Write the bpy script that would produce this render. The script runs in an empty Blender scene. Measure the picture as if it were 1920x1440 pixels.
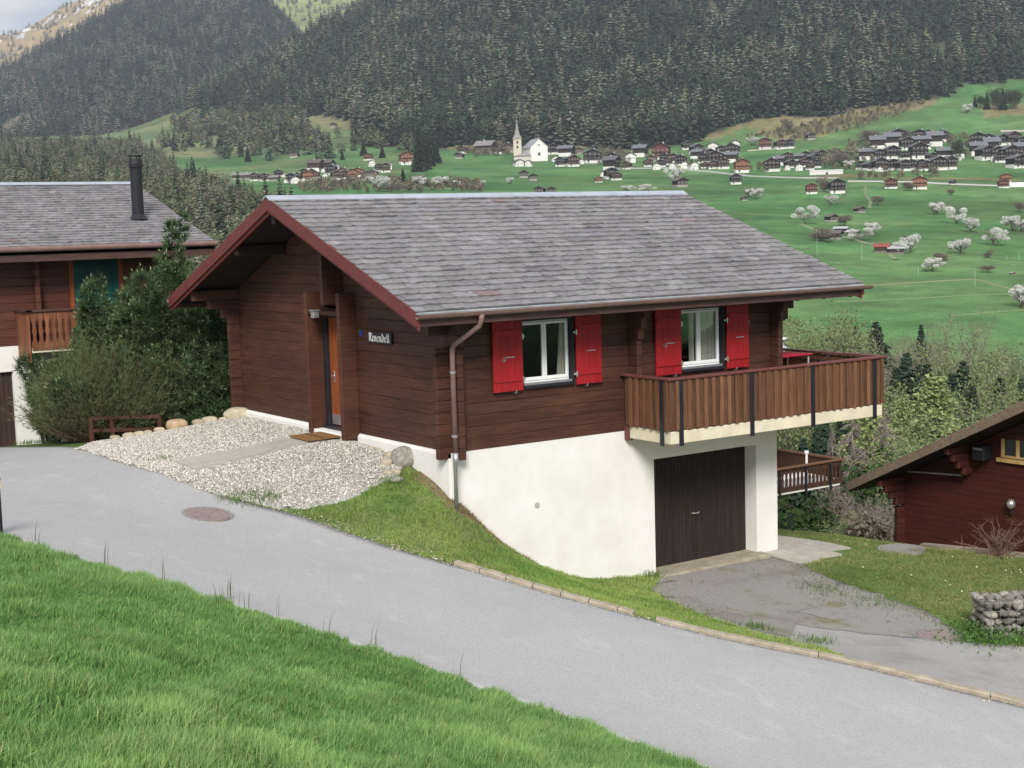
import bpy, math, random
import numpy as np
from mathutils import Vector, Matrix
S = bpy.context.scene
COL = S.collection
R = math.radians
random.seed(7)
RNG = np.random.default_rng(7)

# ------------------------------------------------------------ camera
CAM = np.array([-12.8882, -21.2004, 3.8270])
FPX = 2691.33                      # focal length in pixels of the 1920 wide photograph
c_r = np.array([0.82900258, -0.55845899, -0.02963587])
c_u = np.array([0.08374064, 0.07156422, 0.99391452])
c_f = np.array([0.55293963, 0.82643942, -0.10609263])
cd = bpy.data.cameras.new('camera')
cam = bpy.data.objects.new('camera', cd)
COL.objects.link(cam)
cd.sensor_width = 36.0
cd.lens = FPX / 1920 * 36
cd.clip_start = 0.3
cd.clip_end = 20000
M = Matrix.Identity(4)
for i in range(3):
    M[i][0] = c_r[i]; M[i][1] = c_u[i]; M[i][2] = -c_f[i]; M[i][3] = CAM[i]
cam.matrix_world = M
S.camera = cam

# ------------------------------------------------------------ world, sun, exposure
SUN_EL, SUN_AZ = R(36), R(216)      # azimuth: compass style, clockwise from +Y; sun behind the camera
world = bpy.data.worlds.new('World')
S.world = world
world.use_nodes = True
nt = world.node_tree
for n in list(nt.nodes): nt.nodes.remove(n)
out = nt.nodes.new('ShaderNodeOutputWorld')
bg = nt.nodes.new('ShaderNodeBackground')
sky = nt.nodes.new('ShaderNodeTexSky')
sky.sky_type = 'NISHITA'; sky.sun_disc = False
sky.sun_elevation = SUN_EL; sky.sun_rotation = SUN_AZ
sky.air_density = 1.0; sky.dust_density = 2.0; sky.altitude = 1000
tc = nt.nodes.new('ShaderNodeTexCoord')
mp = nt.nodes.new('ShaderNodeMapping'); mp.inputs['Scale'].default_value = (1.0, 1.0, 3.2)
cn = nt.nodes.new('ShaderNodeTexNoise'); cn.inputs['Scale'].default_value = 3.4
cn.inputs['Detail'].default_value = 9; cn.inputs['Roughness'].default_value = 0.58; cn.inputs['Distortion'].default_value = 0.3
cr = nt.nodes.new('ShaderNodeValToRGB')
cr.color_ramp.elements[0].position = 0.26; cr.color_ramp.elements[1].position = 0.50
cc = nt.nodes.new('ShaderNodeValToRGB')
cc.color_ramp.elements[0].position = 0.40; cc.color_ramp.elements[0].color = (6.0, 6.3, 7.0, 1)
cc.color_ramp.elements[1].position = 0.70; cc.color_ramp.elements[1].color = (9.8, 9.6, 9.4, 1)
cn2 = nt.nodes.new('ShaderNodeTexNoise'); cn2.inputs['Scale'].default_value = 9; cn2.inputs['Detail'].default_value = 6
mx = nt.nodes.new('ShaderNodeMix'); mx.data_type = 'RGBA'
nt.links.new(tc.outputs['Generated'], mp.inputs['Vector'])
nt.links.new(mp.outputs['Vector'], cn.inputs['Vector'])
nt.links.new(mp.outputs['Vector'], cn2.inputs['Vector'])
nt.links.new(cn.outputs['Fac'], cr.inputs['Fac'])
nt.links.new(cn2.outputs['Fac'], cc.inputs['Fac'])
nt.links.new(cr.outputs['Color'], mx.inputs['Factor'])
nt.links.new(sky.outputs['Color'], mx.inputs['A'])
nt.links.new(cc.outputs['Color'], mx.inputs['B'])
nt.links.new(mx.outputs['Result'], bg.inputs['Color'])
bg.inputs['Strength'].default_value = 0.062
nt.links.new(bg.outputs['Background'], out.inputs['Surface'])

sd = bpy.data.lights.new('sun', 'SUN')
sun = bpy.data.objects.new('sun', sd)
COL.objects.link(sun)
sd.energy = 2.55; sd.angle = R(18); sd.color = (1.0, 0.96, 0.91)
sdir = Vector((math.sin(SUN_AZ) * math.cos(SUN_EL), math.cos(SUN_AZ) * math.cos(SUN_EL), math.sin(SUN_EL)))
sun.rotation_euler = sdir.to_track_quat('Z', 'Y').to_euler()
sun.location = (-20, -30, 40)

S.view_settings.view_transform = 'Standard'
S.view_settings.look = 'None'
S.view_settings.exposure = 0.90
S.view_settings.gamma = 1
S.view_settings.use_curve_mapping = False
S.render.engine = 'CYCLES'
S.render.resolution_x = 1024; S.render.resolution_y = 768
S.cycles.max_bounces = 6; S.cycles.volume_bounces = 0

# ------------------------------------------------------------ helpers: tagging
def tag(o, label=None, cat=None, group=None, kind=None):
    if label: o['label'] = label
    if cat: o['category'] = cat
    if group: o['group'] = group
    if kind: o['kind'] = kind
    return o

def empty(name, loc=(0, 0, 0), rz=0.0, label=None, cat=None, group=None):
    o = bpy.data.objects.new(name, None)
    o.empty_display_size = 0.3
    o.location = loc; o.rotation_euler = (0, 0, rz)
    COL.objects.link(o)
    return tag(o, label, cat, group)

def wloc(o):
    v = Vector((0, 0, 0))
    while o is not None:
        v += o.location; o = o.parent
    return np.array(v)

def link_mesh(name, me, parent=None, local=False):
    """world-space vertices; with a parent they are moved into its space (parents built in world space have no rotation)"""
    o = bpy.data.objects.new(name, me)
    COL.objects.link(o)
    if parent is not None:
        o.parent = parent
        if not local:
            w = wloc(parent)
            me.transform(Matrix.Translation(-Vector(w)))
    return o

class MB:
    def __init__(s): s.v = []; s.f = []; s.c = []; s.cur = (1, 1, 1)
    def col(s, c): s.cur = c; return s
    def face(s, pts):
        b = len(s.v); s.v += [tuple(p) for p in pts]; s.f.append(tuple(range(b, b + len(pts)))); s.c.append(s.cur)
    def box(s, x0, x1, y0, y1, z0, z1, bev=0.0):
        if bev <= 0:
            b = len(s.v)
            s.v += [(x0,y0,z0),(x1,y0,z0),(x1,y1,z0),(x0,y1,z0),(x0,y0,z1),(x1,y0,z1),(x1,y1,z1),(x0,y1,z1)]
            for q in ((0,3,2,1),(4,5,6,7),(0,1,5,4),(1,2,6,5),(2,3,7,6),(3,0,4,7)):
                s.f.append(tuple(b + i for i in q)); s.c.append(s.cur)
        else:
            e = min(bev, (x1-x0)*.45, (y1-y0)*.45, (z1-z0)*.45)
            s.prism([(x0+e,y0),(x1-e,y0),(x1,y0+e),(x1,y1-e),(x1-e,y1),(x0+e,y1),(x0,y1-e),(x0,y0+e)], z0+e, z1-e)
            # chamfered caps
            lo = [(x0+e,y0),(x1-e,y0),(x1,y0+e),(x1,y1-e),(x1-e,y1),(x0+e,y1),(x0,y1-e),(x0,y0+e)]
            inn = [(min(max(px,x0+e),x1-e), min(max(py,y0+e),y1-e)) for px,py in lo]
            for za, zb in ((z0+e, z0), (z1-e, z1)):
                for i in range(8):
                    j = (i+1) % 8
                    q = [(lo[i][0],lo[i][1],za),(lo[j][0],lo[j][1],za),(inn[j][0],inn[j][1],zb),(inn[i][0],inn[i][1],zb)]
                    s.face(q if zb > za else q[::-1])
                q = [(x0+e,y0+e,zb),(x1-e,y0+e,zb),(x1-e,y1-e,zb),(x0+e,y1-e,zb)]
                s.face(q if zb > za else q[::-1])
    def prism(s, poly, z0, z1):
        b = len(s.v); n = len(poly)
        s.v += [(p[0], p[1], z0) for p in poly] + [(p[0], p[1], z1) for p in poly]
        for i in range(n):
            j = (i+1) % n; s.f.append((b+i, b+j, b+n+j, b+n+i)); s.c.append(s.cur)
        s.f.append(tuple(b+i for i in range(n))[::-1]); s.c.append(s.cur)
        s.f.append(tuple(b+n+i for i in range(n))); s.c.append(s.cur)
    def loft(s, A, B):
        """closed solid between two equal polygons of 3D points"""
        n = len(A); b = len(s.v)
        s.v += [tuple(p) for p in A] + [tuple(p) for p in B]
        for i in range(n):
            j = (i+1) % n; s.f.append((b+i, b+j, b+n+j, b+n+i)); s.c.append(s.cur)
        s.f.append(tuple(b+i for i in range(n))[::-1]); s.c.append(s.cur)
        s.f.append(tuple(b+n+i for i in range(n))); s.c.append(s.cur)
    def yprism(s, poly, y0, y1):     # polygon of (x,z)
        s.loft([(p[0], y0, p[1]) for p in poly], [(p[0], y1, p[1]) for p in poly])
    def xprism(s, poly, x0, x1):     # polygon of (y,z)
        s.loft([(x0, p[0], p[1]) for p in poly], [(x1, p[0], p[1]) for p in poly])
    def tube(s, pts, rad, n=10):
        pts = [Vector(p) for p in pts]
        rr = rad if isinstance(rad, (list, tuple)) else [rad] * len(pts)
        b = len(s.v); up = None
        for i, p in enumerate(pts):
            t = (pts[min(i+1, len(pts)-1)] - pts[max(i-1, 0)]).normalized()
            if up is None: up = t.orthogonal().normalized()
            a = (up - t * up.dot(t)).normalized(); up = a; bb = t.cross(a)
            for k in range(n):
                an = 2 * math.pi * k / n
                s.v.append(tuple(p + (a * math.cos(an) + bb * math.sin(an)) * rr[i]))
        for i in range(len(pts) - 1):
            for k in range(n):
                k2 = (k+1) % n
                s.f.append((b+i*n+k, b+i*n+k2, b+(i+1)*n+k2, b+(i+1)*n+k)); s.c.append(s.cur)
        s.f.append(tuple(b+k for k in range(n))[::-1]); s.c.append(s.cur)
        e = b + (len(pts)-1)*n
        s.f.append(tuple(e+k for k in range(n))); s.c.append(s.cur)
    def build(s, name, mat, parent=None, local=False, smooth=False):
        me = bpy.data.meshes.new(name)
        me.from_pydata(s.v, [], s.f)
        me.validate()
        a = me.attributes.new('Col', 'FLOAT_COLOR', 'FACE')
        if len(me.polygons) == len(s.c):
            a.data.foreach_set('color', np.array([(c[0], c[1], c[2], 1) for c in s.c], dtype=np.float32).ravel())
        else:
            a.data.foreach_set('color', np.ones(len(me.polygons) * 4, dtype=np.float32))
        if smooth: me.polygons.foreach_set('use_smooth', [True] * len(me.polygons))
        me.materials.append(mat)
        return link_mesh(name, me, parent, local)

def np_mesh(name, V, F, colors, mat, parent=None, local=False, smooth=False):
    """V (n,3), F (m,3|4) ints, colors (m,3)"""
    me = bpy.data.meshes.new(name)
    V = np.asarray(V, dtype=np.float32); F = np.asarray(F, dtype=np.int32)
    k = F.shape[1]
    me.vertices.add(len(V)); me.vertices.foreach_set('co', V.ravel())
    me.loops.add(F.size); me.loops.foreach_set('vertex_index', F.ravel())
    me.polygons.add(len(F))
    me.polygons.foreach_set('loop_start', np.arange(0, F.size, k, dtype=np.int32))
    me.update(calc_edges=True)
    if colors is not None:
        a = me.attributes.new('Col', 'FLOAT_COLOR', 'FACE')
        c4 = np.ones((len(F), 4), dtype=np.float32); c4[:, :3] = colors
        a.data.foreach_set('color', c4.ravel())
    if smooth: me.polygons.foreach_set('use_smooth', [True] * len(me.polygons))
    me.materials.append(mat)
    return link_mesh(name, me, parent, local)

# ------------------------------------------------------------ helpers: materials
def mat(name, col=(.5,.5,.5), col2=None, rough=.7, scale=(1,1,1), nscale=3.0, detail=5, use_col=False, bump=0.0, bscale=None,
        metal=0.0, mid=(.35,.65), spec=0.3, transl=0.0, bdist=0.01):
    m = bpy.data.materials.new(name); m.use_nodes = True
    t = m.node_tree; b = t.nodes['Principled BSDF']
    b.inputs['Roughness'].default_value = rough; b.inputs['Metallic'].default_value = metal
    b.inputs['Specular IOR Level'].default_value = spec
    co = t.nodes.new('ShaderNodeTexCoord'); mpn = t.nodes.new('ShaderNodeMapping')
    mpn.inputs['Scale'].default_value = scale
    t.links.new(co.outputs['Object'], mpn.inputs['Vector'])
    no = t.nodes.new('ShaderNodeTexNoise'); no.inputs['Scale'].default_value = nscale; no.inputs['Detail'].default_value = detail
    no.inputs['Roughness'].default_value = .62
    t.links.new(mpn.outputs['Vector'], no.inputs['Vector'])
    ra = t.nodes.new('ShaderNodeValToRGB')
    ra.color_ramp.elements[0].position = mid[0]; ra.color_ramp.elements[1].position = mid[1]
    col2 = col2 or tuple(c * .75 for c in col)
    ra.color_ramp.elements[0].color = (*col2, 1); ra.color_ramp.elements[1].color = (*col, 1)
    t.links.new(no.outputs['Fac'], ra.inputs['Fac'])
    cur = ra.outputs['Color']
    if use_col:
        at = t.nodes.new('ShaderNodeAttribute'); at.attribute_name = 'Col'
        mm = t.nodes.new('ShaderNodeMix'); mm.data_type = 'RGBA'; mm.blend_type = 'MULTIPLY'; mm.inputs['Factor'].default_value = 1
        t.links.new(cur, mm.inputs['A']); t.links.new(at.outputs['Color'], mm.inputs['B'])
        cur = mm.outputs['Result']
    t.links.new(cur, b.inputs['Base Color'])
    if bump:
        bn = t.nodes.new('ShaderNodeTexNoise'); bn.inputs['Scale'].default_value = bscale or nscale * 4; bn.inputs['Detail'].default_value = 6
        t.links.new(mpn.outputs['Vector'], bn.inputs['Vector'])
        bu = t.nodes.new('ShaderNodeBump'); bu.inputs['Strength'].default_value = bump; bu.inputs['Distance'].default_value = bdist
        t.links.new(bn.outputs['Fac'], bu.inputs['Height']); t.links.new(bu.outputs['Normal'], b.inputs['Normal'])
    if transl:
        tr = t.nodes.new('ShaderNodeBsdfTranslucent'); ms = t.nodes.new('ShaderNodeMixShader'); ms.inputs['Fac'].default_value = transl
        t.links.new(cur, tr.inputs['Color'])
        t.links.new(b.outputs['BSDF'], ms.inputs[1]); t.links.new(tr.outputs['BSDF'], ms.inputs[2])
        t.links.new(ms.outputs['Shader'], t.nodes['Material Output'].inputs['Surface'])
    return m

def add_patches(m, col, nscale, lo, hi, amount=1.0, scale=(1,1,1)):
    """a second, larger pattern of stains mixed over a material's base colour"""
    t = m.node_tree; b = t.nodes['Principled BSDF']
    src = b.inputs['Base Color'].links[0].from_socket
    co = t.nodes.new('ShaderNodeTexCoord'); mpn = t.nodes.new('ShaderNodeMapping'); mpn.inputs['Scale'].default_value = scale
    no = t.nodes.new('ShaderNodeTexNoise'); no.inputs['Scale'].default_value = nscale; no.inputs['Detail'].default_value = 6
    no.inputs['Roughness'].default_value = .65
    t.links.new(co.outputs['Object'], mpn.inputs['Vector']); t.links.new(mpn.outputs['Vector'], no.inputs['Vector'])
    mr = t.nodes.new('ShaderNodeMapRange'); mr.inputs['From Min'].default_value = lo; mr.inputs['From Max'].default_value = hi
    mr.inputs['To Max'].default_value = amount
    t.links.new(no.outputs['Fac'], mr.inputs['Value'])
    mm = t.nodes.new('ShaderNodeMix'); mm.data_type = 'RGBA'
    mm.inputs['B'].default_value = (*col, 1)
    t.links.new(mr.outputs['Result'], mm.inputs['Factor']); t.links.new(src, mm.inputs['A'])
    t.links.new(mm.outputs['Result'], b.inputs['Base Color'])
    return m

WOODX = dict(scale=(1.2, 1.2, 26), nscale=1.6)
M_ = {}
M_['log'] = mat('dark_stained_logs', (.088,.037,.024), (.040,.017,.011), .62, use_col=True, bump=.35, **WOODX)
add_patches(M_['log'], (.135,.056,.028), .7, .50, .75, .65, (1,1,2.5))
M_['log_red'] = mat('red_stained_logs', (.078,.020,.014), (.046,.012,.009), .6, use_col=True, bump=.3, **WOODX)
M_['log_nb'] = mat('reddish_brown_logs', (.11,.040,.026), (.062,.023,.016), .6, use_col=True, bump=.3, **WOODX)
M_['dark_wood'] = mat('shade_dark_timber', (.018,.010,.008), (.012,.007,.006), .7, use_col=True, scale=(2,2,2), nscale=3, bump=.2)  # timber tone lowered to paint deeper shade under the eaves and indoors
M_['barge'] = mat('red_brown_bargeboard', (.155,.04,.035), (.115,.03,.028), .55, scale=(1,3,3), nscale=3, bump=.1)
M_['fascia'] = mat('brown_fascia', (.10,.052,.043), (.06,.032,.028), .6, scale=(1,8,8), nscale=2)
M_['gutter'] = mat('painted_gutter', (.24,.15,.135), (.19,.115,.105), .45, nscale=4, metal=.1)
M_['zinc'] = mat('zinc_sheet', (.50,.54,.60), (.40,.44,.50), .35, nscale=2, metal=.4)
M_['slate'] = mat('grey_slate', (.24,.228,.232), (.15,.141,.146), .5, use_col=True, nscale=9, detail=8, bump=.5, bscale=30, spec=.4)
add_patches(M_['slate'], (.40,.39,.38), 6.0, .60, .74, .55)
M_['eave_slate'] = mat('pale_eave_strip', (.38,.40,.41), (.25,.27,.28), .5, nscale=3)
M_['plaster'] = mat('white_render', (.82,.80,.76), (.74,.72,.67), .9, nscale=1.3, bump=.25, bscale=60, spec=.1, use_col=True)
add_patches(M_['plaster'], (.64,.60,.53), 1.4, .56, .80, .35, (1, 1, .35))
M_['slab'] = mat('cream_slab', (.74,.67,.50), (.62,.55,.41), .85, nscale=3)
M_['white'] = mat('white_window_paint', (.90,.90,.89), (.85,.85,.84), .35, nscale=4)
M_['red'] = mat('red_shutter_paint', (.34,.014,.018), (.27,.011,.014), .45, scale=(6,6,1), nscale=3, use_col=True)
M_['green_paint'] = mat('green_shutter_paint', (.006,.075,.070), (.005,.055,.05), .5, nscale=3)
M_['orange_wood'] = mat('varnished_door', (.30,.085,.025), (.20,.055,.018), .4, scale=(12,12,1), nscale=2)
M_['dark_frame'] = mat('dark_blue_black_steel', (.022,.022,.030), (.016,.016,.02), .4, nscale=3)
M_['metal'] = mat('galvanised_steel', (.5,.5,.5), (.38,.38,.38), .4, nscale=5, metal=.7)
M_['chrome'] = mat('bright_steel', (.75,.75,.75), (.6,.6,.6), .25, nscale=5, metal=.8)
M_['garage'] = mat('brown_garage_boards', (.036,.026,.023), (.022,.016,.015), .6, scale=(14,14,1), nscale=2, use_col=True)
M_['board'] = mat('weathered_balcony_boards', (.17,.085,.045), (.10,.045,.024), .7, scale=(14,14,1.2), nscale=2, use_col=True, bump=.3)
M_['rail'] = mat('red_brown_handrail', (.17,.06,.05), (.12,.04,.035), .5, scale=(3,3,3), nscale=3)
M_['glass'] = mat('dark_window_glass', (.015,.017,.022), (.012,.012,.016), .04, nscale=1, spec=.9)
M_['curtain'] = mat('cream_curtain', (.85,.81,.68), (.66,.62,.50), .9, scale=(14,14,.5), nscale=2)
M_['concrete'] = mat('grey_concrete', (.47,.44,.38), (.37,.345,.30), .9, nscale=5, bump=.2)
M_['beige_conc'] = mat('beige_concrete', (.40,.35,.27), (.28,.24,.18), .9, nscale=6, bump=.3)
M_['coir'] = mat('coir_mat', (.30,.16,.06), (.20,.10,.035), 1.0, nscale=40, bump=.5)
M_['stone'] = mat('pale_fieldstone', (.50,.45,.36), (.33,.30,.25), .85, nscale=6, bump=.5, use_col=True)
M_['pebble'] = mat('pale_pebbles', (.70,.665,.59), (.55,.52,.46), .85, nscale=8, use_col=True)
M_['boulder'] = mat('speckled_granite', (.36,.34,.30), (.20,.19,.17), .85, nscale=14, bump=.6, use_col=True)
M_['rust'] = mat('rusty_cast_iron', (.30,.235,.22), (.20,.16,.15), .8, nscale=12, bump=.4)
M_['bark'] = mat('grey_bark', (.13,.105,.085), (.07,.055,.045), .9, scale=(4,4,1), nscale=4, bump=.5, use_col=True)
M_['leaf'] = mat('foliage', (1,1,1), (.72,.72,.72), .75, nscale=1.2, use_col=True, spec=.1, transl=.18)
M_['leafd'] = mat('conifer_foliage', (1,1,1), (.7,.7,.7), .8, nscale=.8, use_col=True, spec=.08)
M_['grass'] = mat('grass_blades', (1,1,1), (.8,.8,.8), .6, nscale=.8, use_col=True, spec=.15, transl=.3)
M_['plain'] = mat('painted_surfaces', (1,1,1), (.82,.82,.82), .75, nscale=2, use_col=True, spec=.2)
M_['asphalt'] = mat('worn_asphalt', (.46,.456,.455), (.30,.297,.298), .92, nscale=45, detail=8, bump=.5, bscale=110, spec=.15, mid=(.3,.66))
add_patches(M_['asphalt'], (.35,.345,.345), .8, .48, .72, .6)
add_patches(M_['asphalt'], (.52,.51,.495), 1.6, .54, .74, .45, (1.6,.9,1))
add_patches(M_['asphalt'], (.27,.262,.255), 14.0, .60, .70, .55)
add_patches(M_['asphalt'], (.60,.59,.57), 22.0, .64, .74, .5)
M_['drive'] = mat('mossy_asphalt', (.33,.318,.295), (.215,.205,.19), .92, nscale=40, detail=8, bump=.5, bscale=90, spec=.12)
add_patches(M_['drive'], (.19,.175,.15), .9, .50, .62, .6)
add_patches(M_['drive'], (.17,.165,.07), 1.3, .56, .66, .7, (1,1,1))
M_['gravel'] = mat('gravel_bed', (.60,.585,.55), (.30,.29,.27), .95, nscale=24, detail=8, bump=1.0, bscale=36, spec=.1, bdist=.03)
M_['old_asphalt'] = mat('old_pale_asphalt', (.40,.39,.375), (.27,.263,.252), .92, nscale=38, detail=8, bump=.5, bscale=100, spec=.12, mid=(.3,.66))
add_patches(M_['old_asphalt'], (.25,.24,.225), 1.0, .48, .66, .7)
M_['soil'] = mat('bare_soil', (.24,.16,.10), (.13,.09,.055), 1, nscale=12, bump=.6)
M_['haze'] = None

def add_cracks(m, col, scale, width, amount):
    t = m.node_tree; b = t.nodes['Principled BSDF']; src = b.inputs['Base Color'].links[0].from_socket
    co = t.nodes.new('ShaderNodeTexCoord'); no = t.nodes.new('ShaderNodeTexNoise'); no.inputs['Scale'].default_value = 2.5; no.inputs['Detail'].default_value = 6
    t.links.new(co.outputs['Object'], no.inputs['Vector'])
    mxx = t.nodes.new('ShaderNodeMix'); mxx.data_type = 'RGBA'; mxx.inputs['Factor'].default_value = .22
    t.links.new(co.outputs['Object'], mxx.inputs['A']); t.links.new(no.outputs['Color'], mxx.inputs['B'])
    vo = t.nodes.new('ShaderNodeTexVoronoi'); vo.feature = 'DISTANCE_TO_EDGE'; vo.inputs['Scale'].default_value = scale
    t.links.new(mxx.outputs['Result'], vo.inputs['Vector'])
    n2 = t.nodes.new('ShaderNodeTexNoise'); n2.inputs['Scale'].default_value = .45; t.links.new(co.outputs['Object'], n2.inputs['Vector'])
    g = t.nodes.new('ShaderNodeMapRange'); g.inputs['From Min'].default_value = .50; g.inputs['From Max'].default_value = .62; g.inputs['To Max'].default_value = amount; t.links.new(n2.outputs['Fac'], g.inputs['Value'])
    mr = t.nodes.new('ShaderNodeMapRange'); mr.inputs['From Min'].default_value = 0; mr.inputs['From Max'].default_value = width; mr.inputs['To Min'].default_value = 1; mr.inputs['To Max'].default_value = 0
    t.links.new(vo.outputs['Distance'], mr.inputs['Value'])
    mu = t.nodes.new('ShaderNodeMath'); mu.operation = 'MULTIPLY'; t.links.new(mr.outputs['Result'], mu.inputs[0]); t.links.new(g.outputs['Result'], mu.inputs[1])
    mm = t.nodes.new('ShaderNodeMix'); mm.data_type = 'RGBA'; mm.inputs['B'].default_value = (*col, 1)
    t.links.new(mu.outputs['Value'], mm.inputs['Factor']); t.links.new(src, mm.inputs['A']); t.links.new(mm.outputs['Result'], b.inputs['Base Color'])
add_cracks(M_['drive'], (.07,.065,.055), .8, .02, .85)

def band_mat():
    m = bpy.data.materials.new('ground_cover'); m.use_nodes = True
    t = m.node_tree; b = t.nodes['Principled BSDF']; b.inputs['Roughness'].default_value = .95
    b.inputs['Specular IOR Level'].default_value = .1
    at = t.nodes.new('ShaderNodeAttribute'); at.attribute_name = 'Tint'
    co = t.nodes.new('ShaderNodeTexCoord')
    cur = at.outputs['Color']
    for sc, lo, hi in ((.012, .72, 1.3), (.09, .82, 1.2), (.7, .85, 1.15), (9.0, .72, 1.28)):
        no = t.nodes.new('ShaderNodeTexNoise'); no.inputs['Scale'].default_value = sc; no.inputs['Detail'].default_value = 5
        t.links.new(co.outputs['Object'], no.inputs['Vector'])
        mr = t.nodes.new('ShaderNodeMapRange'); mr.inputs['From Min'].default_value = .32; mr.inputs['From Max'].default_value = .68
        mr.inputs['To Min'].default_value = lo; mr.inputs['To Max'].default_value = hi
        t.links.new(no.outputs['Fac'], mr.inputs['Value'])
        v = t.nodes.new('ShaderNodeVectorMath'); v.operation = 'SCALE'
        t.links.new(cur, v.inputs[0]); t.links.new(mr.outputs['Result'], v.inputs['Scale'])
        cur = v.outputs['Vector']
    t.links.new(cur, b.inputs['Base Color'])
    return m
M_['ground'] = band_mat()

# ------------------------------------------------------------ terrain
FH = c_f.copy(); FH[2] = 0; FH /= np.linalg.norm(FH)
RH = c_r.copy(); RH[2] = 0; RH /= np.linalg.norm(RH)

def pxray(x, y):
    return c_f + c_r * ((x - 960) / FPX) - c_u * ((y - 720) / FPX)

def project(P):
    d = np.asarray(P) - CAM
    z = d @ c_f
    z = np.where(z < 1e-3, 1e-3, z)
    return 960 + FPX * (d @ c_r) / z, 720 - FPX * (d @ c_u) / z

near_pts = np.array([
 (0,8.65,-.19),(0,7.2,-.17),(0,5.4,-.16),(0,4,-.18),(0,2.5,-.24),(0,1.2,-.40),(0,.55,-.60),(-.05,-.05,-.86),(.12,0,-.92),
 (.52,0,-1.35),(.96,0,-1.76),(1.65,0,-2.21),(2.6,0,-2.61),(3.5,0,-2.78),(4.5,0,-2.87),(6,0,-2.88),(7.7,0,-2.9),(9.5,0,-3.02),
 (-2,8,-.3),(-3.4,8.6,-.42),(-2,4.5,-.25),(-3.4,4.1,-.31),(-1.5,1.6,-.42),(-.45,1.1,-.48),(-2.9,.8,-.77),
 (-3.5,1.5,-.63),(-3.9,4.4,-.36),(-2.28,-1.0,-1.08),(-1.5,-2.3,-1.36),(.2,-4.9,-1.98),(2.15,-7.0,-2.52),(3.7,-9.0,-3.0),(5.5,-11.5,-3.6),
 (-7.8,-.5,-.2),(-5.8,-3.9,-.87),(-4.0,-6.6,-1.5),(-2.7,-9.2,-2.1),(-1.0,-12.0,-2.7),(-8.0,5,-.3),(-7,10,-.6),
 (-3.9,14.3,-1.0),(-2.8,14.3,-1.03),(0,14.3,-1.25),(2,13,-1.4),(-3.6,10.6,-.62),(-1,10.8,-.62),(1.0,10.8,-.8),(-8,15,-1.0),(-12,22,-1.6),
 (2.9,-2.9,-2.72),(3.3,-4.3,-2.83),(3.3,-5.3,-2.85),(4.5,-1,-2.88),(5.0,-4,-2.95),(7.0,-.3,-2.92),(6.5,-2.7,-2.97),(6.3,-5.5,-3.02),
 (5.5,-7.5,-3.1),(6.6,-6.8,-3.05),(8,-8,-3.1),(7.5,-11,-3.5),(1.4,-2.4,-2.35),(-.5,-1.2,-1.35),(.3,-2.5,-1.85),(1.5,-1.2,-2.25),
 (9,1,-3.02),(8.5,4,-3.2),(9.6,-1.5,-3.05),(9.7,-4.6,-3.12),(11.5,1.5,-3.45),(11.5,3.5,-3.6),(13.2,1.4,-3.85),(13.2,0,-3.75),(13.2,-2,-3.5),(13.2,-5,-3.3),
 (14.5,4,-4.5),(10,7,-4.1),(8,9.5,-3.9),(17,3,-5.4),(13,9,-6.0),(19,10.5,-6.2),(22,16,-8),(16,16,-7.8),(26,6,-7.6),(20,-2,-4.6),(5,14,-2.6),(4,20,-3.5),
 (-12.9,-21.2,2.25),(-11.05,-13.3,.62),(-8.0,-11.0,-.35),(-9.9,-8.0,.18),(-6.0,-14.0,-.9),(-16,-10,1.5),(-18,-22,4.0),(-8,-24,.9),(-4,-20,-1.2),(-14,-2,.9),(2,-22,-3.4),(-22,-8,2.6),
 (30,-14,-6.5),(34,10,-11),(30,30,-12.5),(10,38,-9.5),(-14,40,-4),(-34,20,1),(-34,-16,6),(-20,-44,9),(14,-38,-5),(-2,30,-6)], dtype=float)

def _tps(r): return np.where(r > 1e-6, r * r * np.log(np.maximum(r, 1e-6)), 0)
def _fit():
    X = near_pts[:, :2]; n = len(X)
    D = np.linalg.norm(X[:, None] - X[None], axis=2)
    K = _tps(D) + np.eye(n) * .02
    P = np.hstack([np.ones((n, 1)), X])
    A = np.block([[K, P], [P.T, np.zeros((3, 3))]])
    return np.linalg.solve(A, np.concatenate([near_pts[:, 2], np.zeros(3)]))
_w = _fit()
def near_z(x, y):
    x = np.atleast_1d(x).astype(float); y = np.atleast_1d(y).astype(float)
    out_ = np.zeros(len(x))
    for i in range(0, len(x), 20000):
        xs, ys = x[i:i+20000], y[i:i+20000]
        d = np.hypot(xs[:, None] - near_pts[None, :, 0], ys[:, None] - near_pts[None, :, 1])
        out_[i:i+20000] = _tps(d) @ _w[:-3] + _w[-3] + _w[-2] * xs + _w[-1] * ys
    return out_

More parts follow.
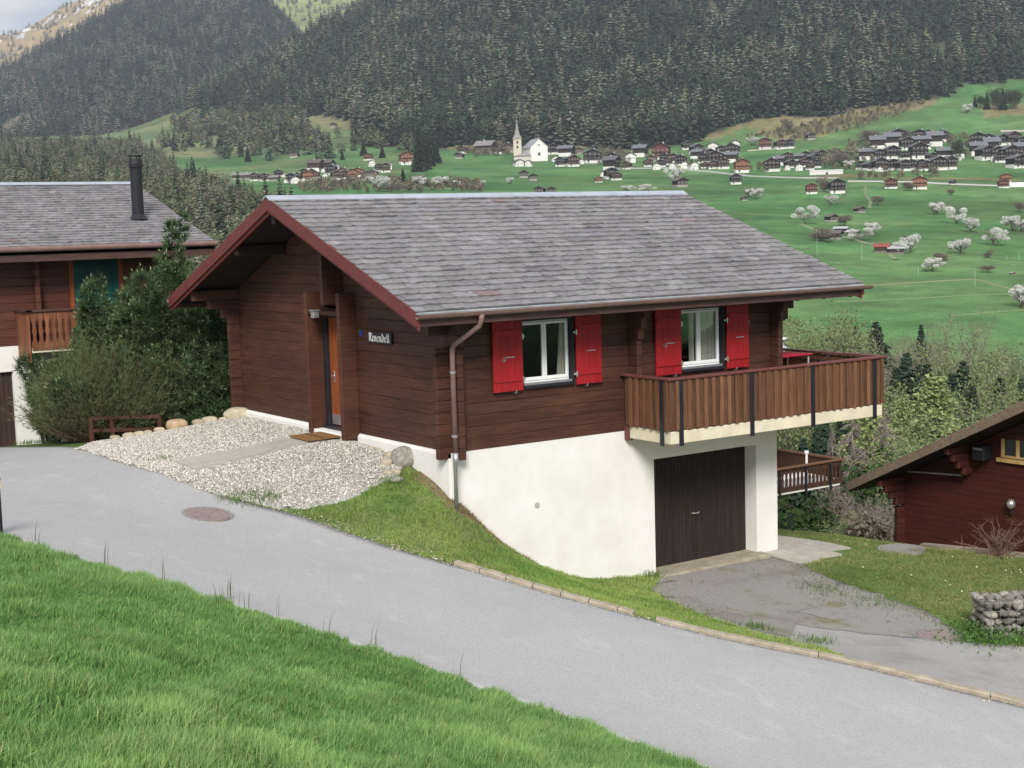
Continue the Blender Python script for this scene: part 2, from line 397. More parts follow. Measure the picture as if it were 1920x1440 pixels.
DK = np.array([45, 100, 200, 330, 430, 620, 900, 1200, 1450, 1700, 2050, 2500, 2900, 3400], float)
COLS = {  # photograph column: picture height of the ground at each depth in DK ('z' entries are heights in metres)
 0:    ['z-6','z-16','z-30','z-34', 560, 470, 388, 335, 302, 275, 262, 255,'z150','z120'],
 200:  ['z-7','z-18','z-32','z-36', 565, 472, 388, 338, 308, 280, 268, 258,'z140','z110'],
 400:  ['z-8','z-20','z-34','z-38', 580, 474, 390, 345, 320, 296, 262, 175,'z260','z160'],
 500:  ['z-8','z-20','z-34','z-38', 585, 475, 388, 342, 316, 285, 225, 122,'z310','z200'],
 600:  ['z-8','z-21','z-35','z-40', 590, 475, 385, 338, 312, 262, 200,  68,'z380','z260'],
 700:  ['z-9','z-21','z-35','z-41', 592, 475, 385, 335, 308, 255, 170,  20,'z430','z330'],
 800:  ['z-9','z-22','z-36','z-42', 595, 475, 385, 330, 300, 245, 130, -40,'z560','z600'],
 970:  ['z-9','z-22','z-37','z-43', 597, 475, 385, 330, 298, 250, 70, -200,'z800','z900'],
 1200: ['z-9','z-22','z-38','z-44', 600, 475, 385, 332, 292, 235, 40, -300,'z900','z1000'],
 1400: ['z-10','z-23','z-39','z-45',605, 478, 385, 325, 276, 205, 20, -320,'z900','z1000'],
 1600: ['z-10','z-24','z-40','z-45',610, 480, 385, 316, 262, 195, 10, -330,'z900','z1000'],
 1800: ['z-10','z-24','z-40','z-46',612, 482, 385, 312, 250, 180, 0, -340,'z900','z1000'],
 1920: ['z-10','z-24','z-40','z-46',614, 482, 385, 310, 245, 175, 0, -340,'z900','z1000'],
}
def _z_at(u, y, D):
    # height of the point at forward distance D seen at picture height y in the column u
    s = (u - 960) / FPX / 1.0
    for _ in range(4):
        x = u; d = pxray(x, y)
    fh = d @ FH
    return CAM[2] + d[2] / fh * D
_cu = sorted(COLS)
_tab = np.array([[float(v[1:]) if isinstance(v, str) else _z_at(u, v, D) for v, D in zip(COLS[u], DK)] for u in _cu])
_sc = np.array([(pxray(u, 330) @ RH) / (pxray(u, 330) @ FH) for u in _cu])
_ls = np.linspace(math.log(45), math.log(3400), 240)
_ss = np.linspace(-.45, .45, 181)
_t1 = np.array([np.interp(np.exp(_ls), DK, row) for row in _tab])
_T = np.array([np.interp(_ss, _sc, _t1[:, j]) for j in range(len(_ls))]).T      # (s, logD)
def _sm(a, w, ax):
    k = np.exp(-.5 * (np.arange(-3*w, 3*w+1) / w) ** 2); k /= k.sum()
    p = [(0, 0), (0, 0)]; p[ax] = (3*w, 3*w)
    ap = np.pad(a, p, mode='edge')
    return np.apply_along_axis(lambda v: np.convolve(v, k, 'valid'), ax, ap)
_T = _sm(_sm(_T, 2, 1), 3, 0)

def vnoise(x, y, seed=0):
    """smooth value noise in [-1,1]"""
    xi = np.floor(x).astype(np.int64); yi = np.floor(y).astype(np.int64)
    fx = x - xi; fy = y - yi
    fx = fx*fx*(3-2*fx); fy = fy*fy*(3-2*fy)
    def h(a, b):
        n = (a * 374761393 + b * 668265263 + seed * 1442695041) & 0xffffffff
        n = ((n ^ (n >> 13)) * 1274126177) & 0xffffffff
        return ((n ^ (n >> 16)) & 0xffff) / 32767.5 - 1
    return (h(xi,yi)*(1-fx)+h(xi+1,yi)*fx)*(1-fy)+(h(xi,yi+1)*(1-fx)+h(xi+1,yi+1)*fx)*fy
def fbm(x, y, seed=0, o=4):
    r_ = 0; a = 1; t_ = 0
    for i in range(o):
        r_ = r_ + a * vnoise(x * 2**i, y * 2**i, seed + i); t_ += a; a *= .55
    return r_ / t_

def far_z(x, y):
    dx, dy = x - CAM[0], y - CAM[1]
    D = dx * FH[0] + dy * FH[1]; L = dx * RH[0] + dy * RH[1]
    r_ = np.hypot(dx, dy)
    De = np.maximum(D, r_ * .35)
    s = np.clip(L / np.maximum(De, 1), -.449, .449)
    l = np.clip(np.log(np.maximum(De, 1)), _ls[0], _ls[-1] - 1e-6)
    a = (s + .45) / (_ss[1] - _ss[0]); b = (l - _ls[0]) / (_ls[1] - _ls[0])
    i = np.clip(a.astype(int), 0, len(_ss) - 2); j = np.clip(b.astype(int), 0, len(_ls) - 2)
    fa = a - i; fb = b - j
    z = (_T[i,j]*(1-fa)+_T[i+1,j]*fa)*(1-fb)+(_T[i,j+1]*(1-fa)+_T[i+1,j+1]*fa)*fb
    amp = np.clip((De - 60) / 600, 0, 1) * (1.5 + np.clip((De - 1500) / 600, 0, 1) * 9)
    return z + amp * fbm(x / 90, y / 90, 3)

def gz(x, y):
    sc = np.isscalar(x)
    x = np.atleast_1d(np.asarray(x, float)); y = np.atleast_1d(np.asarray(y, float))
    r_ = np.hypot(x - 0, y + 2)
    t_ = np.clip((r_ - 26) / 26, 0, 1); t_ = t_*t_*(3-2*t_)
    z = far_z(x, y)
    m = t_ < 1
    if m.any():
        z[m] = near_z(x[m], y[m]) * (1 - t_[m]) + z[m] * t_[m]
    return float(z[0]) if sc else z

def gp(px, py, dmin=6, dmax=3300):
    """the point of the ground seen at a place in the photograph"""
    d = pxray(px, py); fh = d @ FH
    D = np.exp(np.linspace(math.log(dmin), math.log(dmax), 1500))
    P = CAM + d[None] * (D / fh)[:, None]
    g = gz(P[:, 0], P[:, 1]) - P[:, 2]
    k = np.argmax(g > 0)
    if g[k] <= 0: return None
    if k > 0:
        a = g[k-1] / (g[k-1] - g[k]); p = P[k-1] * (1-a) + P[k] * a
    else: p = P[k]
    return np.array([p[0], p[1], gz(float(p[0]), float(p[1]))])

def inpoly(x, y, poly):
    c = np.zeros(np.shape(x), bool)
    n = len(poly)
    for i in range(n):
        x1, y1 = poly[i]; x2, y2 = poly[(i+1) % n]
        if y1 == y2: continue
        k = ((y1 > y) != (y2 > y)) & (x < (x2 - x1) * (y - y1) / (y2 - y1) + x1)
        c ^= k
    return c

# areas of the far slopes, as outlines in the photograph
FOREST = [(315,232),(345,205),(400,205),(470,212),(560,214),(600,218),(660,226),(672,268),(760,278),(800,285),(860,272),(960,272),(1080,276),
          (1180,282),(1290,268),(1380,234),(1445,219),(1560,217),(1620,204),(1720,188),(1780,178),(1800,160),(1925,150),(2200,150),(2200,-900),(500,-900),(560,60),(400,160)]
BROWN = [[(1290,268),(1380,234),(1445,214),(1620,200),(1760,180),(1760,195),(1640,222),(1560,235),(1490,240),(1440,248),(1400,242),(1350,262),(1320,268)],
         [(585,205),(670,205),(672,240),(620,240),(575,225)],[(840,262),(960,268),(950,282),(830,280)],[(1000,262),(1150,262),(1180,280),(1010,282)],
         [(400,258),(470,255),(520,262),(480,280),(410,290)],[(1835,200),(1930,195),(1930,215),(1850,222)],[(1500,330),(1930,335),(1930,338),(1500,334)],
         [(1400,255),(1520,262),(1620,232),(1700,205),(1600,215),(1450,240)]]
BARE = [[(0,232),(60,205),(120,205),(180,200),(120,225),(60,240),(0,262)]]

# ground sheet: rings round the camera, fine where the chalet stands
def build_ground():
    az = np.concatenate([np.linspace(-180, -26, 40)[:-1], np.linspace(-26, 26, 460), np.linspace(26, 180, 40)[1:-1]])
    rad = np.concatenate([np.linspace(.5, 8, 12)[:-1], np.linspace(8, 46, 150)[:-1], np.exp(np.linspace(math.log(46), math.log(3350), 300))])
    A, Rr = np.meshgrid(np.radians(az), rad, indexing='ij')
    fx, fy = FH[0], FH[1]; rx, ry = RH[0], RH[1]
    X = CAM[0] + Rr * (np.cos(A) * fx + np.sin(A) * rx); Y = CAM[1] + Rr * (np.cos(A) * fy + np.sin(A) * ry)
    Z = gz(X.ravel(), Y.ravel())
    V = np.stack([X.ravel(), Y.ravel(), Z], 1)
    na, nr = len(az), len(rad)
    idx = np.arange(na * nr).reshape(na, nr)
    a = idx; b = np.roll(idx, -1, 0)
    F = np.stack([a[:, :-1].ravel(), a[:, 1:].ravel(), b[:, 1:].ravel(), b[:, :-1].ravel()], 1)
    o = np_mesh('ground', V, F, None, M_['ground'], smooth=True)
    px, py = project(V)
    d = np.hypot(V[:, 0] - CAM[0], V[:, 1] - CAM[1])
    n1 = fbm(V[:, 0] / 40, V[:, 1] / 40, 11); n2 = fbm(V[:, 0] / 7, V[:, 1] / 7, 21)
    n3 = fbm(V[:, 0] / 160, V[:, 1] / 160, 31)
    T = np.zeros((len(V), 3))
    g1 = np.array([.060, .150, .050]); g2 = np.array([.108, .185, .068])
    T[:] = g1 + (g2 - g1) * np.clip(.5 + n1[:, None] * .9 + n3[:, None] * .5, 0, 1)
    DL = (V[:, 0] - CAM[0]) * FH[0] + (V[:, 1] - CAM[1]) * FH[1]; LL = (V[:, 0] - CAM[0]) * RH[0] + (V[:, 1] - CAM[1]) * RH[1]
    sw_ = fbm((LL + DL * .25) / 150, (DL - LL * .12) / 9, 55, 3); sw2 = fbm((LL + DL * .3) / 60, (DL + LL * .1) / 26, 57, 2)
    T *= (1 + .26 * sw_ + .16 * sw2)[:, None] * np.clip((d[:, None] - 200) / 100, 0, 1) + (1 - np.clip((d[:, None] - 200) / 100, 0, 1))
    brown = np.array([.20, .175, .085])
    for poly in BROWN:
        k = inpoly(px + n1 * 9, py + n1 * 7, poly) & (d > 700)
        T[k] = brown * (1 + .25 * n2[k, None])
    # the left valley side is paler, rougher pasture
    k = (d > 900) & (px < 760) & (py < 330)
    w = np.clip(.45 + n3 * .8 + n1 * .5, 0, .85)[:, None]
    T[k] = T[k] * (1 - w[k]) + np.array([.16, .165, .085]) * w[k]
    k = inpoly(px, py + n1 * 4, FOREST) & (d > 1400)
    T[k] = np.array([.07, .07, .05]) * (1 + .3 * n2[k, None])
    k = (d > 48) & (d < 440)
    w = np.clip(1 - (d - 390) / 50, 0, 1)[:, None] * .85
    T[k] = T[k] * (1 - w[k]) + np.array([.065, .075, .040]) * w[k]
    k = d < 48
    w = np.clip(.35 + n2 * .6, 0, .8)[:, None]
    T[k] = (np.array([.085, .15, .040]) * (1 - w) + np.array([.15, .165, .065]) * w)[k]
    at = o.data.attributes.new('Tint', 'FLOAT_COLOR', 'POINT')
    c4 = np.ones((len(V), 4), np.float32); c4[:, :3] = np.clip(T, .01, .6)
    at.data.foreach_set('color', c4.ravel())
    tag(o, kind='structure')
build_ground()

def resample(pts, n):
    pts = np.asarray(pts, float)
    s = np.concatenate([[0], np.cumsum(np.linalg.norm(np.diff(pts, axis=0), axis=1))])
    t_ = np.linspace(0, s[-1], n)
    return np.stack([np.interp(t_, s, pts[:, i]) for i in range(pts.shape[1])], 1)
def smooth_line(pts, n=60, it=3):
    q = resample(pts, n)
    for _ in range(it * 4):
        q[1:-1] = q[1:-1] * .5 + (q[:-2] + q[2:]) * .25
    return q
def patch(name, A, B, off, m, nu=80, nv=16, jit=0.0, seed=0, smoothit=1, skirt=.12, kind='structure'):
    """a sheet lying on the ground between two edge lines"""
    A = smooth_line(A, nu, smoothit); B = smooth_line(B, nu, smoothit)
    if jit:
        for Ln, sd_ in ((A, seed), (B, seed + 5)):
            t_ = np.arange(nu) * .9
            Ln[:, 0] += jit * fbm(t_ / 3, t_ * 0, sd_); Ln[:, 1] += jit * fbm(t_ / 3, t_ * 0 + 9, sd_)
    w = np.linspace(0, 1, nv)[None, :, None]
    P = A[:, None] * (1 - w) + B[:, None] * w
    X = P[..., 0].ravel(); Y = P[..., 1].ravel(); Z = gz(X, Y) + off
    V = np.stack([X, Y, Z], 1)
    idx = np.arange(nu * nv).reshape(nu, nv)
    F = np.stack([idx[:-1, :-1].ravel(), idx[1:, :-1].ravel(), idx[1:, 1:].ravel(), idx[:-1, 1:].ravel()], 1)
    # skirt so the edge has thickness
    loop = np.concatenate([idx[:, 0], idx[-1, 1:], idx[-2::-1, -1], idx[0, -2:0:-1]])
    nb = len(V); low = V[loop].copy(); low[:, 2] -= skirt
    V = np.vstack([V, low]); k = np.arange(len(loop)); k2 = np.roll(k, -1)
    F = np.vstack([F, np.stack([loop[k], nb + k, nb + k2, loop[k2]], 1)])
    o = np_mesh(name, V, F, np.ones((len(F), 3)), m, smooth=False)
    if kind: o['kind'] = kind
    return o

ROAD_R = [(-9.5,24),(-6.0,16.5),(-4.4,12.6),(-3.95,10.2),(-3.9,8.2),(-3.98,6.2),(-3.95,4.4),(-3.55,1.6),(-2.85,.75),(-2.28,-1.0),(-1.5,-2.3),(.2,-4.9),(2.15,-7.0),(3.7,-9.0),(5.6,-11.6),(9.5,-17.5),(14,-25)]
ROAD_L = [(-16,24),(-11.5,14),(-9.9,9),(-9.2,5),(-8.6,2.0),(-8.0,-.8),(-7.2,-2.3),(-6.0,-4.1),(-4.3,-7.0),(-2.9,-9.5),(-1.2,-12.2),(1.6,-16),(5.5,-22),(8,-27)]
road = patch('road', ROAD_R, ROAD_L, .030, M_['asphalt'], 260, 30, .05, 3)
patch('road_entrance', [(3.0,-5.1),(3.15,-6.0),(2.35,-7.1),(3.85,-9.1),(5.75,-11.6)], [(4.1,-4.2),(5.4,-6.0),(6.3,-6.9),(8.2,-8.6),(10.5,-10.2)], .022, M_['old_asphalt'], 80, 24, .10, 8)
patch('driveway', [(4.45,-.30),(3.7,-.95),(3.05,-2.2),(2.85,-3.4),(3.0,-4.6),(3.15,-5.5)], [(7.3,-.32),(7.4,-1.0),(6.95,-2.2),(6.9,-3.6),(6.6,-5.0),(6.1,-6.1)], .014, M_['drive'], 80, 26, .12, 12)
patch('gravel_bed', [(-.04,8.9),(-.04,6),(-.04,4),(-.04,2.2),(-.15,1.35),(-.6,1.0),(-1.7,.55),(-2.6,.75)],
      [(-3.3,9.6),(-3.9,8.4),(-3.98,6.2),(-3.95,4.6),(-3.85,3.4),(-3.6,2.0),(-3.25,1.3),(-2.75,.85)], .036, M_['gravel'], 110, 40, .10, 15)
# soil where the wall foot is bare
patch('soil', [(-.03,1.0),(-.03,.3),(.12,-.035),(.6,-.035),(1.0,-.035)], [(-.32,1.0),(-.36,.4),(-.28,-.30),(.35,-.42),(.95,-.25)], .024, M_['soil'], 40, 8, .05, 19)

# ------------------------------------------------------------ kerb, path, covers
def kerb(pts, w=.16, h=.10):
    P = smooth_line(pts, 60, 1)
    m = MB(); rr = random.Random(4)
    T = np.gradient(P, axis=0); T /= np.linalg.norm(T, axis=1)[:, None]
    N = np.stack([-T[:, 1], T[:, 0]], 1)
    k = 0
    while k < len(P) - 3:
        e = min(k + 9, len(P) - 1)
        c = .85 + rr.random() * .3; m.col((c, c * .97, c * .92))
        def sec(i, sh=0):
            p, n, t_ = P[i], N[i], T[i]
            z = gz(float(p[0]), float(p[1])) + rr.uniform(-.008, .008)
            q = p + t_ * sh
            a = q - n * w / 2; b = q + n * w / 2
            return [(a[0], a[1], z - .15), (a[0], a[1], z + h - .02), (a[0]+n[0]*.02, a[1]+n[1]*.02, z + h), (b[0]-n[0]*.02, b[1]-n[1]*.02, z + h), (b[0], b[1], z + h - .02), (b[0], b[1], z - .15)]
        secs = [sec(k, .008)] + [sec(i) for i in range(k+1, e)] + [sec(e, -.008)]
        for a, b in zip(secs[:-1], secs[1:]): m.loft(a, b)
        k = e
    o = m.build('kerb', M_['beige_conc'])
    o['kind'] = 'structure'
kerb([(-1.42,-2.32),(-.6,-3.60),(.22,-4.72)])
kerb([(.42,-4.98),(1.3,-5.95),(2.22,-6.98),(3.77,-8.98),(5.67,-11.58),(9.57,-17.5)])

# concrete path slab across the gravel
m = MB()
A = [(-.55,4.50),(-3.45,4.35)]; B = [(-.55,3.72),(-3.4,3.35)]
for i in range(3):
    a0 = np.array(A[0]) + (np.array(A[1]) - A[0]) * (i / 3); a1 = np.array(A[0]) + (np.array(A[1]) - A[0]) * ((i + 1) / 3)
    b0 = np.array(B[0]) + (np.array(B[1]) - B[0]) * (i / 3); b1 = np.array(B[0]) + (np.array(B[1]) - B[0]) * ((i + 1) / 3)
    zs = [gz(float(p[0]), float(p[1])) for p in (a0, a1, b1, b0)]
    c = [.97, 1.0, .95][i]; m.col((c, c, c))
    top = [(p[0], p[1], z + .085) for p, z in zip((a0, a1, b1, b0), zs)]
    bot = [(p[0], p[1], z - .05) for p, z in zip((a0, a1, b1, b0), zs)]
    m.loft(bot, top)
m.build('path', M_['concrete'])['kind'] = 'structure'
# stone patio beside the garage pier
m = MB()
for (x0, x1, y0, y1) in ((7.30,7.86,-1.10,-.06),(7.87,8.60,-1.0,-.02),(7.80,8.60,0.0,.95),(7.80,8.60,.97,1.95),(8.62,9.28,-.60,.6),(8.62,9.28,.62,1.80)):
    c = random.uniform(.9, 1.1); m.col((c, c, c)); nn = 4
    for i in range(nn):
        for j in range(nn):
            xa, xb, ya, yb = x0+(x1-x0)*i/nn, x0+(x1-x0)*(i+1)/nn, y0+(y1-y0)*j/nn, y0+(y1-y0)*(j+1)/nn
            q = [(p_[0], p_[1], gz(float(p_[0]), float(p_[1])) + .04) for p_ in ((xa,ya),(xb,ya),(xb,yb),(xa,yb))]
            m.loft([(a_, b_, c_ - .1) for a_, b_, c_ in q], q)
m.build('patio', M_['concrete'])['kind'] = 'structure'

def disc(m, c, r0, z, h, n=40, ns=None):
    """disc tilted with the ground"""
    gx = (gz(c[0]+.3, c[1]) - gz(c[0]-.3, c[1])) / .6; gy = (gz(c[0], c[1]+.3) - gz(c[0], c[1]-.3)) / .6
    def ring(r, zz): return [(c[0]+r*math.cos(2*math.pi*k/n), c[1]+r*math.sin(2*math.pi*k/n), z+zz+gx*r*math.cos(2*math.pi*k/n)+gy*r*math.sin(2*math.pi*k/n)) for k in range(n)]
    m.loft(ring(r0, 0), ring(r0, h))
for (px, py, r_, lab) in ((390, 968, .36, 'rusty round manhole cover in the road in front of the gravel bed'),
                          (1757, 1194, .33, 'rusty manhole cover at the foot of the lawn near the stone wall')):
    p = gp(px, py); c = (float(p[0]), float(p[1]))
    t_ = empty('manhole_cover', (c[0], c[1], p[2]), label=lab, cat='manhole cover')
    m = MB(); disc(m, c, r_, p[2] + .0, .042); m.build('cover', M_['rust'], t_)
    m = MB()
    n = 40
    gx = (gz(c[0]+.3, c[1]) - gz(c[0]-.3, c[1])) / .6; gy = (gz(c[0], c[1]+.3) - gz(c[0], c[1]-.3)) / .6
    for k in range(n):
        a0, a1 = 2*math.pi*k/n, 2*math.pi*(k+1)/n
        P = []
        wq = .045 + .03 * math.sin(k * 1.7) ** 2
        for (rr, aa) in ((r_+.012,a0),(r_+wq,a0),(r_+wq,a1),(r_+.012,a1)):
            P.append((c[0]+rr*math.cos(aa), c[1]+rr*math.sin(aa), p[2]+gx*rr*math.cos(aa)+gy*rr*math.sin(aa)))
        m.loft(P, [(q[0], q[1], q[2]+.040) for q in P])
    m.build('frame', M_['drive'], t_)

# ------------------------------------------------------------ building kit
COURSE = .205
def log_run(m, axis, const, a0, a1, z0, z1, thick=.12, out_=-1, rr=random, openings=(), top=None, course=COURSE, v=.16):
    """stacked square logs. axis 'x': wall in the plane y=const; axis 'y': plane x=const. out_ = direction of the outer face.
       openings: (a,b,z0,z1). top(a)->z limit (gable)"""
    k = 0; z = z0
    while z < z1 - .02:
        zt = min(z + course, z1)
        g = .011
        spans = [(a0, a1)]
        for (oa, ob, oz0, oz1) in openings:
            if oz1 > z + .03 and oz0 < zt - .03:
                n_ = []
                for (s, e) in spans:
                    if ob <= s or oa >= e: n_.append((s, e)); continue
                    if oa > s: n_.append((s, oa))
                    if ob < e: n_.append((ob, e))
                spans = n_
        for (s, e) in spans:
            # split into boards of uneven length so that the colour changes along the wall
            c = 1 + rr.uniform(-v, v); m.col((c * rr.uniform(.97, 1.08), c, c * rr.uniform(.94, 1.04)))
            def emit(s_, e_, top=top):
                za, zb = z, zt
                o0, o1 = const, const + out_ * -thick      # outer, inner
                prof = [(o1, za), (o0 - out_ * g, za), (o0, za + g), (o0, zb - g), (o0 - out_ * g, zb), (o1, zb)]
                lo_ = lambda q: max(s_, top(q)[0]) if top else s_
                hi_ = lambda q: min(e_, top(q)[1]) if top else e_
                if axis == 'x': m.loft([(lo_(q), p, q) for p, q in prof], [(hi_(q), p, q) for p, q in prof])
                else: m.loft([(p, lo_(q), q) for p, q in prof], [(p, hi_(q), q) for p, q in prof])
            if top is None: emit(s, e)
            else:
                tt = top(zt)
                if min(e, tt[1]) - max(s, tt[0]) > .03: emit(s, e)
        z = zt; k += 1

def log_ends(m, x0, x1, y0, y1, z0, z1, rr=random, bev=.012, v=.18, course=COURSE):
    z = z0
    while z < z1 - .03:
        zt = min(z + course, z1)
        c = 1 + rr.uniform(-v, v); m.col((c * 1.05, c, c * .97))
        j = rr.uniform(-.006, .006)
        m.box(x0 - (j if x1 - x0 > .2 else 0), x1, y0 - (j if y1 - y0 > .2 else 0), y1, z, zt - .003, bev)
        z = zt

def slates(m, fn, nrow, width, ncol_len, rr, rowh, over=.07, th=.026, base=(1, 1, 1), contrast=.12):
    """fn(u, v, w) -> world point; u along the eave in metres, v up the slope in metres, w above the deck"""
    for r_ in range(nrow):
        v0 = r_ * rowh; v1 = v0 + rowh + over
        u = -rr.uniform(0, width) if r_ else -rr.uniform(0, width)
        rowj = rr.uniform(-.012, .012)
        while u < ncol_len:
            w_ = width * rr.uniform(.68, 1.32)
            ua, ub = max(u, 0), min(u + w_ - .006, ncol_len)
            if ub - ua > .05:
                c = 1 + rr.gauss(0, contrast); c = max(.6, min(1.6, c))
                if rr.random() < .006: m.col((c * 1.15, c * .85, c * .85))
                else: m.col((c * base[0] * rr.uniform(.97, 1.04), c * base[1], c * base[2] * rr.uniform(.97, 1.05)))
                j0, j1, j2 = rr.uniform(-.012, .022) + rowj, rr.uniform(-.040, -.005) + rowj, rr.uniform(-.012, .022) + rowj
                if r_ == 0: j0 = j1 = j2 = 0
                lift = .036 + rr.uniform(-.003, .009)
                tl = rr.uniform(-.004, .004)
                um = ua + (ub - ua) * rr.uniform(.35, .65)
                P = [(ua, v0 + j0), (um, v0 + j1), (ub, v0 + j2), (ub, min(v1, nrow * rowh)), (ua, min(v1, nrow * rowh))]
                H = [lift + tl, lift, lift - tl, .006, .006]
                m.loft([fn(p[0], p[1], h - .001) for p, h in zip(P, H)], [fn(p[0], p[1], h + th) for p, h in zip(P, H)])
            u += w_

def window(parent, x0, x1, z0, z1, y, rr, curtain=None, three=False):
    """white two-light casement in a wall plane y = const facing -Y; y = plane of the glass"""
    fr = MB()
    t_ = .028
    fr.box(x0, x1, y - .03, y + .05, z0, z0 + .07, .006); fr.box(x0, x1, y - .03, y + .05, z1 - t_, z1, .006)
    fr.box(x0, x0 + t_, y - .029, y + .049, z0 + .07, z1 - t_, .006); fr.box(x1 - t_, x1, y - .029, y + .049, z0 + .07, z1 - t_, .006)
    f = fr.build('window', M_['white'], parent)
    xm = (x0 + x1) / 2
    for (a, b) in ((x0 + t_ + .003, xm - .003), (xm + .003, x1 - t_ - .003)):
        s_ = MB(); q = .046
        za, zb = z0 + .073, z1 - t_ - .003
        s_.box(a, b, y - .052, y + .0, za, za + q + .015, .005); s_.box(a, b, y - .052, y + .0, zb - q, zb, .005)
        s_.box(a, a + q, y - .051, y - .001, za + q + .015, zb - q, .005); s_.box(b - q, b, y - .051, y - .001, za + q + .015, zb - q, .005)
        s_.build('sash', M_['white'], f)
        g = MB(); g.box(a + q - .005, b - q + .005, y - .026, y - .018, za + q, zb - q + .005); g.build('pane', M_['pane'], f)
    return f

def mk_pane():
    m = bpy.data.materials.new('window_pane'); m.use_nodes = True
    t = m.node_tree
    for n in list(t.nodes):
        if n.type != 'OUTPUT_MATERIAL': t.nodes.remove(n)
    tr = t.nodes.new('ShaderNodeBsdfTransparent'); tr.inputs['Color'].default_value = (.88, .9, .9, 1)
    gl = t.nodes.new('ShaderNodeBsdfGlossy'); gl.inputs['Roughness'].default_value = .02; gl.inputs['Color'].default_value = (.9, .93, 1, 1)
    lw = t.nodes.new('ShaderNodeFresnel'); lw.inputs['IOR'].default_value = 1.5
    mu = t.nodes.new('ShaderNodeMath'); mu.operation = 'MULTIPLY_ADD'; mu.inputs[1].default_value = .45; mu.inputs[2].default_value = .0
    mi = t.nodes.new('ShaderNodeMixShader')
    t.links.new(lw.outputs['Fac'], mu.inputs[0]); t.links.new(mu.outputs['Value'], mi.inputs['Fac'])
    t.links.new(tr.outputs['BSDF'], mi.inputs[1]); t.links.new(gl.outputs['BSDF'], mi.inputs[2])
    t.links.new(mi.outputs['Shader'], t.nodes['Material Output'].inputs['Surface'])
    return m
M_['pane'] = mk_pane()

# ------------------------------------------------------------ the chalet
W, L = 9.11, 7.72
YR = W / 2
SL = (4.60 - 2.57) / (YR + .976)      # rise per metre of the roof
def rz_(y): return 4.60 - abs(y - YR) * SL          # top of the slates
chalet = empty('chalet', (L/2, YR, -2.9), label='dark brown log chalet with slate roof, red shutters and white garage base', cat='chalet')
rr = random.Random(11)

# white masonry base with the garage opening
GX0, GX1, GZ = 4.50, 7.17, -.62
b = MB(); b.col((1, 1, 1))
PR = .03
b.box(-PR, GX0, -PR, .30, -4.2, 0)
b.box(GX1, L + PR, -PR, .30, -4.2, 0)
b.box(GX0, GX1, -PR, .30, GZ, 0)
b.box(-PR, .30, .30, W + PR, -4.2, 0)
b.box(.30, L + PR, W - .27, W + PR, -4.2, 0)
b.box(L - .27, L + PR, .30, W - .27, -5.2, 0)
base = b.build('basement_wall', M_['plaster'], chalet)
bl = MB(); bl.col((1.02, 1.02, 1))
bl.xprism([(.2, 0), (4.2, 0), (4.2, .006), (.2, .006)], -.03, .0)
# rounded white sill course under the logs on the entrance side
pl = MB(); pl.col((1, 1, 1))
for (ya, yb) in ((.0, 3.36), (5.02, 8.95)):
    pl.yprism([(-PR - .003, -1.5), (-.085, -1.5), (-.085, -.05), (-.07, -.015), (-.035, 0.002), (-PR - .003, 0.002)], ya, yb)
pl.yprism([(-PR - .003, -.32), (-.30, -.32), (-.30, -.03), (-.285, -.012), (-PR - .003, -.012)], 3.56, 4.83)
pl.build('plinth', M_['plaster'], chalet)

LOGZ1 = rz_(0) - .24
WIN = [(1.50, 2.66), (5.21, 6.36)]
WZ0, WZ1 = 1.0, 2.24
lw = MB()
log_run(lw, 'x', 0.0, .12, L - .12, 0.0, LOGZ1, .12, -1, rr, [(a, b_, WZ0, WZ1) for a, b_ in WIN])
lw.build('log_wall', M_['log'], chalet)
lw = MB()
def gtop(z): return (YR - (4.60 - .22 - z) / SL, YR + (4.60 - .22 - z) / SL)
DOOR = (3.60, 4.78, .0, 2.35)
log_run(lw, 'y', 0.0, .12, W - .12, 0.0, 4.36, .12, -1, rr, [DOOR], top=gtop)
lw.build('log_wall', M_['log'], chalet)
lw = MB()
log_run(lw, 'x', W, .12, L - .12, 0.0, LOGZ1, .12, 1, rr)
lw.build('log_wall', M_['log'], chalet)
lw = MB()
log_run(lw, 'y', L, .12, W - .12, 0.0, 4.36, .12, 1, rr, [(2.0, 3.4, .05, 2.15)], top=gtop)
lw.build('log_wall', M_['log'], chalet)
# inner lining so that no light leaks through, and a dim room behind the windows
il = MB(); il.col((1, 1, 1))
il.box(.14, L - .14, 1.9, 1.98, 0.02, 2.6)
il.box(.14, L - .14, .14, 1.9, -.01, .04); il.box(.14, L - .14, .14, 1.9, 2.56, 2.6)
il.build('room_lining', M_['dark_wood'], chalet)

# crossing log ends at the corners and where inner walls meet the outside
E_ = .27
def corner(parts, parent=chalet):
    m = MB()
    for p in parts: log_ends(m, *p, rr=rr)
    return m.build('log_corner', M_['log'], parent)
corner([(-E_, 0, 0, .12, -.10, 1.84), (0, .12, -E_, 0, -.10, 1.84), (0.0, .12, 0.0, .12, 0, LOGZ1)])
corner([(L - .12, L, -E_, 0, -.10, 1.95), (L, L + E_, 0, .12, -.10, 1.95), (L - .12, L, 0, .12, 0, LOGZ1)])
corner([(-E_, 0, W - .12, W, -.10, 2.35), (0, .12, W, W + E_, -.10, 2.35), (0, .12, W - .12, W, 0, LOGZ1)])
corner([(L, L + E_, W - .12, W, -.10, 2.2), (L - .12, L, W, W + E_, -.10, 2.2), (L - .12, L, W - .12, W, 0, LOGZ1)])
corner([(3.95, 4.07, -.28, -.003, 0.0, 1.72)])                    # inner wall on the eave side
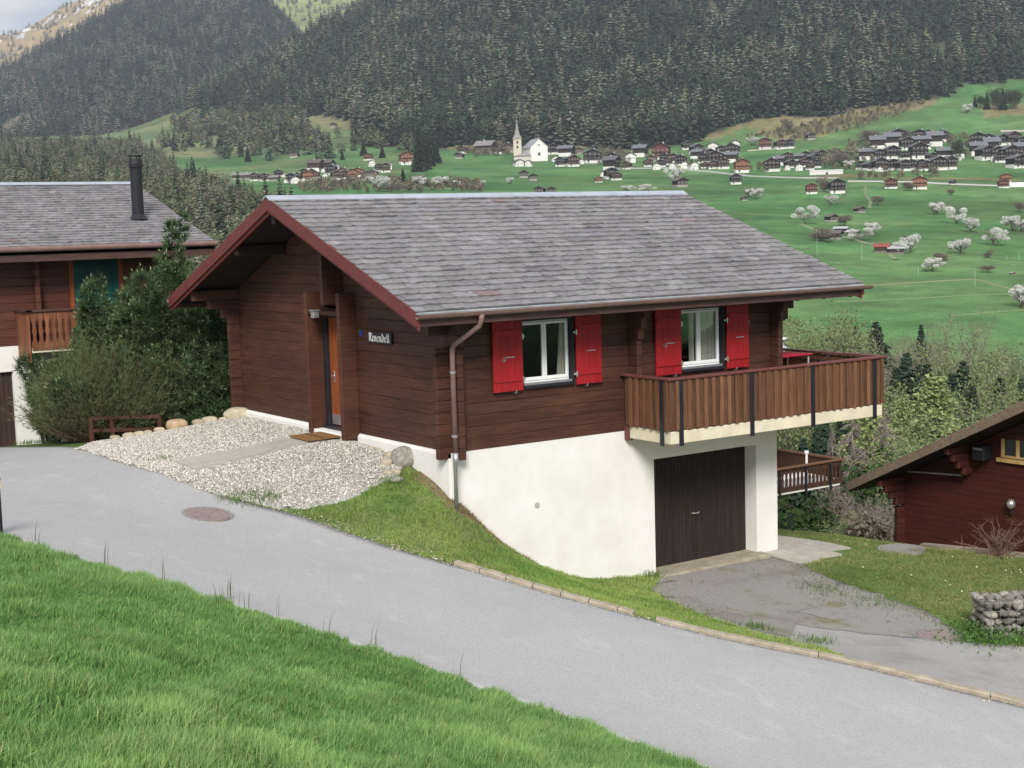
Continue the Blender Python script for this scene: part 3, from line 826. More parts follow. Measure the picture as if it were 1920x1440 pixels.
# stepped corbels carrying the eave purlin
def corbel_x(y0, y1, steps, parent=chalet, out_=-1, x=0.0):
    """steps: list of (z0, z1, reach) beams that run along X out of the gable wall"""
    m = MB()
    for (z0, z1, rch) in steps:
        c = rr.uniform(.9, 1.15); m.col((c, c, c))
        a, b_ = sorted((x, x + out_ * rch))
        m.box(a, b_, y0, y1, z0 + .002, z1, .012)
    return m.build('corbel', M_['log'], parent)
def corbel_y(x0, x1, steps, parent=chalet, y=0.0):
    m = MB()
    for (z0, z1, rch) in steps:
        c = rr.uniform(.9, 1.15); m.col((c, c, c))
        m.box(x0, x1, y - rch, y, z0 + .002, z1, .012)
    return m.build('corbel', M_['log'], parent)
zc = LOGZ1
corbel_x(W - .125, W + .005, [(zc - .62, zc - .41, .42), (zc - .41, zc - .205, .72), (zc - .205, zc, 1.08)])
corbel_x(-.005, .125, [(zc - .62, zc - .41, .40), (zc - .41, zc - .205, .62), (zc - .205, zc, .95)])
corbel_x(-.005, .125, [(zc - .82, zc - .615, .42), (zc - .61, zc - .41, .58), (zc - .41, zc - .205, .78), (zc - .205, zc, 1.05)], out_=1, x=L)
corbel_y(-.005, .125, [(zc - .82, zc - .615, .34), (zc - .615, zc - .41, .42), (zc - .41, zc - .205, .50), (zc - .205, zc, .60)])
corbel_y(3.945, 4.075, [(zc - .95, zc - .74, .33), (zc - .74, zc - .55, .42), (zc - .55, zc - .3, .52), (zc - .3, zc, .62)])
corbel_y(L - .125, L + .005, [(zc - .82, zc - .615, .34), (zc - .615, zc - .41, .42), (zc - .41, zc - .205, .50), (zc - .205, zc, .60)])

# fins either side of the entrance and the log column over the door
for (ya, yb) in ((4.83, 4.95), (3.40, 3.52)):
    m = MB(); m.col((1.1, 1.0, .95)); 
    m.box(-.36, 0, ya, yb, -.10, 2.74, .012)
    m.build('wall_fin', M_['log'], chalet)
m = MB(); m.col((.9, .85, .85)); m.box(-.46, 0, 3.86, 3.98, 2.50, 3.66, .01); m.build('log_corner', M_['log'], chalet)
m = MB(); m.col((.6, .55, .55)); m.box(-.06, .06, 3.523, 4.827, 2.22, 2.40, .008)
m.box(-.34, -.06, 3.523, 4.827, 2.30, 2.38, .008); m.build('lintel', M_['log'], chalet)
# entrance door
df = MB(); df.box(-.02, .10, 4.70, 4.827, .02, 2.22, .006); df.box(-.02, .10, 3.523, 3.60, .02, 2.22, .006); df.box(-.10, .14, 3.53, 4.82, -.008, .045, .006)
df.build('door_frame', M_['dark_frame'], chalet)
d = MB(); d.box(.06, .11, 3.60, 4.70, .05, 2.22, .005)
for k in range(1, 7): d.box(.052, .061, 3.60 + k * .157 - .007, 3.60 + k * .157 + .007, .3, 2.18)
door = d.build('entrance_door', M_['orange_wood'], chalet)
m = MB(); m.box(.045, .061, 3.63, 4.66, .07, .27, .003); m.build('kick_plate', M_['chrome'], door)
m = MB(); m.box(.035, .061, 3.98, 4.28, 1.15, 1.98, .006); mm = m.build('door_window', M_['orange_wood'], door)
m = MB(); m.box(.028, .034, 4.03, 4.23, 1.20, 1.93); m.build('pane', M_['glass'], door)
m = MB(); m.tube([(.05,4.52,1.05),(.0,4.52,1.05),(.0,4.40,1.05)], .012, 8); m.box(.045, .062, 4.49, 4.55, .92, 1.15, .004); m.build('handle', M_['chrome'], door)
# lamp over the door
m = MB(); m.box(-.345, -.04, 4.30, 4.40, 2.285, 2.298, .002); m.build('wall_lamp', M_['dark_frame'], chalet)
m = MB(); m.box(-.46, -.34, 4.28, 4.42, 2.24, 2.38, .01); lampb = m.build('lamp_box', M_['metal'], chalet)
m = MB(); m.box(-.49, -.32, 4.26, 4.44, 2.38, 2.40, .004); m.build('lamp_cap', M_['metal'], lampb)

# name board with blackletter lettering, and the small blue number plate
m = MB(); m.box(-.045, -.006, 1.95, 2.86, 1.80, 2.03, .008); sign = m.build('name_sign', M_['dark_frame'], chalet)
GL = {'R': (.56, [[(.1,0),(.1,1)],[(.0,.97),(.3,1),(.46,.86),(.44,.62),(.14,.50)],[(.24,.52),(.44,.06),(.54,.02)],[(.24,.95),(.24,.55)]]),
 'i': (.26, [[(.04,.56),(.12,.62),(.12,.06),(.2,.0)],[(.1,.80),(.16,.88)]]),
 'v': (.48, [[(.04,.56),(.12,.66),(.12,.12),(.26,.0),(.38,.12),(.38,.56),(.26,.66)]]),
 'e': (.42, [[(.34,.10),(.24,.0),(.12,.10),(.12,.52),(.26,.64),(.34,.52),(.14,.32)]]),
 'n': (.50, [[(.04,.56),(.12,.64),(.12,.0)],[(.12,.50),(.30,.64),(.38,.54),(.38,.06),(.46,.0)]]),
 'd': (.46, [[(.26,.62),(.12,.50),(.12,.12),(.26,.0),(.38,.12),(.38,.56),(.26,.74),(.10,.98)]]),
 'l': (.26, [[(.06,.92),(.12,1.0),(.12,.08),(.2,.0)]])}
txt = 'Rivendell'; tw = sum(GL[c][0] for c in txt); hh = .155; sx = .80 / tw
lt = MB(); cx_ = 0; dk = 0
for ch in txt:
    wd, strokes = GL[ch]
    for st in strokes:
        for (p, q) in zip(st[:-1], st[1:]):
            def T_(a): return (2.81 - (cx_ + a[0]) * sx, 1.838 + a[1] * hh)
            P, Q = T_(p), T_(q); nx, nz = -.0115, .009
            quad = [(P[0]-nx, P[1]-nz), (P[0]+nx, P[1]+nz), (Q[0]+nx, Q[1]+nz), (Q[0]-nx, Q[1]-nz)]
            dk = (dk + 1) % 7; xo = -.047 - dk * .0007
            lt.loft([(-.044, a, c_) for a, c_ in quad], [(xo - .003, a, c_) for a, c_ in quad])
    cx_ += wd
lt.build('lettering', M_['white'], sign)
m = MB(); m.col((.03,.06,.22)); m.box(-.022, -.004, 3.12, 3.25, 1.90, 2.02, .003); m.build('number_plate', M_['plain'], chalet)

# windows, linings, sills, curtains
for i, (x0, x1) in enumerate(WIN):
    ln = MB(); ln.col((.5, .45, .5))
    ln.box(x0 - .001, x0 + .03, -.045, .26, WZ0, WZ1, .004); ln.box(x1 - .03, x1 + .001, -.045, .26, WZ0, WZ1, .004)
    ln.box(x0 + .03, x1 - .03, -.045, .26, WZ1 - .03, WZ1, .004); ln.box(x0 + .03, x1 - .03, -.08, .26, WZ0, WZ0 + .045, .004)
    ln.build('window_lining', M_['dark_frame'], chalet)
    wx0, wx1 = x0 + .02, x1 - .035
    f = window(chalet, wx0, wx1, WZ0 + .05, WZ1 - .032, .12, rr)
    s_ = MB(); s_.box(wx0, wx1, -.02, .089, WZ0 + .046, WZ0 + .09, .008); s_.build('sill', M_['metal'], f)
    # gathered curtain behind the right-hand light
    cu = MB()
    cw = (.17, .44)[i]; ca = wx1 - .06
    zt, zb = WZ1 - .06, WZ0 + .12
    n = 26
    for k in range(n):
        def at(q, top_):
            w_ = cw if not top_ else cw * (.45 if i == 0 else .95)
            return (ca - w_ * q, .158 + .02 * math.sin(q * 38), zt if top_ else zb)
        a, b_ = k / n, (k + 1) / n
        cu.face([at(a, 0), at(b_, 0), at(b_, 1), at(a, 1)])
    if i == 1:
        for k in range(10):
            a, b_ = k / 10, (k + 1) / 10
            cu.face([(wx0 + .50 - .12*a, .160 + .02*math.sin(a*20), zb), (wx0 + .50 - .12*b_, .160 + .02*math.sin(b_*20), zb), (wx0 + .50 - .12*b_, .160 + .02*math.sin(b_*20), zt), (wx0 + .50 - .12*a, .160 + .02*math.sin(a*20), zt)])
    cu.build('curtain', M_['curtain'], f, smooth=True)

def shutter(x0, x1, z0, z1, y, mirror):
    s_ = MB(); n = 4; w_ = (x1 - x0) / n
    for k in range(n):
        c = rr.uniform(.93, 1.07); s_.col((c, c, c)); s_.box(x0 + k*w_ + .0015, x0 + (k+1)*w_ - .0015, y, y + .032, z0, z1, .004)
    s_.col((1, 1, 1))
    for zz in (z0 + .17, z1 - .27): s_.box(x0 + .02, x1 - .02, y - .022, y, zz, zz + .10, .006)
    o = s_.build('shutter', M_['red'], chalet)
    m = MB(); xm = (x0 + x1) / 2
    m.box(xm - .06, xm + .14, y - .018, y - .002, z0 + .60, z0 + .622, .003)
    if mirror < 0:
        m.tube([(xm - .10 + .035*math.cos(a), y - .012, z0 + .575 + .035*math.sin(a)) for a in np.linspace(0, 2*math.pi, 12)], .007, 6)
    m.build('latch_bar', M_['metal'], o)
    xe = x1 if mirror < 0 else x0
    for zz in (z0 + .20, z1 - .30):
        m = MB(); m.tube([(xe - mirror*.0, y - .01, zz - .05), (xe, y - .01, zz + .05)], .016, 8); m.box(min(xe, xe + mirror*-.05), max(xe, xe + mirror*-.05), y + .004, y + .016, zz - .02, zz + .02); m.build('hinge', M_['chrome'], o)
    m = MB(); m.tube([(x0 + (.70 if mirror < 0 else .35) * (x1-x0), y + .02, z0 - .035), (x0 + (.70 if mirror < 0 else .35) * (x1-x0), y - .05, z0 - .03), (x0 + (.70 if mirror < 0 else .35) * (x1-x0), y - .05, z0 + .02)], .010, 6)
    m.build('hook', M_['chrome'], o)
for (x0, x1) in WIN:
    shutter(x0 - .65, x0 - .015, .985, 2.25, -.09, -1)
    shutter(x1 + .015, x1 + .60, .985, 2.25, -.09, 1)
# small round vent on the logs, cable gland on the render
m = MB(); m.tube([(6.98 + .055*math.cos(a), -.012, 1.86 + .055*math.sin(a)) for a in np.linspace(0, 2*math.pi, 16)], .012, 6); m.build('vent_ring', M_['metal'], chalet)
m = MB(); m.tube([(1.74, -.025, -1.14), (1.74, -.05, -1.14)], .05, 16); m.build('vent_cap', M_['concrete'], chalet)

# roof
RX0, RX1, EY = -1.208, 9.27, -.976
deck = MB(); TH = .15
def zt_(y): return rz_(y) - .045
for sgn in (0, 1):
    ys = (EY, YR) if sgn == 0 else (YR, W - EY)
    a, b_ = ys
    deck.xprism([(a, zt_(a) - TH), (b_, zt_(b_) - TH), (b_, zt_(b_)), (a, zt_(a))], RX0 + .05, RX1 - .03)
slm = MB(); sr = random.Random(5)
cs = math.sqrt(1 + SL * SL); LEN = (YR - EY) * cs
NR = 24
def fA(u, v, w): 
    y = EY + v / cs; z = rz_(EY) - .045 + v / cs * SL
    return (RX0 + u, y - w * SL / cs, z + w / cs)
def fB(u, v, w):
    y = W - EY - v / cs; z = rz_(EY) - .045 + v / cs * SL
    return (RX0 + u, y + w * SL / cs, z + w / cs)
slates(slm, fA, NR, .36, RX1 - RX0, sr, LEN / NR)
slates(slm, fB, NR, .30, RX1 - RX0, sr, LEN / NR)
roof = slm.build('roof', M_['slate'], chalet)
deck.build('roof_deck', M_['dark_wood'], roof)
m = MB()
m.xprism([(YR - .17, rz_(YR - .17) + .022), (YR, 4.60 + .045), (YR + .17, rz_(YR + .17) + .022), (YR + .17, rz_(YR + .17) - .0), (YR, 4.60 + .02), (YR - .17, rz_(YR - .17) - .0)], RX0 - .03, RX1 + .03)
m.build('ridge_cap', M_['zinc'], roof)
# bargeboards front and back: wide outer board and a narrow lower one set back
for (xf, dx) in ((RX0, 1), (RX1, -1)):
    for (sgn) in (0, 1):
        ya, yb = (EY - .02, YR) if sgn == 0 else (YR, W - EY + .02)
        m = MB()
        x0, x1 = sorted((xf - dx * .012, xf + dx * .038))
        tq = 0 if dx > 0 else .06
        m.xprism([(ya, rz_(ya) - .24), (yb, rz_(yb) - .24), (yb, rz_(yb) - tq), (ya, rz_(ya) - tq)], x0, x1)
        x0, x1 = sorted((xf + dx * .038, xf + dx * .075))
        m.xprism([(ya + (.0 if sgn == 0 else 0), rz_(ya) - .31), (yb, rz_(yb) - .31), (yb, rz_(yb) - .06), (ya, rz_(ya) - .06)], x0, x1)
        m.build('bargeboard', M_['barge'], roof)
# eave: pale first strip, gutter, fascia
for sgn in (0, 1):
    f_ = fA if sgn == 0 else fB
    m = MB(); m.loft([f_(-.0, -.045, .0), f_(RX1 - RX0, -.045, .0), f_(RX1 - RX0, .05, .012), f_(0, .05, .012)], [f_(-.0, -.045, .02), f_(RX1 - RX0, -.045, .02), f_(RX1 - RX0, .05, .026), f_(0, .05, .026)])
    m.build('eave_strip', M_['eave_slate'], roof)
    s_ = -1 if sgn == 0 else 1
    y0 = EY if sgn == 0 else W - EY
    zg = rz_(EY) - .065
    m = MB(); n = 12; ri, ro = .062, .068
    c0 = y0 + s_ * .072
    prof = [(c0 + ro*math.cos(math.pi + math.pi*k/n), zg + ro*math.sin(math.pi + math.pi*k/n)) for k in range(n+1)]
    prof += [(c0 + ri*math.cos(2*math.pi - math.pi*k/n), zg + ri*math.sin(2*math.pi - math.pi*k/n)) for k in range(n+1)]
    for k in range(n):
        a = [prof[k], prof[k+1], prof[2*n+1-k-1], prof[2*n+1-k]]
        m.xprism(a, RX0 - .01, RX1 + .16)
    m.tube([(RX0 - .01, c0 + s_ * .068, zg + .004), (RX1 + .16, c0 + s_ * .068, zg + .004)], .009, 8)
    m.build('gutter', M_['gutter'], roof)
    m = MB(); ya, yb = sorted((y0, y0 + s_ * -.035))
    m.box(RX0 + .05, RX1 - .10, ya - .002, yb, rz_(EY) - .26, rz_(EY) - .10, .006)
    m.build('fascia_board', M_['fascia'], roof)
# purlins and rafters under the overhang
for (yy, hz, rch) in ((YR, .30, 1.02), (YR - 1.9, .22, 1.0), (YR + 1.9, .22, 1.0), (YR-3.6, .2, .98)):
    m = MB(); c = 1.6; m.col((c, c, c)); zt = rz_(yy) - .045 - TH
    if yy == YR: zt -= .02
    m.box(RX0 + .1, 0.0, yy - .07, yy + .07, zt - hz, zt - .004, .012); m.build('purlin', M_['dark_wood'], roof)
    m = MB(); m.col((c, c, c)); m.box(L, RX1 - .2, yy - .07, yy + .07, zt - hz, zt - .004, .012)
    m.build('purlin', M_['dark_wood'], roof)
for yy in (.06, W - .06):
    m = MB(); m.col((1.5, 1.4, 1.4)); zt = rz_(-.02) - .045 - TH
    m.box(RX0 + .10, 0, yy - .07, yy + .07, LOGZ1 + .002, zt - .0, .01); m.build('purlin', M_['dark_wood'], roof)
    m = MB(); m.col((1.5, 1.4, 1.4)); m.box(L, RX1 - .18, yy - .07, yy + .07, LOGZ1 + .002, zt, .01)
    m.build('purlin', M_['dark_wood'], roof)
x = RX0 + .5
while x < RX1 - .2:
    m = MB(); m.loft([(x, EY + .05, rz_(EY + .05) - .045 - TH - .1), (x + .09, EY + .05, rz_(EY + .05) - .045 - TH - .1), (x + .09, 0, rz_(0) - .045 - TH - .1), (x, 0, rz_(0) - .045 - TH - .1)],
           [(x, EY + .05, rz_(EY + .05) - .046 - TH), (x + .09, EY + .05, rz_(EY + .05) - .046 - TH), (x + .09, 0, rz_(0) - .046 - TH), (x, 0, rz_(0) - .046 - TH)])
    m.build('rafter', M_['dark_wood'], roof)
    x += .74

# downpipe
m = MB(); gzp = rz_(EY) - .10
gx = .02; yg = EY - .07
m.tube([(gx, yg, gzp - .0), (gx, yg, gzp - .10), (gx - .01, yg + .03, gzp - .20), (-.13, -.40, 1.93), (-.15, -.36, 1.84), (-.15, -.355, 1.70), (-.15, -.355, .02)], [.062, .046, .044, .044, .044, .044, .044], 14)
dp = m.build('downpipe', M_['gutter'], chalet, smooth=True)
for zz in (1.45, .35):
    m = MB(); m.tube([(-.15, -.355, zz - .02), (-.15, -.355, zz + .02)], .052, 14); m.box(-.15, -.05, -.30, -.24, zz - .012, zz + .012); m.build('bracket', M_['metal'], dp)
m = MB(); m.tube([(-.15, -.355, .06), (-.15, -.355, -.10), (-.13, -.30, -.25), (-.12, -.27, -1.3)], [.05, .05, .034, .034], 14); m.tube([(-.04, -.16, -.2), (-.03, -.15, -1.3)], .016, 8)
m.build('lower_pipe', M_['metal'], dp, smooth=True)

# garage door
g = MB(); n = 44; gw = (GX1 - GX0 + .04) / n
for k in range(n):
    x = GX0 - .02 + k * gw; c = rr.uniform(.85, 1.15); g.col((c, c, c)); g.box(x, x + gw - .012, .30, .33, -2.86, GZ + .01, .006)
g.col((.6, .6, .6)); g.box(GX0 - .02, GX1 + .02, .33, .36, -2.88, GZ + .02)
gd = g.build('garage_door', M_['garage'], chalet)
m = MB(); m.tube([(5.72, .30, -1.88), (5.72, .25, -1.88)], .022, 10); m.tube([(5.72, .255, -1.88), (5.83, .25, -1.89), (5.88, .26, -1.87)], .013, 8); m.build('handle', M_['chrome'], gd)
m = MB(); m.box(5.72, 5.84, .288, .30, -2.56, -2.52, .003); m.build('lock_plate', M_['dark_frame'], gd)
m = MB(); m.box(GX0 - .05, GX1 + .1, -.34, .29, -2.98, -2.835, .012); m.build('threshold', M_['beige_conc'], chalet)

# balcony round the valley side
BX0, BX1, BY0, BY1 = 3.77, 9.40, -1.40, W + .3
s_ = MB(); s_.col((1, 1, 1))
zb0, zb1 = -.12, .118
def slab_piece(x0, x1, y0, y1): s_.box(x0, x1, y0, y1, zb0, zb1, .012)
slab_piece(BX0 + .03, BX1 - .03, BY0 + .005, -PR - .002)
slab_piece(L + PR + .002, BX1 - .03, -PR, BY1 - .1)
slab = s_.build('balcony_slab', M_['slab'], chalet)
m = MB(); m.box(BX0 + .02, BX0 + .10, -.20, -PR - .003, -.16, .12, .006); m.build('bracket', M_['rail'], slab)
def boards(A, B, parent, z0=.135, z1=1.04, side=1, w=.098):
    """upright overlapping boards between two plan points"""
    A = np.array(A, float); B = np.array(B, float); d_ = B - A; ln = np.linalg.norm(d_); t_ = d_ / ln
    nrm = np.array([t_[1], -t_[0]]) * side
    n = max(2, int(round(ln / w))); w_ = ln / n
    m = MB()
    for k in range(n):
        c = rr.uniform(.72, 1.25); m.col((c * rr.uniform(.95, 1.08), c, c * rr.uniform(.9, 1.1)))
        off = .032 if k % 2 else 0.0; c *= (1.12 if k % 2 else .82); m.col((c * 1.03, c, c * .97))
        ww = w_ * (.86 if k % 2 else 1.5); c0 = A + t_ * (w_ * (k + .5))
        a = c0 - t_ * ww / 2 + nrm * off; b_ = c0 + t_ * ww / 2 + nrm * off
        tl = rr.uniform(-.006, .006); tw_ = rr.uniform(-.010, .010)
        zz0 = z0 + rr.uniform(-.012, .012)
        def q(p, z, o, s=0): 
            pp = p + nrm * (o + (.05 * (z1 - z)) * .0) + t_ * s
            return (pp[0], pp[1], z)
        m.loft([q(a, zz0, 0, tl), q(b_, zz0, 0, tl), q(b_, zz0, .020 + tw_*.3, tl), q(a, zz0, .020 - tw_*.3, tl)], [q(a, z1, 0), q(b_, z1, 0), q(b_, z1, .020), q(a, z1, .020)])
    # backing rails
    for zz in (z0 + .12, z1 - .12):
        a = A - nrm * .045; b_ = B - nrm * .045; a2 = A - nrm * .003; b2 = B - nrm * .003
        m.loft([(a[0], a[1], zz), (b_[0], b_[1], zz), (b2[0], b2[1], zz), (a2[0], a2[1], zz)], [(a[0], a[1], zz+.07), (b_[0], b_[1], zz+.07), (b2[0], b2[1], zz+.07), (a2[0], a2[1], zz+.07)])
    return m.build('balcony_panel', M_['board'], parent)
def post(x, y, dx, dy, parent=slab):
    m = MB(); m.box(x - (.05 if dx else .012), x + (.05 if dx else .012), y - (.05 if dy else .012), y + (.05 if dy else .012), -.16, 1.06, .004)
    if dx: m.box(x - .02, x + .02, y + .012, y + .10, -.08, .02)
    else: m.box(x - .08 if x > 6 else x + .012, x - .012 if x > 6 else x + .08, y - .02, y + .02, -.08, .02)
    return m.build('balcony_post', M_['dark_frame'], parent)
yb = BY0 + .02
PX = [4.03, 5.78, 7.39, 9.13]
boards((BX0 + .02, -.14), (BX0 + .02, BY0 + .27), slab, side=1)
boards((BX0 + .02, BY0 + .17), (BX0 + .02, yb), slab, side=1, w=.11)
xs = [BX0 + .02] + PX + [BX1 - .02]
for a, b_ in zip(xs[:-1], xs[1:]):
    boards((a + (.05 if a != xs[0] else .0), yb), (b_ - (.05 if b_ != xs[-1] else 0), yb), slab, side=1)
for x in PX: post(x, yb - .03, 1, 0)
post(BX0 - .01, BY0 + .22, 0, 1)
ysd = [yb, .4, 2.2, 4.0, 5.8, 7.6, BY1 - .05]
for a, b_ in zip(ysd[:-1], ysd[1:]):
    boards((BX1 - .02, a + .04), (BX1 - .02, b_ - .04), slab, side=1)
for y in ysd[1:-1]: post(BX1 + .02, y, 0, 1)
m = MB(); m.col((1, 1, 1))
m.box(BX0 - .05, BX0 + .09, yb + .07, -.02, 1.055, 1.10, .008)
m.box(BX0 - .05, BX1 + .09, yb - .07, yb + .07, 1.055, 1.10, .008)
m.box(BX1 - .07, BX1 + .09, yb + .07, BY1, 1.055, 1.10, .008)
m.build('handrail', M_['rail'], slab)
# posts inside hold a red folded table on the balcony
t_ = empty('garden_table', (8.55, .55, .14), label='bright red table top just showing above the balcony rail', cat='table')
m = MB(); m.col((.55,.02,.05)); m.box(8.05, 9.05, .2, .95, 1.055, 1.085, .01); m.build('tabletop', M_['plain'], t_)
for (xx, yy) in ((8.12,.27),(8.98,.27),(8.12,.88),(8.98,.88)):
    m = MB(); m.col((.5,.5,.5)); m.tube([(xx, yy, .14), (xx, yy, 1.055)], .018, 8); m.build('leg', M_['plain'], t_)
t_ = empty('drying_frame', (8.9, -.6, .14), label='thin dark wire arm arching above the balcony rail', cat='frame')
m = MB(); m.tube([(7.9,-1.0,1.0),(8.6,-.8,1.2),(9.0,-.7,1.28),(9.3,-.9,1.22)], .008, 6); m.tube([(9.0,-.7,1.28),(9.0,-.7,.14)], .010, 6); m.build('arm', M_['dark_frame'], t_)

# doormat
t_ = empty('doormat', (-.45, 4.05, -.1)); tag(t_, 'brown coir doormat on the path in front of the entrance door', 'doormat')
m = MB(); z0 = gz(-.6, 4.1) + .088
m.loft([(-.32,4.5,z0),(-1.02,4.5,z0-.005),(-1.02,3.62,z0-.005),(-.32,3.62,z0)], [(-.32,4.5,z0+.02),(-1.02,4.5,z0+.015),(-1.02,3.62,z0+.015),(-.32,3.62,z0+.02)])
m.build('pile', M_['coir'], t_)
m = MB(); m.col((.12,.06,.03)); m.box(-.70, -.64, 3.66, 4.46, z0 + .016, z0 + .0225); m.build('stripe', M_['plain'], t_)

# ------------------------------------------------------------ stones
def rock(name, c, s, seed, material, label=None, cat='stone', group=None, rz=0.0, col=(1,1,1), parent=None):
    import bmesh
    bm = bmesh.new(); bmesh.ops.create_icosphere(bm, subdivisions=3, radius=1)
    r2 = random.Random(seed); ph = [r2.uniform(0, 6.28) for _ in range(9)]
    for v in bm.verts:
        p = v.co.copy()
        k = 1 + .09*math.sin(p.x*2.1+ph[0]) + .08*math.sin(p.y*2.7+ph[1]) + .07*math.sin(p.z*2.3+ph[2]) + .05*math.sin((p.x+p.y)*4.5+ph[3]) + .03*math.sin((p.z-p.y)*7+ph[4])
        q = p * k
        q = Vector((math.copysign(abs(q.x)**.88, q.x)*s[0], math.copysign(abs(q.y)**.88, q.y)*s[1], math.copysign(abs(q.z)**.88, q.z)*s[2]))
        v.co = Matrix.Rotation(rz, 3, 'Z') @ q
    me = bpy.data.meshes.new(name); bm.to_mesh(me); bm.free()
    a = me.attributes.new('Col', 'FLOAT_COLOR', 'FACE')
    a.data.foreach_set('color', np.array([(*col, 1)] * len(me.polygons), np.float32).ravel())
    me.polygons.foreach_set('use_smooth', [True] * len(me.polygons)); me.materials.append(material)
    o = bpy.data.objects.new(name, me); COL.objects.link(o); o.location = c
    return tag(o, label, cat, group)
row = [(216,816,9,'tiny grey stone ending the row by the low fence',.8),(240,812,11,'small pale stone second from the left end of the stone row',.95),
 (260,809,10,'small flat pale stone in front of the low fence',1.0),(278,806,9,'little rounded stone left of the middle of the stone row',.9),(300,804,11,'round whitish stone beside the orange-tinted stone',1.1),
 (334,799,23,'long orange-tinted stone in the stone row by the shrubs',1.0),(372,794,12,'tan stone right of the long orange-tinted one',.9),(394,794,15,'rounded cream stone in the stone row by the shrubs',1.1),
 (419,796,8,'small white stone before the large flat cream one',1.15),(447,789,26,'largest flat cream stone next to the chalet corner',1.1)]
for i, (px, py, hw, lab, c) in enumerate(row):
    d = pxray(px, py); a_, b_ = np.array([-.30, 9.0]), np.array([-3.25, 9.5])
    A2 = np.array([[d[0], -(b_ - a_)[0]], [d[1], -(b_ - a_)[1]]]); q_ = np.linalg.solve(A2, a_ - CAM[:2])
    xy_ = a_ + (b_ - a_) * q_[1]; p = np.array([xy_[0], xy_[1], gz(float(xy_[0]), float(xy_[1])) + .03]); D_ = (p - CAM) @ c_f; w_ = hw * D_ / FPX
    cc_ = (c * (1.08 if 'long orange-tinted stone' in lab else 1.0), c * (.86 if 'long orange-tinted stone' in lab else .97), c * (.66 if 'long orange-tinted stone' in lab else .86))
    rock('stone', (p[0], p[1], p[2] + w_*.28), (w_*1.0, w_*.75, w_*.52), 30 + i, M_['stone'], lab, 'stone', 'stones edging the gravel by the shrubs', -.55, cc_)
clus = [(758,864,25,.85,'big round speckled boulder on the gravel corner',M_['boulder']),(731,852,12,.6,'flat tan stone left of the big boulder',M_['stone']),(711,843,8,.6,'small stone at the wall end of the boulder group',M_['stone']),
 (724,868,11,.8,'yellowish stone leaning at the left of the big boulder',M_['stone']),(726,884,9,.6,'pale chip stone below the yellowish one',M_['stone']),(744,884,9,.7,'small tan stone at the foot of the big boulder',M_['stone']),
 (742,897,13,.45,'dark flat stone at the top of the grass bank',M_['boulder']),(695,838,7,.6,'smallest stone along the plinth near the boulder',M_['stone']),(745,843,9,.6,'grey stone tucked behind the big boulder',M_['boulder'])]
for i, (px, py, hw, fl, lab, mt) in enumerate(clus):
    p = gp(px, py + 6); D_ = (p - CAM) @ c_f; w_ = hw * D_ / FPX
    rock('boulder' if i == 0 else 'stone', (p[0], p[1], p[2] + w_*fl*.62), (w_, w_*.9, w_*fl), 60 + i, mt, lab, 'boulder' if i == 0 else 'stone', None if i == 0 else 'stones round the boulder', i, (1, .96, .88) if mt is M_['stone'] else (1, 1, .97))

# low wooden rail fence by the shrubs
p1 = np.array([-3.75, 10.3, 0]); p2 = np.array([-2.1, 9.9, 0])
for p_, py_ in ((p1, 817), (p2, 813)):
    d = pxray(172 if p_ is p1 else 300, py_); k_ = (p_[1] - CAM[1]) / d[1]; p_[0] = CAM[0] + d[0] * k_; p_[2] = CAM[2] + d[2] * k_
t_ = empty('rail_fence', tuple(p1), label='low brown wooden rail fence in front of the juniper shrub', cat='fence')
for k, q in enumerate((0.0, .30, 1.0)):
    p = p1 * (1-q) + p2 * q; z = p[2]
    m = MB(); m.box(p[0]-.045, p[0]+.045, p[1]-.045, p[1]+.045, z - .4, z + .40, .01); m.build('post', M_['log_nb'], t_)
for h in (.36, .08):
    m = MB(); a = p1 + np.array([0, -.05, h]); b_ = p2 + np.array([0, -.05, h]); 
    m.loft([a, a + (0,.03,0), a + (0,.03,.07), a + (0,0,.07)], [b_, b_ + (0,.03,0), b_ + (0,.03,.07), b_ + (0,0,.07)]); m.build('rail', M_['log_nb'], t_)

# marker post at the left edge
p = gp(-2, 1003)
t_ = empty('marker_post', tuple(p), label='dark roadside marker post with a yellow band at the left edge', cat='post')
m = MB(); m.box(p[0]-.05, p[0]+.05, p[1]-.05, p[1]+.05, p[2]-.1, p[2]+.78, .008); m.box(p[0]-.06, p[0]+.06, p[1]-.06, p[1]+.06, p[2]+.78, p[2]+.81, .004); m.build('shaft', M_['dark_frame'], t_)
m = MB(); m.col((.75,.65,.02)); m.box(p[0]-.054, p[0]+.054, p[1]-.054, p[1]+.054, p[2]+.66, p[2]+.72); m.build('band', M_['plain'], t_)

# ------------------------------------------------------------ left neighbour chalet
NX1 = 1.30; NY = 14.3
nb = empty('chalet', (-4, NY + 4, -1), label='neighbouring chalet on the left with green shutters and a tall dark chimney pipe', cat='chalet')
m = MB(); m.col((1, 1, 1))
m.box(-3.66, .45, NY, NY + .3, -2.4, 1.41); m.box(-13, -6.3, NY, NY + .3, -2.4, 1.41); m.box(-6.3, -3.66, NY, NY + .3, .80, 1.41)
m.box(.15, .45, NY + .3, NY + 8, -3.4, 1.41); m.build('basement_wall', M_['plaster'], nb)
g = MB(); n = 20
for k in range(n):
    x = -6.3 + k * 2.64 / n; c = rr.uniform(.85, 1.15); g.col((c * 1.5, c * 1.1, c)); g.box(x, x + 2.64/n - .01, NY + .12, NY + .15, -1.4, .80, .005)
g.build('garage_door', M_['garage'], nb)
m = MB()
log_run(m, 'x', NY + .02, -13, .42, 1.41, 3.72, .12, -1, rr, [(-2.05, -.93, 1.5, 3.42)])
m.build('log_wall', M_['log_nb'], nb)
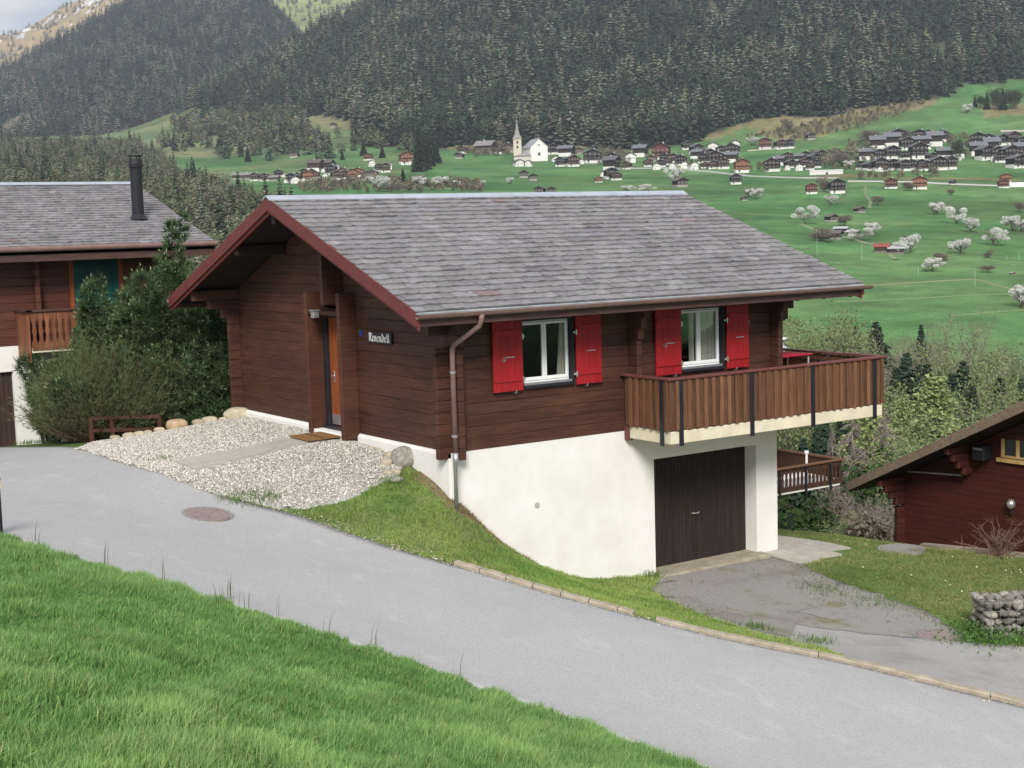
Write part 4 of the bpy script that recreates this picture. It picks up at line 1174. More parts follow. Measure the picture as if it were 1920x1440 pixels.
m = MB(); log_run(m, 'y', .42, NY + .15, NY + 9, 1.41, 5.0, .12, 1, rr, top=lambda z: (NY + (z-3.6)/.3 if z > 3.6 else NY, NY + 9 - ((z-3.6)/.3 if z > 3.6 else 0)))
m.build('log_wall', M_['log_nb'], nb)
m = MB(); log_ends(m, -3.06, -2.94, NY - .24, NY + .018, 1.41, 3.5, rr=rr); m.build('log_corner', M_['log_nb'], nb)
m = MB(); log_ends(m, .30, .42, NY - .24, NY + .018, 1.41, 3.5, rr=rr); m.build('log_corner', M_['log_nb'], nb)
s_ = MB()
for k in range(8):
    x = -2.05 + k * .14; c = rr.uniform(.9, 1.1); s_.col((c, c, c)); s_.box(x + .002, x + .138, NY - .03, NY + .01, 1.5, 3.42, .004)
for zz in (1.9, 2.9): s_.box(-2.0, -.98, NY - .055, NY - .032, zz, zz + .1, .004)
s_.build('shutter', M_['green_paint'], nb)
m = MB(); m.box(-2.17, -2.055, NY - .03, NY + .01, 1.5, 3.5, .004); m.box(-.925, -.81, NY - .03, NY + .01, 1.5, 3.5, .004); m.build('shutter_frame', M_['orange_wood'], nb)
NSL = .30; NE = NY - .9
nrz = lambda y: 3.80 + (y - NE) * NSL
NR2 = 25; nl = 5.6 * math.sqrt(1 + NSL**2)
m = MB(); cs2 = math.sqrt(1 + NSL * NSL)
def fN(u, v, w): return (NX1 - u, NE + v / cs2 - w * NSL / cs2, 3.755 + v / cs2 * NSL + w / cs2)
sr = random.Random(9)
slates(m, fN, NR2, .30, 9.5, sr, nl / NR2)
nroof = m.build('roof', M_['slate'], nb)
m = MB()
yr_ = NE + 5.6
m.xprism([(NE, 3.60), (yr_, nrz(yr_) - .19), (yr_ + 5.6, 3.60), (yr_ + 5.6, 3.74), (yr_, nrz(yr_) - .05), (NE, 3.74)], NX1 - 14, NX1 - .02)
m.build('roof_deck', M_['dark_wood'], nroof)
m = MB(); m.xprism([(yr_ - .16, nrz(yr_) - .02), (yr_, nrz(yr_) + .06), (yr_ + .16, nrz(yr_) - .02), (yr_, nrz(yr_) + .02)], NX1 - 14, NX1 + .03); m.build('ridge_cap', M_['zinc'], nroof)
m = MB(); m.xprism([(NE - .01, 3.50), (yr_, nrz(yr_) - .28), (yr_, nrz(yr_)), (NE - .01, 3.79)], NX1 - .02, NX1 + .02); m.build('bargeboard', M_['fascia'], nroof)
m = MB(); m.tube([(NX1 - 14, NE - .07, 3.735), (NX1 + .05, NE - .07, 3.735)], .066, 12); m.build('gutter', M_['gutter'], nroof)
m = MB(); m.box(NX1 - 14, NX1 - .05, NE, NE + .03, 3.44, 3.66); m.build('fascia_board', M_['fascia'], nroof)
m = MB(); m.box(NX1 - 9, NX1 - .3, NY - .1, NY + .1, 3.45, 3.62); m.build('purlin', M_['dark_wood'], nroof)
ch = MB(); cxx, cyy = .10, 15.5; zr = nrz(cyy)
ch.tube([(cxx, cyy, zr - .15), (cxx, cyy, zr + 1.36)], .155, 20)
chim = ch.build('chimney_pipe', M_['dark_frame'], nroof, smooth=False)
m = MB(); m.tube([(cxx, cyy, zr + 1.32), (cxx, cyy, zr + 1.40), (cxx, cyy, zr + 1.55)], [.19, .19, .17], 20); m.tube([(cxx, cyy, zr + 1.60), (cxx, cyy, zr + 1.64), (cxx, cyy, zr + 1.66)], [.20, .20, .10], 20)
m.tube([(cxx - .12, cyy, zr + 1.5), (cxx - .12, cyy, zr + 1.62)], .012, 6); m.tube([(cxx + .12, cyy, zr + 1.5), (cxx + .12, cyy, zr + 1.62)], .012, 6); m.tube([(cxx, cyy - .12, zr + 1.5), (cxx, cyy - .12, zr + 1.62)], .012, 6)
m.build('cowl', M_['dark_frame'], chim)
m = MB(); m.tube([(cxx, cyy, zr - .02), (cxx, cyy, zr + .10)], [.26, .165], 20); m.build('flashing', M_['dark_frame'], chim)
# balcony with sawn balusters
def sawn_balusters(A, B, z0, z1, material, parent, w=.15, name='balcony_panel', dark=1.0):
    A = np.array(A, float); B = np.array(B, float); d_ = B - A; ln = np.linalg.norm(d_); t_ = d_ / ln; nn = np.array([-t_[1], t_[0]]) * .022
    n = max(2, int(ln / w)); m = MB(); h = z1 - z0
    prof = [(0, .46), (.18, .46), (.26, .28), (.38, .22), (.5, .36), (.62, .22), (.74, .28), (.82, .46), (1, .46)]
    for k in range(n):
        c = rr.uniform(.8, 1.2) * dark; m.col((c, c, c)); c0 = A + t_ * (ln * (k + .5) / n)
        for (a, b_) in zip(prof[:-1], prof[1:]):
            q = []
            for o in (-nn / 2, nn / 2):
                q.append([(c0[0] + t_[0]*s*w + o[0], c0[1] + t_[1]*s*w + o[1], z0 + h*zz) for s, zz in ((-a[1], a[0]), (a[1], a[0]), (b_[1], b_[0]), (-b_[1], b_[0]))])
            m.loft(q[0], q[1])
    return m.build(name, material, parent)
M_['board_o'] = mat('orange_balcony_boards', (.24,.095,.045), (.14,.055,.028), .6, scale=(10,10,1.2), nscale=2, use_col=True)
bq = MB(); bq.col((1,1,1)); bq.box(-3.45, .2, NY - 1.05, NY - .002, 1.28, 1.40, .01); bs_ = bq.build('balcony_slab', M_['slab'], nb)
sawn_balusters((-3.46, NY - 1.07), (.2, NY - 1.07), 1.35, 2.25, M_['board_o'], bs_)
m = MB()
for k in range(8):
    y = NY - 1.05 + k * .13; c = rr.uniform(.8, 1.2); m.col((c, c, c)); m.box(-3.50, -3.475, y, y + .125, 1.05, 2.25, .004)
m.build('balcony_panel', M_['board_o'], bs_)
m = MB(); m.box(-3.56, -3.42, NY - 1.13, NY, 2.25, 2.30, .006); m.box(-3.56, .25, NY - 1.13, NY - 1.0, 2.25, 2.30, .006); m.build('handrail', M_['fascia'], bs_)

# ------------------------------------------------------------ right neighbour (dark red gable)
RXW = 13.2; RY0 = 1.44
rn = empty('chalet', (17, -2, -4), label='dark red timber chalet at the right edge with a yellow-framed window', cat='chalet')
tip = np.array([2.18, -2.31]); up_ = np.array([-2.66, .02]); RS = (up_[1] - tip[1]) / (tip[0] - up_[0])
RRY = -6.0
rzr = lambda y: tip[1] + (tip[0] - y) * RS if y > RRY else tip[1] + (tip[0] - RRY) * RS - (RRY - y) * RS
m = MB()
log_run(m, 'y', RXW, 2*RRY - RY0, RY0, -4.5, rzr(RRY) - .25, .12, -1, rr, [(-2.75, -1.36, -1.40, -1.0)], course=.14, v=.09,
        top=lambda z: (2*RRY - tip[0] + (z + .25 - tip[1]) / RS, tip[0] - (z + .25 - tip[1]) / RS) if z > -2.6 else (2*RRY - RY0, RY0))
m.build('log_wall', M_['log_red'], rn)
m = MB(); log_run(m, 'x', RY0, RXW + .12, RXW + 9, -5.6, rzr(RY0) - .2, .12, 1, rr, course=.14, v=.1); m.build('log_wall', M_['log_red'], rn)
m = MB(); log_ends(m, RXW - .22, RXW - .002, RY0 - .12, RY0, -4.4, -2.9, rr=rr, course=.14); log_ends(m, RXW, RXW + .12, RY0 + .001, RY0 + .22, -4.6, -2.9, rr=rr, course=.14); m.build('log_corner', M_['log_red'], rn)
for yy, zt in ((RY0 - .06, rzr(RY0) - .2), (-.55, rzr(-.55) - .2)):
    m = MB()
    for k, rch in enumerate((.85, .66, .48, .3)):
        c = rr.uniform(.9, 1.2); m.col((c, c, c)); m.box(RXW - rch, RXW, yy - .06, yy + .06, zt - .17*(k+1), zt - .17*k - .003, .02)
    m.build('corbel', M_['log_red'], rn)
m = MB()
for k, rch in enumerate((.6, .48, .36, .22)):
    m.box(RXW, RXW + .12, RY0, RY0 + rch, rzr(RY0) - .25 - .15*(k+1), rzr(RY0) - .25 - .15*k - .003, .02)
m.build('corbel', M_['log_red'], rn)
m = MB(); sr = random.Random(14); RX_ = 12.2; cs3 = math.sqrt(1 + RS*RS); ln3 = (tip[0] - RRY) * cs3
def fR(u, v, w): return (RX_ + 11 - u, tip[0] - v / cs3 + w * RS / cs3, tip[1] - .05 + v / cs3 * RS + w / cs3)
slates(m, fR, 30, .34, 11, sr, ln3 / 30)
rroof = m.build('roof', M_['slate'], rn)
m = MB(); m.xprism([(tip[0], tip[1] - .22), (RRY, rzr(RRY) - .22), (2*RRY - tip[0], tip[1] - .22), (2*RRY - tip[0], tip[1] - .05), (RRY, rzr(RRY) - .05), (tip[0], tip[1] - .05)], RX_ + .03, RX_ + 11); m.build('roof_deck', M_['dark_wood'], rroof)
M_['barge_g'] = mat('weathered_grey_brown_board', (.24,.18,.13), (.14,.10,.075), .8, scale=(1,6,6), nscale=3, bump=.3)
m = MB(); m.xprism([(tip[0] + .03, tip[1] - .21), (RRY, rzr(RRY) - .22), (RRY, rzr(RRY) + .01), (tip[0] + .03, tip[1] + .0)], RX_ - .03, RX_ + .03); m.build('bargeboard', M_['barge_g'], rroof)
m = MB(); m.tube([(12.9, 1.0, -1.98), (13.0, -.45, -1.90)], .02, 6); m.build('stay_rod', M_['metal'], rn)
# window with a yellow frame
M_['yellow_wood'] = mat('yellowed_window_wood', (.55,.38,.16), (.42,.28,.11), .5, scale=(3,3,3), nscale=3)
f = MB(); f.box(RXW - .02, RXW + .06, -1.42, -1.36, -1.40, -1.0); f.box(RXW - .02, RXW + .06, -1.80, -1.74, -1.40, -1.0); f.box(RXW - .02, RXW + .06, -2.22, -2.16, -1.40, -1.0); f.box(RXW - .03, RXW + .06, -2.75, -1.42, -1.40, -1.36)
wf = f.build('window', M_['yellow_wood'], rn)
g_ = MB(); g_.box(RXW + .03, RXW + .04, -2.75, -1.42, -1.36, -1.0); g_.build('pane', M_['glass'], wf)
m = MB(); m.box(RXW - .08, RXW - .001, -2.9, -1.28, -1.50, -1.42); m.build('sill', M_['yellow_wood'], wf)
m = MB(); m.col((.8,.45,.4)); m.box(RXW - .05, RXW - .001, -1.30, -1.20, -1.46, -1.0); m.build('shutter_stub', M_['log_red'], rn)
m = MB(); m.box(RXW - .30, RXW - .002, -1.12, -.80, -1.50, -1.18, .02); bx_ = m.build('speaker_box', M_['dark_frame'], rn)  # black box on the wall, meant as a speaker, not a lamp
m = MB(); m.box(RXW - .32, RXW - .301, -1.08, -.84, -1.26, -1.22); m.build('trim_strip', M_['metal'], bx_)
m = MB(); m.tube([(RXW - .12, -1.70, -2.28), (RXW - .12, -1.70, -2.36), (RXW - .12, -1.70, -2.44), (RXW - .12, -1.70, -2.50)], [.05, .10, .09, .03], 16); wl = m.build('wall_lamp', M_['chrome'], rn, smooth=True)
m = MB(); m.tube([(RXW, -1.70, -2.55), (RXW - .12, -1.70, -2.60), (RXW - .12, -1.70, -2.50)], .02, 6); m.build('arm', M_['dark_frame'], wl)
# retaining edge below it and a round concrete lid
m = MB()
e_ = [(12.55, .35), (12.3, -.4), (12.3, -1.6), (12.5, -3.4), (12.6, -6)]
for (a, b_) in zip(e_[:-1], e_[1:]):
    c = rr.uniform(.9, 1.1); m.col((c, c, c)); za, zb_ = gz(*map(float, a)) + .09, gz(*map(float, b_)) + .09
    A = [(a[0], a[1], za - .4), (a[0] + .22, a[1] + .03, za - .4), (a[0] + .22, a[1] + .03, za), (a[0], a[1], za)]
    B = [(b_[0], b_[1], zb_ - .4), (b_[0] + .22, b_[1] + .03, zb_ - .4), (b_[0] + .22, b_[1] + .03, zb_), (b_[0], b_[1], zb_)]
    m.loft(A, B)
o = m.build('edging_wall', M_['beige_conc']); tag(o, 'low pale stone edging at the foot of the dark red chalet', 'edging')
p = gp(1690, 1034); c = (float(p[0]), float(p[1]))
t_ = empty('well_cover', tuple(p), label='round grey concrete shaft with flat lid sunk in the lawn', cat='shaft')
m = MB()
m.tube([(c[0], c[1], p[2] - .3), (c[0], c[1], p[2] + .0)], .46, 28); m.build('ring', M_['concrete'], t_)
m = MB(); m.tube([(c[0], c[1], p[2] + .002), (c[0], c[1], p[2] + .06)], .50, 28); m.build('lid', M_['drive'], t_)

# ------------------------------------------------------------ house behind the chalet
bh = empty('chalet', (16, 15, -6), label='dark chalet with fretted balcony and white base behind the garage corner', cat='chalet')
HX1, HY = 19.0, 12.1
m = MB(); log_run(m, 'x', HY, 10, HX1, -4.55, -1.9, .12, -1, rr); m.build('log_wall', M_['log'], bh)
m = MB(); log_run(m, 'y', HX1, HY, HY + 8, -4.55, -1.9, .12, 1, rr); m.build('log_wall', M_['log'], bh)
m = MB(); m.col((.93, .97, 1.0)); m.box(10, HX1 + .02, HY - .02, HY + 8, -7.6, -4.62); m.build('basement_wall', M_['plaster'], bh)
m = MB(); m.xprism([(HY - .9, -2.0), (HY + 4, -.5), (HY + 9, -2.0), (HY + 9, -1.85), (HY + 4, -.35), (HY - .9, -1.85)], 9, HX1 + .9); m.col((.6,.6,.65)); rf = m.build('roof', M_['slate'], bh)
m = MB(); m.tube([(18.5, HY - .16, -2.55), (18.5, HY - .16, -2.05)], .12, 14); vp = m.build('vent_pipe', M_['chrome'], bh, smooth=True)
m = MB(); m.tube([(18.5, HY, -2.38), (18.1, HY - .16, -2.38)], .06, 12); m.build('elbow', M_['chrome'], vp, smooth=True)
m = MB(); m.box(12, 21.3, 11.0, HY - .03, -4.66, -4.44, .01); m.box(HX1 + .03, 21.3, HY - .03, 19, -4.66, -4.44, .01); bs2 = m.build('balcony_slab', M_['plaster'], bh)
sawn_balusters((12, 10.98), (21.35, 10.98), -4.58, -3.85, M_['board'], bs2, .17, dark=.42)
m = MB()
for k in range(50):
    y = 11.0 + k*.16; c = rr.uniform(.32, .45); m.col((c,c,c)); m.box(21.34, 21.365, y, y+.155, -4.5, -3.85)
m.build('balcony_panel', M_['board'], bs2)
m = MB(); m.col((1.0,1.0,1.0)); m.box(12, 21.45, 10.9, 11.06, -3.85, -3.79, .01); m.box(21.28, 21.44, 11.06, 19, -3.85, -3.79, .01); m.build('handrail', M_['board'], bs2)
for x in (18.55, 19.7, 20.8):
    m = MB(); m.box(x - .03, x + .03, 10.90, 10.955, -4.75, -3.86); m.build('balcony_post', M_['dark_frame'], bs2)
m = MB(); m.box(20.2, 20.26, 11.4, 11.46, -4.44, -3.55, .01); tp = m.build('white_post', M_['white'], bh)
m = MB(); m.tube([(20.23, 11.43, -3.55), (20.23, 11.43, -3.47)], .07, 10); m.build('finial', M_['white'], tp)
# a steel flue rising beyond the balcony
p_ = CAM + pxray(1469, 650) * (44 / (pxray(1469, 650) @ FH))
o_ = MB(); o_.tube([(p_[0], p_[1], -1.2), (p_[0], p_[1], p_[2] + .02)], .10, 14); fl = o_.build('flue_pipe', M_['chrome'], rf, smooth=True)
o_ = MB(); o_.tube([(p_[0], p_[1], p_[2] + .18), (p_[0], p_[1], p_[2] + .28), (p_[0], p_[1], p_[2] + .30)], [.13, .13, .05], 14); o_.tube([(p_[0], p_[1], p_[2]), (p_[0], p_[1], p_[2] + .2)], .03, 8); o_.build('cowl', M_['chrome'], fl, smooth=True)

# ------------------------------------------------------------ dry stone wall at the right
p = gp(1838, 1196)
sw = empty('stone_wall', tuple(p), label='dry stone wall of rough grey stones held in wire at the right edge', cat='stone wall')
SV, SF, SC = [], [], []
import bmesh
bm = bmesh.new(); bmesh.ops.create_icosphere(bm, subdivisions=2, radius=1); IV = np.array([v.co[:] for v in bm.verts]); IF = np.array([[v.index for v in f.verts] for f in bm.faces]); bm.free()
r3 = np.random.default_rng(5)
ax = np.array([RH[0], RH[1], 0.0]); ay = np.array([-FH[0], -FH[1], 0.0]) * -1
base_p = p + np.array([0, 0, 0])
nb_ = 0
for lay in range(5):
    z = base_p[2] + .02 + lay * .128
    x = .0 + r3.uniform(0, .05) + lay * .012
    while x < 2.4:
        wd = r3.uniform(.09, .22)
        for dpt in range(4):
            c_ = base_p + ax * (x + wd/2) + ay * (dpt * .2 + r3.uniform(-.02, .02)) + np.array([0, 0, z - base_p[2] + r3.uniform(-.02, .02)])
            s3 = np.array([wd * .57, .13, .072 * r3.uniform(.75, 1.35)])
            ph = r3.uniform(0, 6.28, 4)
            k = 1 + .16*np.sin(IV[:,0]*2.4+ph[0]) + .14*np.sin(IV[:,1]*3+ph[1]) + .12*np.sin(IV[:,2]*3+ph[2])
            q = IV * k[:, None]
            for _ in range(9):
                nn_ = r3.normal(size=3); nn_ /= np.linalg.norm(nn_); dd = np.maximum(0, q @ nn_ - r3.uniform(.55, .85)); q = q - dd[:, None] * nn_
            q = np.sign(q) * np.abs(q) ** .72 * s3
            an = r3.uniform(-.5, .5); ca, sa = math.cos(an), math.sin(an)
            q = np.stack([q[:,0]*ca - q[:,2]*sa, q[:,1], q[:,0]*sa + q[:,2]*ca], 1)
            V_ = c_ + q[:, :1] * ax + q[:, 1:2] * ay + q[:, 2:] * np.array([0, 0, 1])
            SV.append(V_); SF.append(IF + nb_); nb_ += len(V_)
            g = r3.uniform(.45, 1.25); SC.append(np.tile([g, g*.98, g*.93], (len(IF), 1)))
        x += wd + .01
np_mesh('stones', np.vstack(SV), np.vstack(SF), np.vstack(SC), M_['boulder'], sw)
m = MB()
for k in range(18):
    a = base_p + ax * (k * .14) - ay * .13; m.tube([a + (0,0,-.05), a + (0,0,.82)], .003, 4)
for k in range(6):
    a = base_p - ay * .13 + np.array([0,0,.05 + k*.14]); m.tube([a, a + ax * 2.4], .003, 4)
m.build('wire_mesh', M_['metal'], sw)

# ------------------------------------------------------------ vegetation kit
def tris_rand(n, size, rng, centers, flat=0.0):
    """n random triangles of given size around centres (n,3)"""
    a = rng.normal(size=(n, 3)); a /= np.linalg.norm(a, axis=1)[:, None]
    b = rng.normal(size=(n, 3)); b -= (b * a).sum(1)[:, None] * a; b /= np.linalg.norm(b, axis=1)[:, None]
    s = np.asarray(size).reshape(-1, 1)
    return np.stack([centers + a * s, centers - a * s * .5 + b * s * .8, centers - a * s * .5 - b * s * .8], 1)   # (n,3,3)

def conifer_tris(h, r, rng, layers=8, per=7, droop=.25, thin=1.0, base=.08, kv=(.75, 1.25), pw=.8):
    T = []; K = []
    for i in range(layers):
        f = i / (layers - 1) if layers > 1 else 0
        zc_ = h * (base + (1 - base) * f * .96); rad = r * (1 - f) ** pw * rng.uniform(.8, 1.15) + r * .05
        for k in range(per):
            a = rng.uniform(0, 6.28); ra = rad * rng.uniform(.65, 1.2)
            d = np.array([math.cos(a), math.sin(a), 0]); t = np.array([-d[1], d[0], 0])
            w = ra * .36 * thin + .02 * h
            root = np.array([0, 0, zc_ + h / layers * .55])
            tipp = d * ra + np.array([0, 0, zc_ - ra * droop + rng.uniform(-.02, .02) * h])
            mid = d * ra * .6 + np.array([0, 0, zc_ + h / layers * .1])
            T.append([root, mid + t * w, tipp]); T.append([root, tipp, mid - t * w])
            c = rng.uniform(kv[0], kv[1]); K += [c * 1.06, c * .94]
    return np.array(T), np.array(K)

def blob_tris(h, r, rng, n=90, lumps=6, size=.14, base=.2, round_=1.0):
    C_ = []; 
    L_ = [(rng.uniform(-.45,.45)*r, rng.uniform(-.45,.45)*r, h*(base + (1-base)*rng.uniform(.25,.8)), r*rng.uniform(.4,.68)) for _ in range(lumps)]
    L_.append((0, 0, h*.62, r*.7)); c_ = []
    K = []
    for i in range(n):
        l = L_[rng.integers(len(L_))]
        v = rng.normal(size=3); v /= np.linalg.norm(v); q = rng.uniform(.55, 1.0)
        p = np.array([l[0], l[1], l[2]]) + v * l[3] * q * np.array([1, 1, (h*(1-base)*.42)/r * round_])
        p[2] = min(max(p[2], h*base*.6), h); C_.append(p); K.append(.9 + rng.uniform(-.22, .22))
    return tris_rand(n, rng.uniform(.6, 1.3, n) * size * r, rng, np.array(C_)), np.array(K)

def soup(name, T, colors, material, parent=None, local=True):
    T = np.asarray(T, float); n = len(T)
    return np_mesh(name, T.reshape(-1, 3), np.arange(3*n).reshape(n, 3), colors, material, parent, local)

def scatter_soup(pos, scale, rot, kind, protos, tint):
    """merge many trees: protos = list of (T, K); returns tris, colours"""
    outT, outC = [], []
    for k, (T, K) in enumerate(protos):
        sel = np.where(kind == k)[0]
        if not len(sel): continue
        c, s_ = np.cos(rot[sel])[:, None, None], np.sin(rot[sel])[:, None, None]
        X, Y, Z = T[None, :, :, 0], T[None, :, :, 1], T[None, :, :, 2]
        sx_ = scale[sel, 0][:, None, None]; sz_ = scale[sel, 1][:, None, None]
        V = np.stack([(X*c - Y*s_)*sx_, (X*s_ + Y*c)*sx_, Z*sz_], -1) + pos[sel][:, None, None, :]
        outT.append(V.reshape(-1, 3, 3)); outC.append((tint[sel][:, None, :] * K[None, :, None]).reshape(-1, 3))
    return np.concatenate(outT), np.concatenate(outC)

# ------------------------------------------------------------ far forests: stuff
rg = np.random.default_rng(3)
protoC = [conifer_tris(1, .22, rg, 10, 6, .40, 1.0, .06, (.86, 1.14)) for _ in range(5)]
protoL = [conifer_tris(1, .27, rg, 11, 7, .18, .9, .10, (.88, 1.12), .55) for _ in range(5)]
protoB = [blob_tris(1, .36, rg, 110, 6, .20, .12) for _ in range(5)]
protoN = [conifer_tris(1, .20, rg, 16, 8, .35, .8, .06) for _ in range(5)] + [conifer_tris(1, .22, rg, 18, 8, .10, .5, .12) for _ in range(5)] + [blob_tris(1, .34, rg, 420, 8, .085, .10) for _ in range(5)]
PR_ = protoC + protoL + protoB
SPRUCE = np.array([.034, .060, .036]); LARCH = np.array([.165, .168, .122]); LARCHG = np.array([.150, .175, .095]); BIRCH = np.array([.195, .190, .118])

def forest(name, label, D0, D1, u0, u1, spacing, test, mixf, hrange, seed, zfun=gz, cat='forest', protos=None, bw=1.25):
    rg_ = np.random.default_rng(seed)
    s0, s1 = (u0 - 960) / FPX, (u1 - 960) / FPX
    area = (s1 - s0) * (D1**2 - D0**2) / 2
    n = int(area / spacing**2)
    D = np.sqrt(rg_.uniform(D0**2, D1**2, n)); s = rg_.uniform(s0, s1, n)
    x = CAM[0] + D * FH[0] + s * D * RH[0]; y = CAM[1] + D * FH[1] + s * D * RH[1]; z = zfun(x, y)
    px, py = project(np.stack([x, y, z], 1))
    n1 = fbm(x / 60, y / 60, seed); n2 = fbm(x / 25, y / 25, seed + 7)
    k = test(px + n2 * 7, py + n1 * 5, n1, n2, D) & (py > -120)
    x, y, z, px, py, n1, n2, D = (a[k] for a in (x, y, z, px, py, n1, n2, D))
    n = len(x)
    kind, tint = mixf(px, py, n1, n2, rg_, n)
    h = rg_.uniform(*hrange, n) * np.where(kind >= 10, .72, 1.0)
    w = h * rg_.uniform(.8, 1.2, n) * np.where(kind >= 10, bw, 1.0)
    pos = np.stack([x, y, z - .6], 1)
    T, C_ = scatter_soup(pos, np.stack([w, h], 1), rg_.uniform(0, 6.28, n), kind, protos or PR_, tint)
    o = soup(name, T, C_, M_['leafd'], None, False)
    tag(o, label, cat, kind='stuff')
    print(name, n, 'trees', len(T), 'tris')
    return o

def pick(rg_, n, frac_s, frac_l, px, py, n1, green=.0):
    u = rg_.random(n)
    kind = np.where(u < frac_s, rg_.integers(0, 5, n), np.where(u < frac_s + frac_l, rg_.integers(5, 10, n), rg_.integers(10, 15, n)))
    v = rg_.uniform(.6, 1.4, n)[:, None]
    tint = np.where((kind < 5)[:, None], SPRUCE, np.where((kind < 10)[:, None], LARCH, BIRCH)) * v
    gsel = (kind >= 5) & (rg_.random(n) < green)
    tint[gsel] = LARCHG * v[gsel]
    return kind, tint

def mixA(px, py, n1, n2, rg_, n):
    # spruce above, pale larches in drifts
    fl = np.clip(.36 + n1 * 1.7 + n2 * .7, .03, .92)
    low = np.clip((py - 150) / 110, 0, 1) * (px < 1250)
    return pick(rg_, n, 1 - fl, fl * (1 - .35 * low), px, py, n1, .25 + .2 * 0)
def testA(px, py, n1, n2, D): return inpoly(px, py, FOREST)
forest('forest', 'dense spruce and larch forest covering the mountainside above the village', 1400, 2600, 280, 2080, 11.2, testA, mixA, (25, 42), 41)
# looser wood along the foot of the slope at the left
def testB(px, py, n1, n2, D):
    a = inpoly(px, py, [(320,228),(480,206),(560,214),(585,255),(560,285),(480,275),(400,262),(330,262)])
    b = inpoly(px, py, [(655,262),(690,232),(790,262),(800,300),(745,290),(680,285)])
    c = inpoly(px, py, [(300,268),(480,262),(700,262),(760,300),(700,300),(560,300),(420,300),(300,292)])
    return (a & (n2 > -.25)) | (b & (n2 > -.05)) | (c & (n2 > .22))
def mixB(px, py, n1, n2, rg_, n): return pick(rg_, n, .22, .22, px, py, n1, .45)
forest('wood', 'open wood of pale green broadleaves and spruces at the foot of the far slope', 1300, 2250, 280, 820, 13, testB, mixB, (18, 30), 43)
def testC(px, py, n1, n2, D):
    a = inpoly(px, py, [(-160,285),(40,270),(130,268),(230,272),(290,300),(340,345),(420,372),(500,398),(560,440),(560,560),(-160,560)])
    return a & (n2 > -.5)
def mixC(px, py, n1, n2, rg_, n): return pick(rg_, n, .10 + .06*(px < 60), .10, px, py, n1, .35)
forest('wood', 'brown-green wood of budding trees behind the left chalet roof', 380, 1700, -160, 600, 11, testC, mixC, (17, 27), 44, protos=protoN, bw=1.6)
# brushwood strips in the meadow and along the village
STR = [[(1395,262),(1560,222),(1700,196),(1745,190),(1700,212),(1600,246),(1480,262)],[(1610,330),(1760,322),(1760,331),(1610,336)],[(1120,285),(1180,285),(1180,310),(1120,312)],
       [(700,340),(905,345),(905,362),(700,362)],[(560,345),(690,338),(690,362),(560,362)],[(1590,268),(1650,258),(1650,300),(1595,312)],[(1770,252),(1820,256),(1815,300),(1785,290)],[(1525,290),(1600,285),(1600,320),(1545,322)],
       [(860,285),(955,270),(955,290),(870,296)],[(1430,308),(1440,305),(1445,325),(1400,320)]]
def testD(px, py, n1, n2, D):
    r_ = np.zeros(len(px), bool)
    for q in STR: r_ |= inpoly(px, py, q)
    return r_
def mixD(px, py, n1, n2, rg_, n):
    k, t_ = pick(rg_, n, .0, .0, px, py, n1, .2); return k, t_ * np.array([1.25, 1.1, 1.2])
forest('scrub', 'grey-brown scrub and bare bushes between the village houses and fields', 850, 2000, 520, 1960, 7.5, testD, mixD, (5, 11), 45)

# ------------------------------------------------------------ distant mountains
def mountain(name, D0, D1, sil, depth_top, foot, u0, u1, colf, nu=200, nd=70, seed=0, rough=1.0, edge=None):
    """a mountain whose crest stands at depth_top with the crest heights given by (column, picture height)"""
    us = np.linspace(u0, u1, nu); sy = np.interp(us, [a for a, _ in sil], [b for _, b in sil])
    Ds = np.linspace(D0, D1, nd)
    ztop = np.array([_z_at(u, y, depth_top) for u, y in zip(us, sy)])
    zf = np.array([_z_at(u, foot, D0) for u in us])
    V = []
    for i, u in enumerate(us):
        s = (u - 960) / FPX
        for D in Ds:
            f = (D - D0) / (depth_top - D0)
            if f <= 1: z = zf[i] + (ztop[i] - zf[i]) * (f ** .92)
            else: z = ztop[i] - (f - 1) * (ztop[i] - zf[i]) * .9
            x = CAM[0] + D * FH[0] + s * D * RH[0]; y = CAM[1] + D * FH[1] + s * D * RH[1]
            V.append((x, y, z))
    V = np.array(V)
    a = np.clip((np.tile(Ds, nu) - D0) / (depth_top - D0), 0, 1.3)
    V[:, 2] += rough * (depth_top / 90) * np.sin(np.clip(a, 0, 1) * math.pi) * fbm(V[:, 0] / 350, V[:, 1] / 350, seed, 5) * .9 + rough * 9 * fbm(V[:, 0] / 90, V[:, 1] / 90, seed + 3, 3)
    idx = np.arange(nu * nd).reshape(nu, nd)
    F = np.stack([idx[:-1, :-1].ravel(), idx[1:, :-1].ravel(), idx[1:, 1:].ravel(), idx[:-1, 1:].ravel()], 1)
    o = np_mesh(name, V, F, None, M_['ground'], smooth=True)
    px, py = project(V)
    T = colf(px, py, V)
    at = o.data.attributes.new('Tint', 'FLOAT_COLOR', 'POINT'); c4 = np.ones((len(V), 4), np.float32); c4[:, :3] = T
    at.data.foreach_set('color', c4.ravel())
    o['kind'] = 'structure'
    return V.reshape(nu, nd, 3), us, Ds

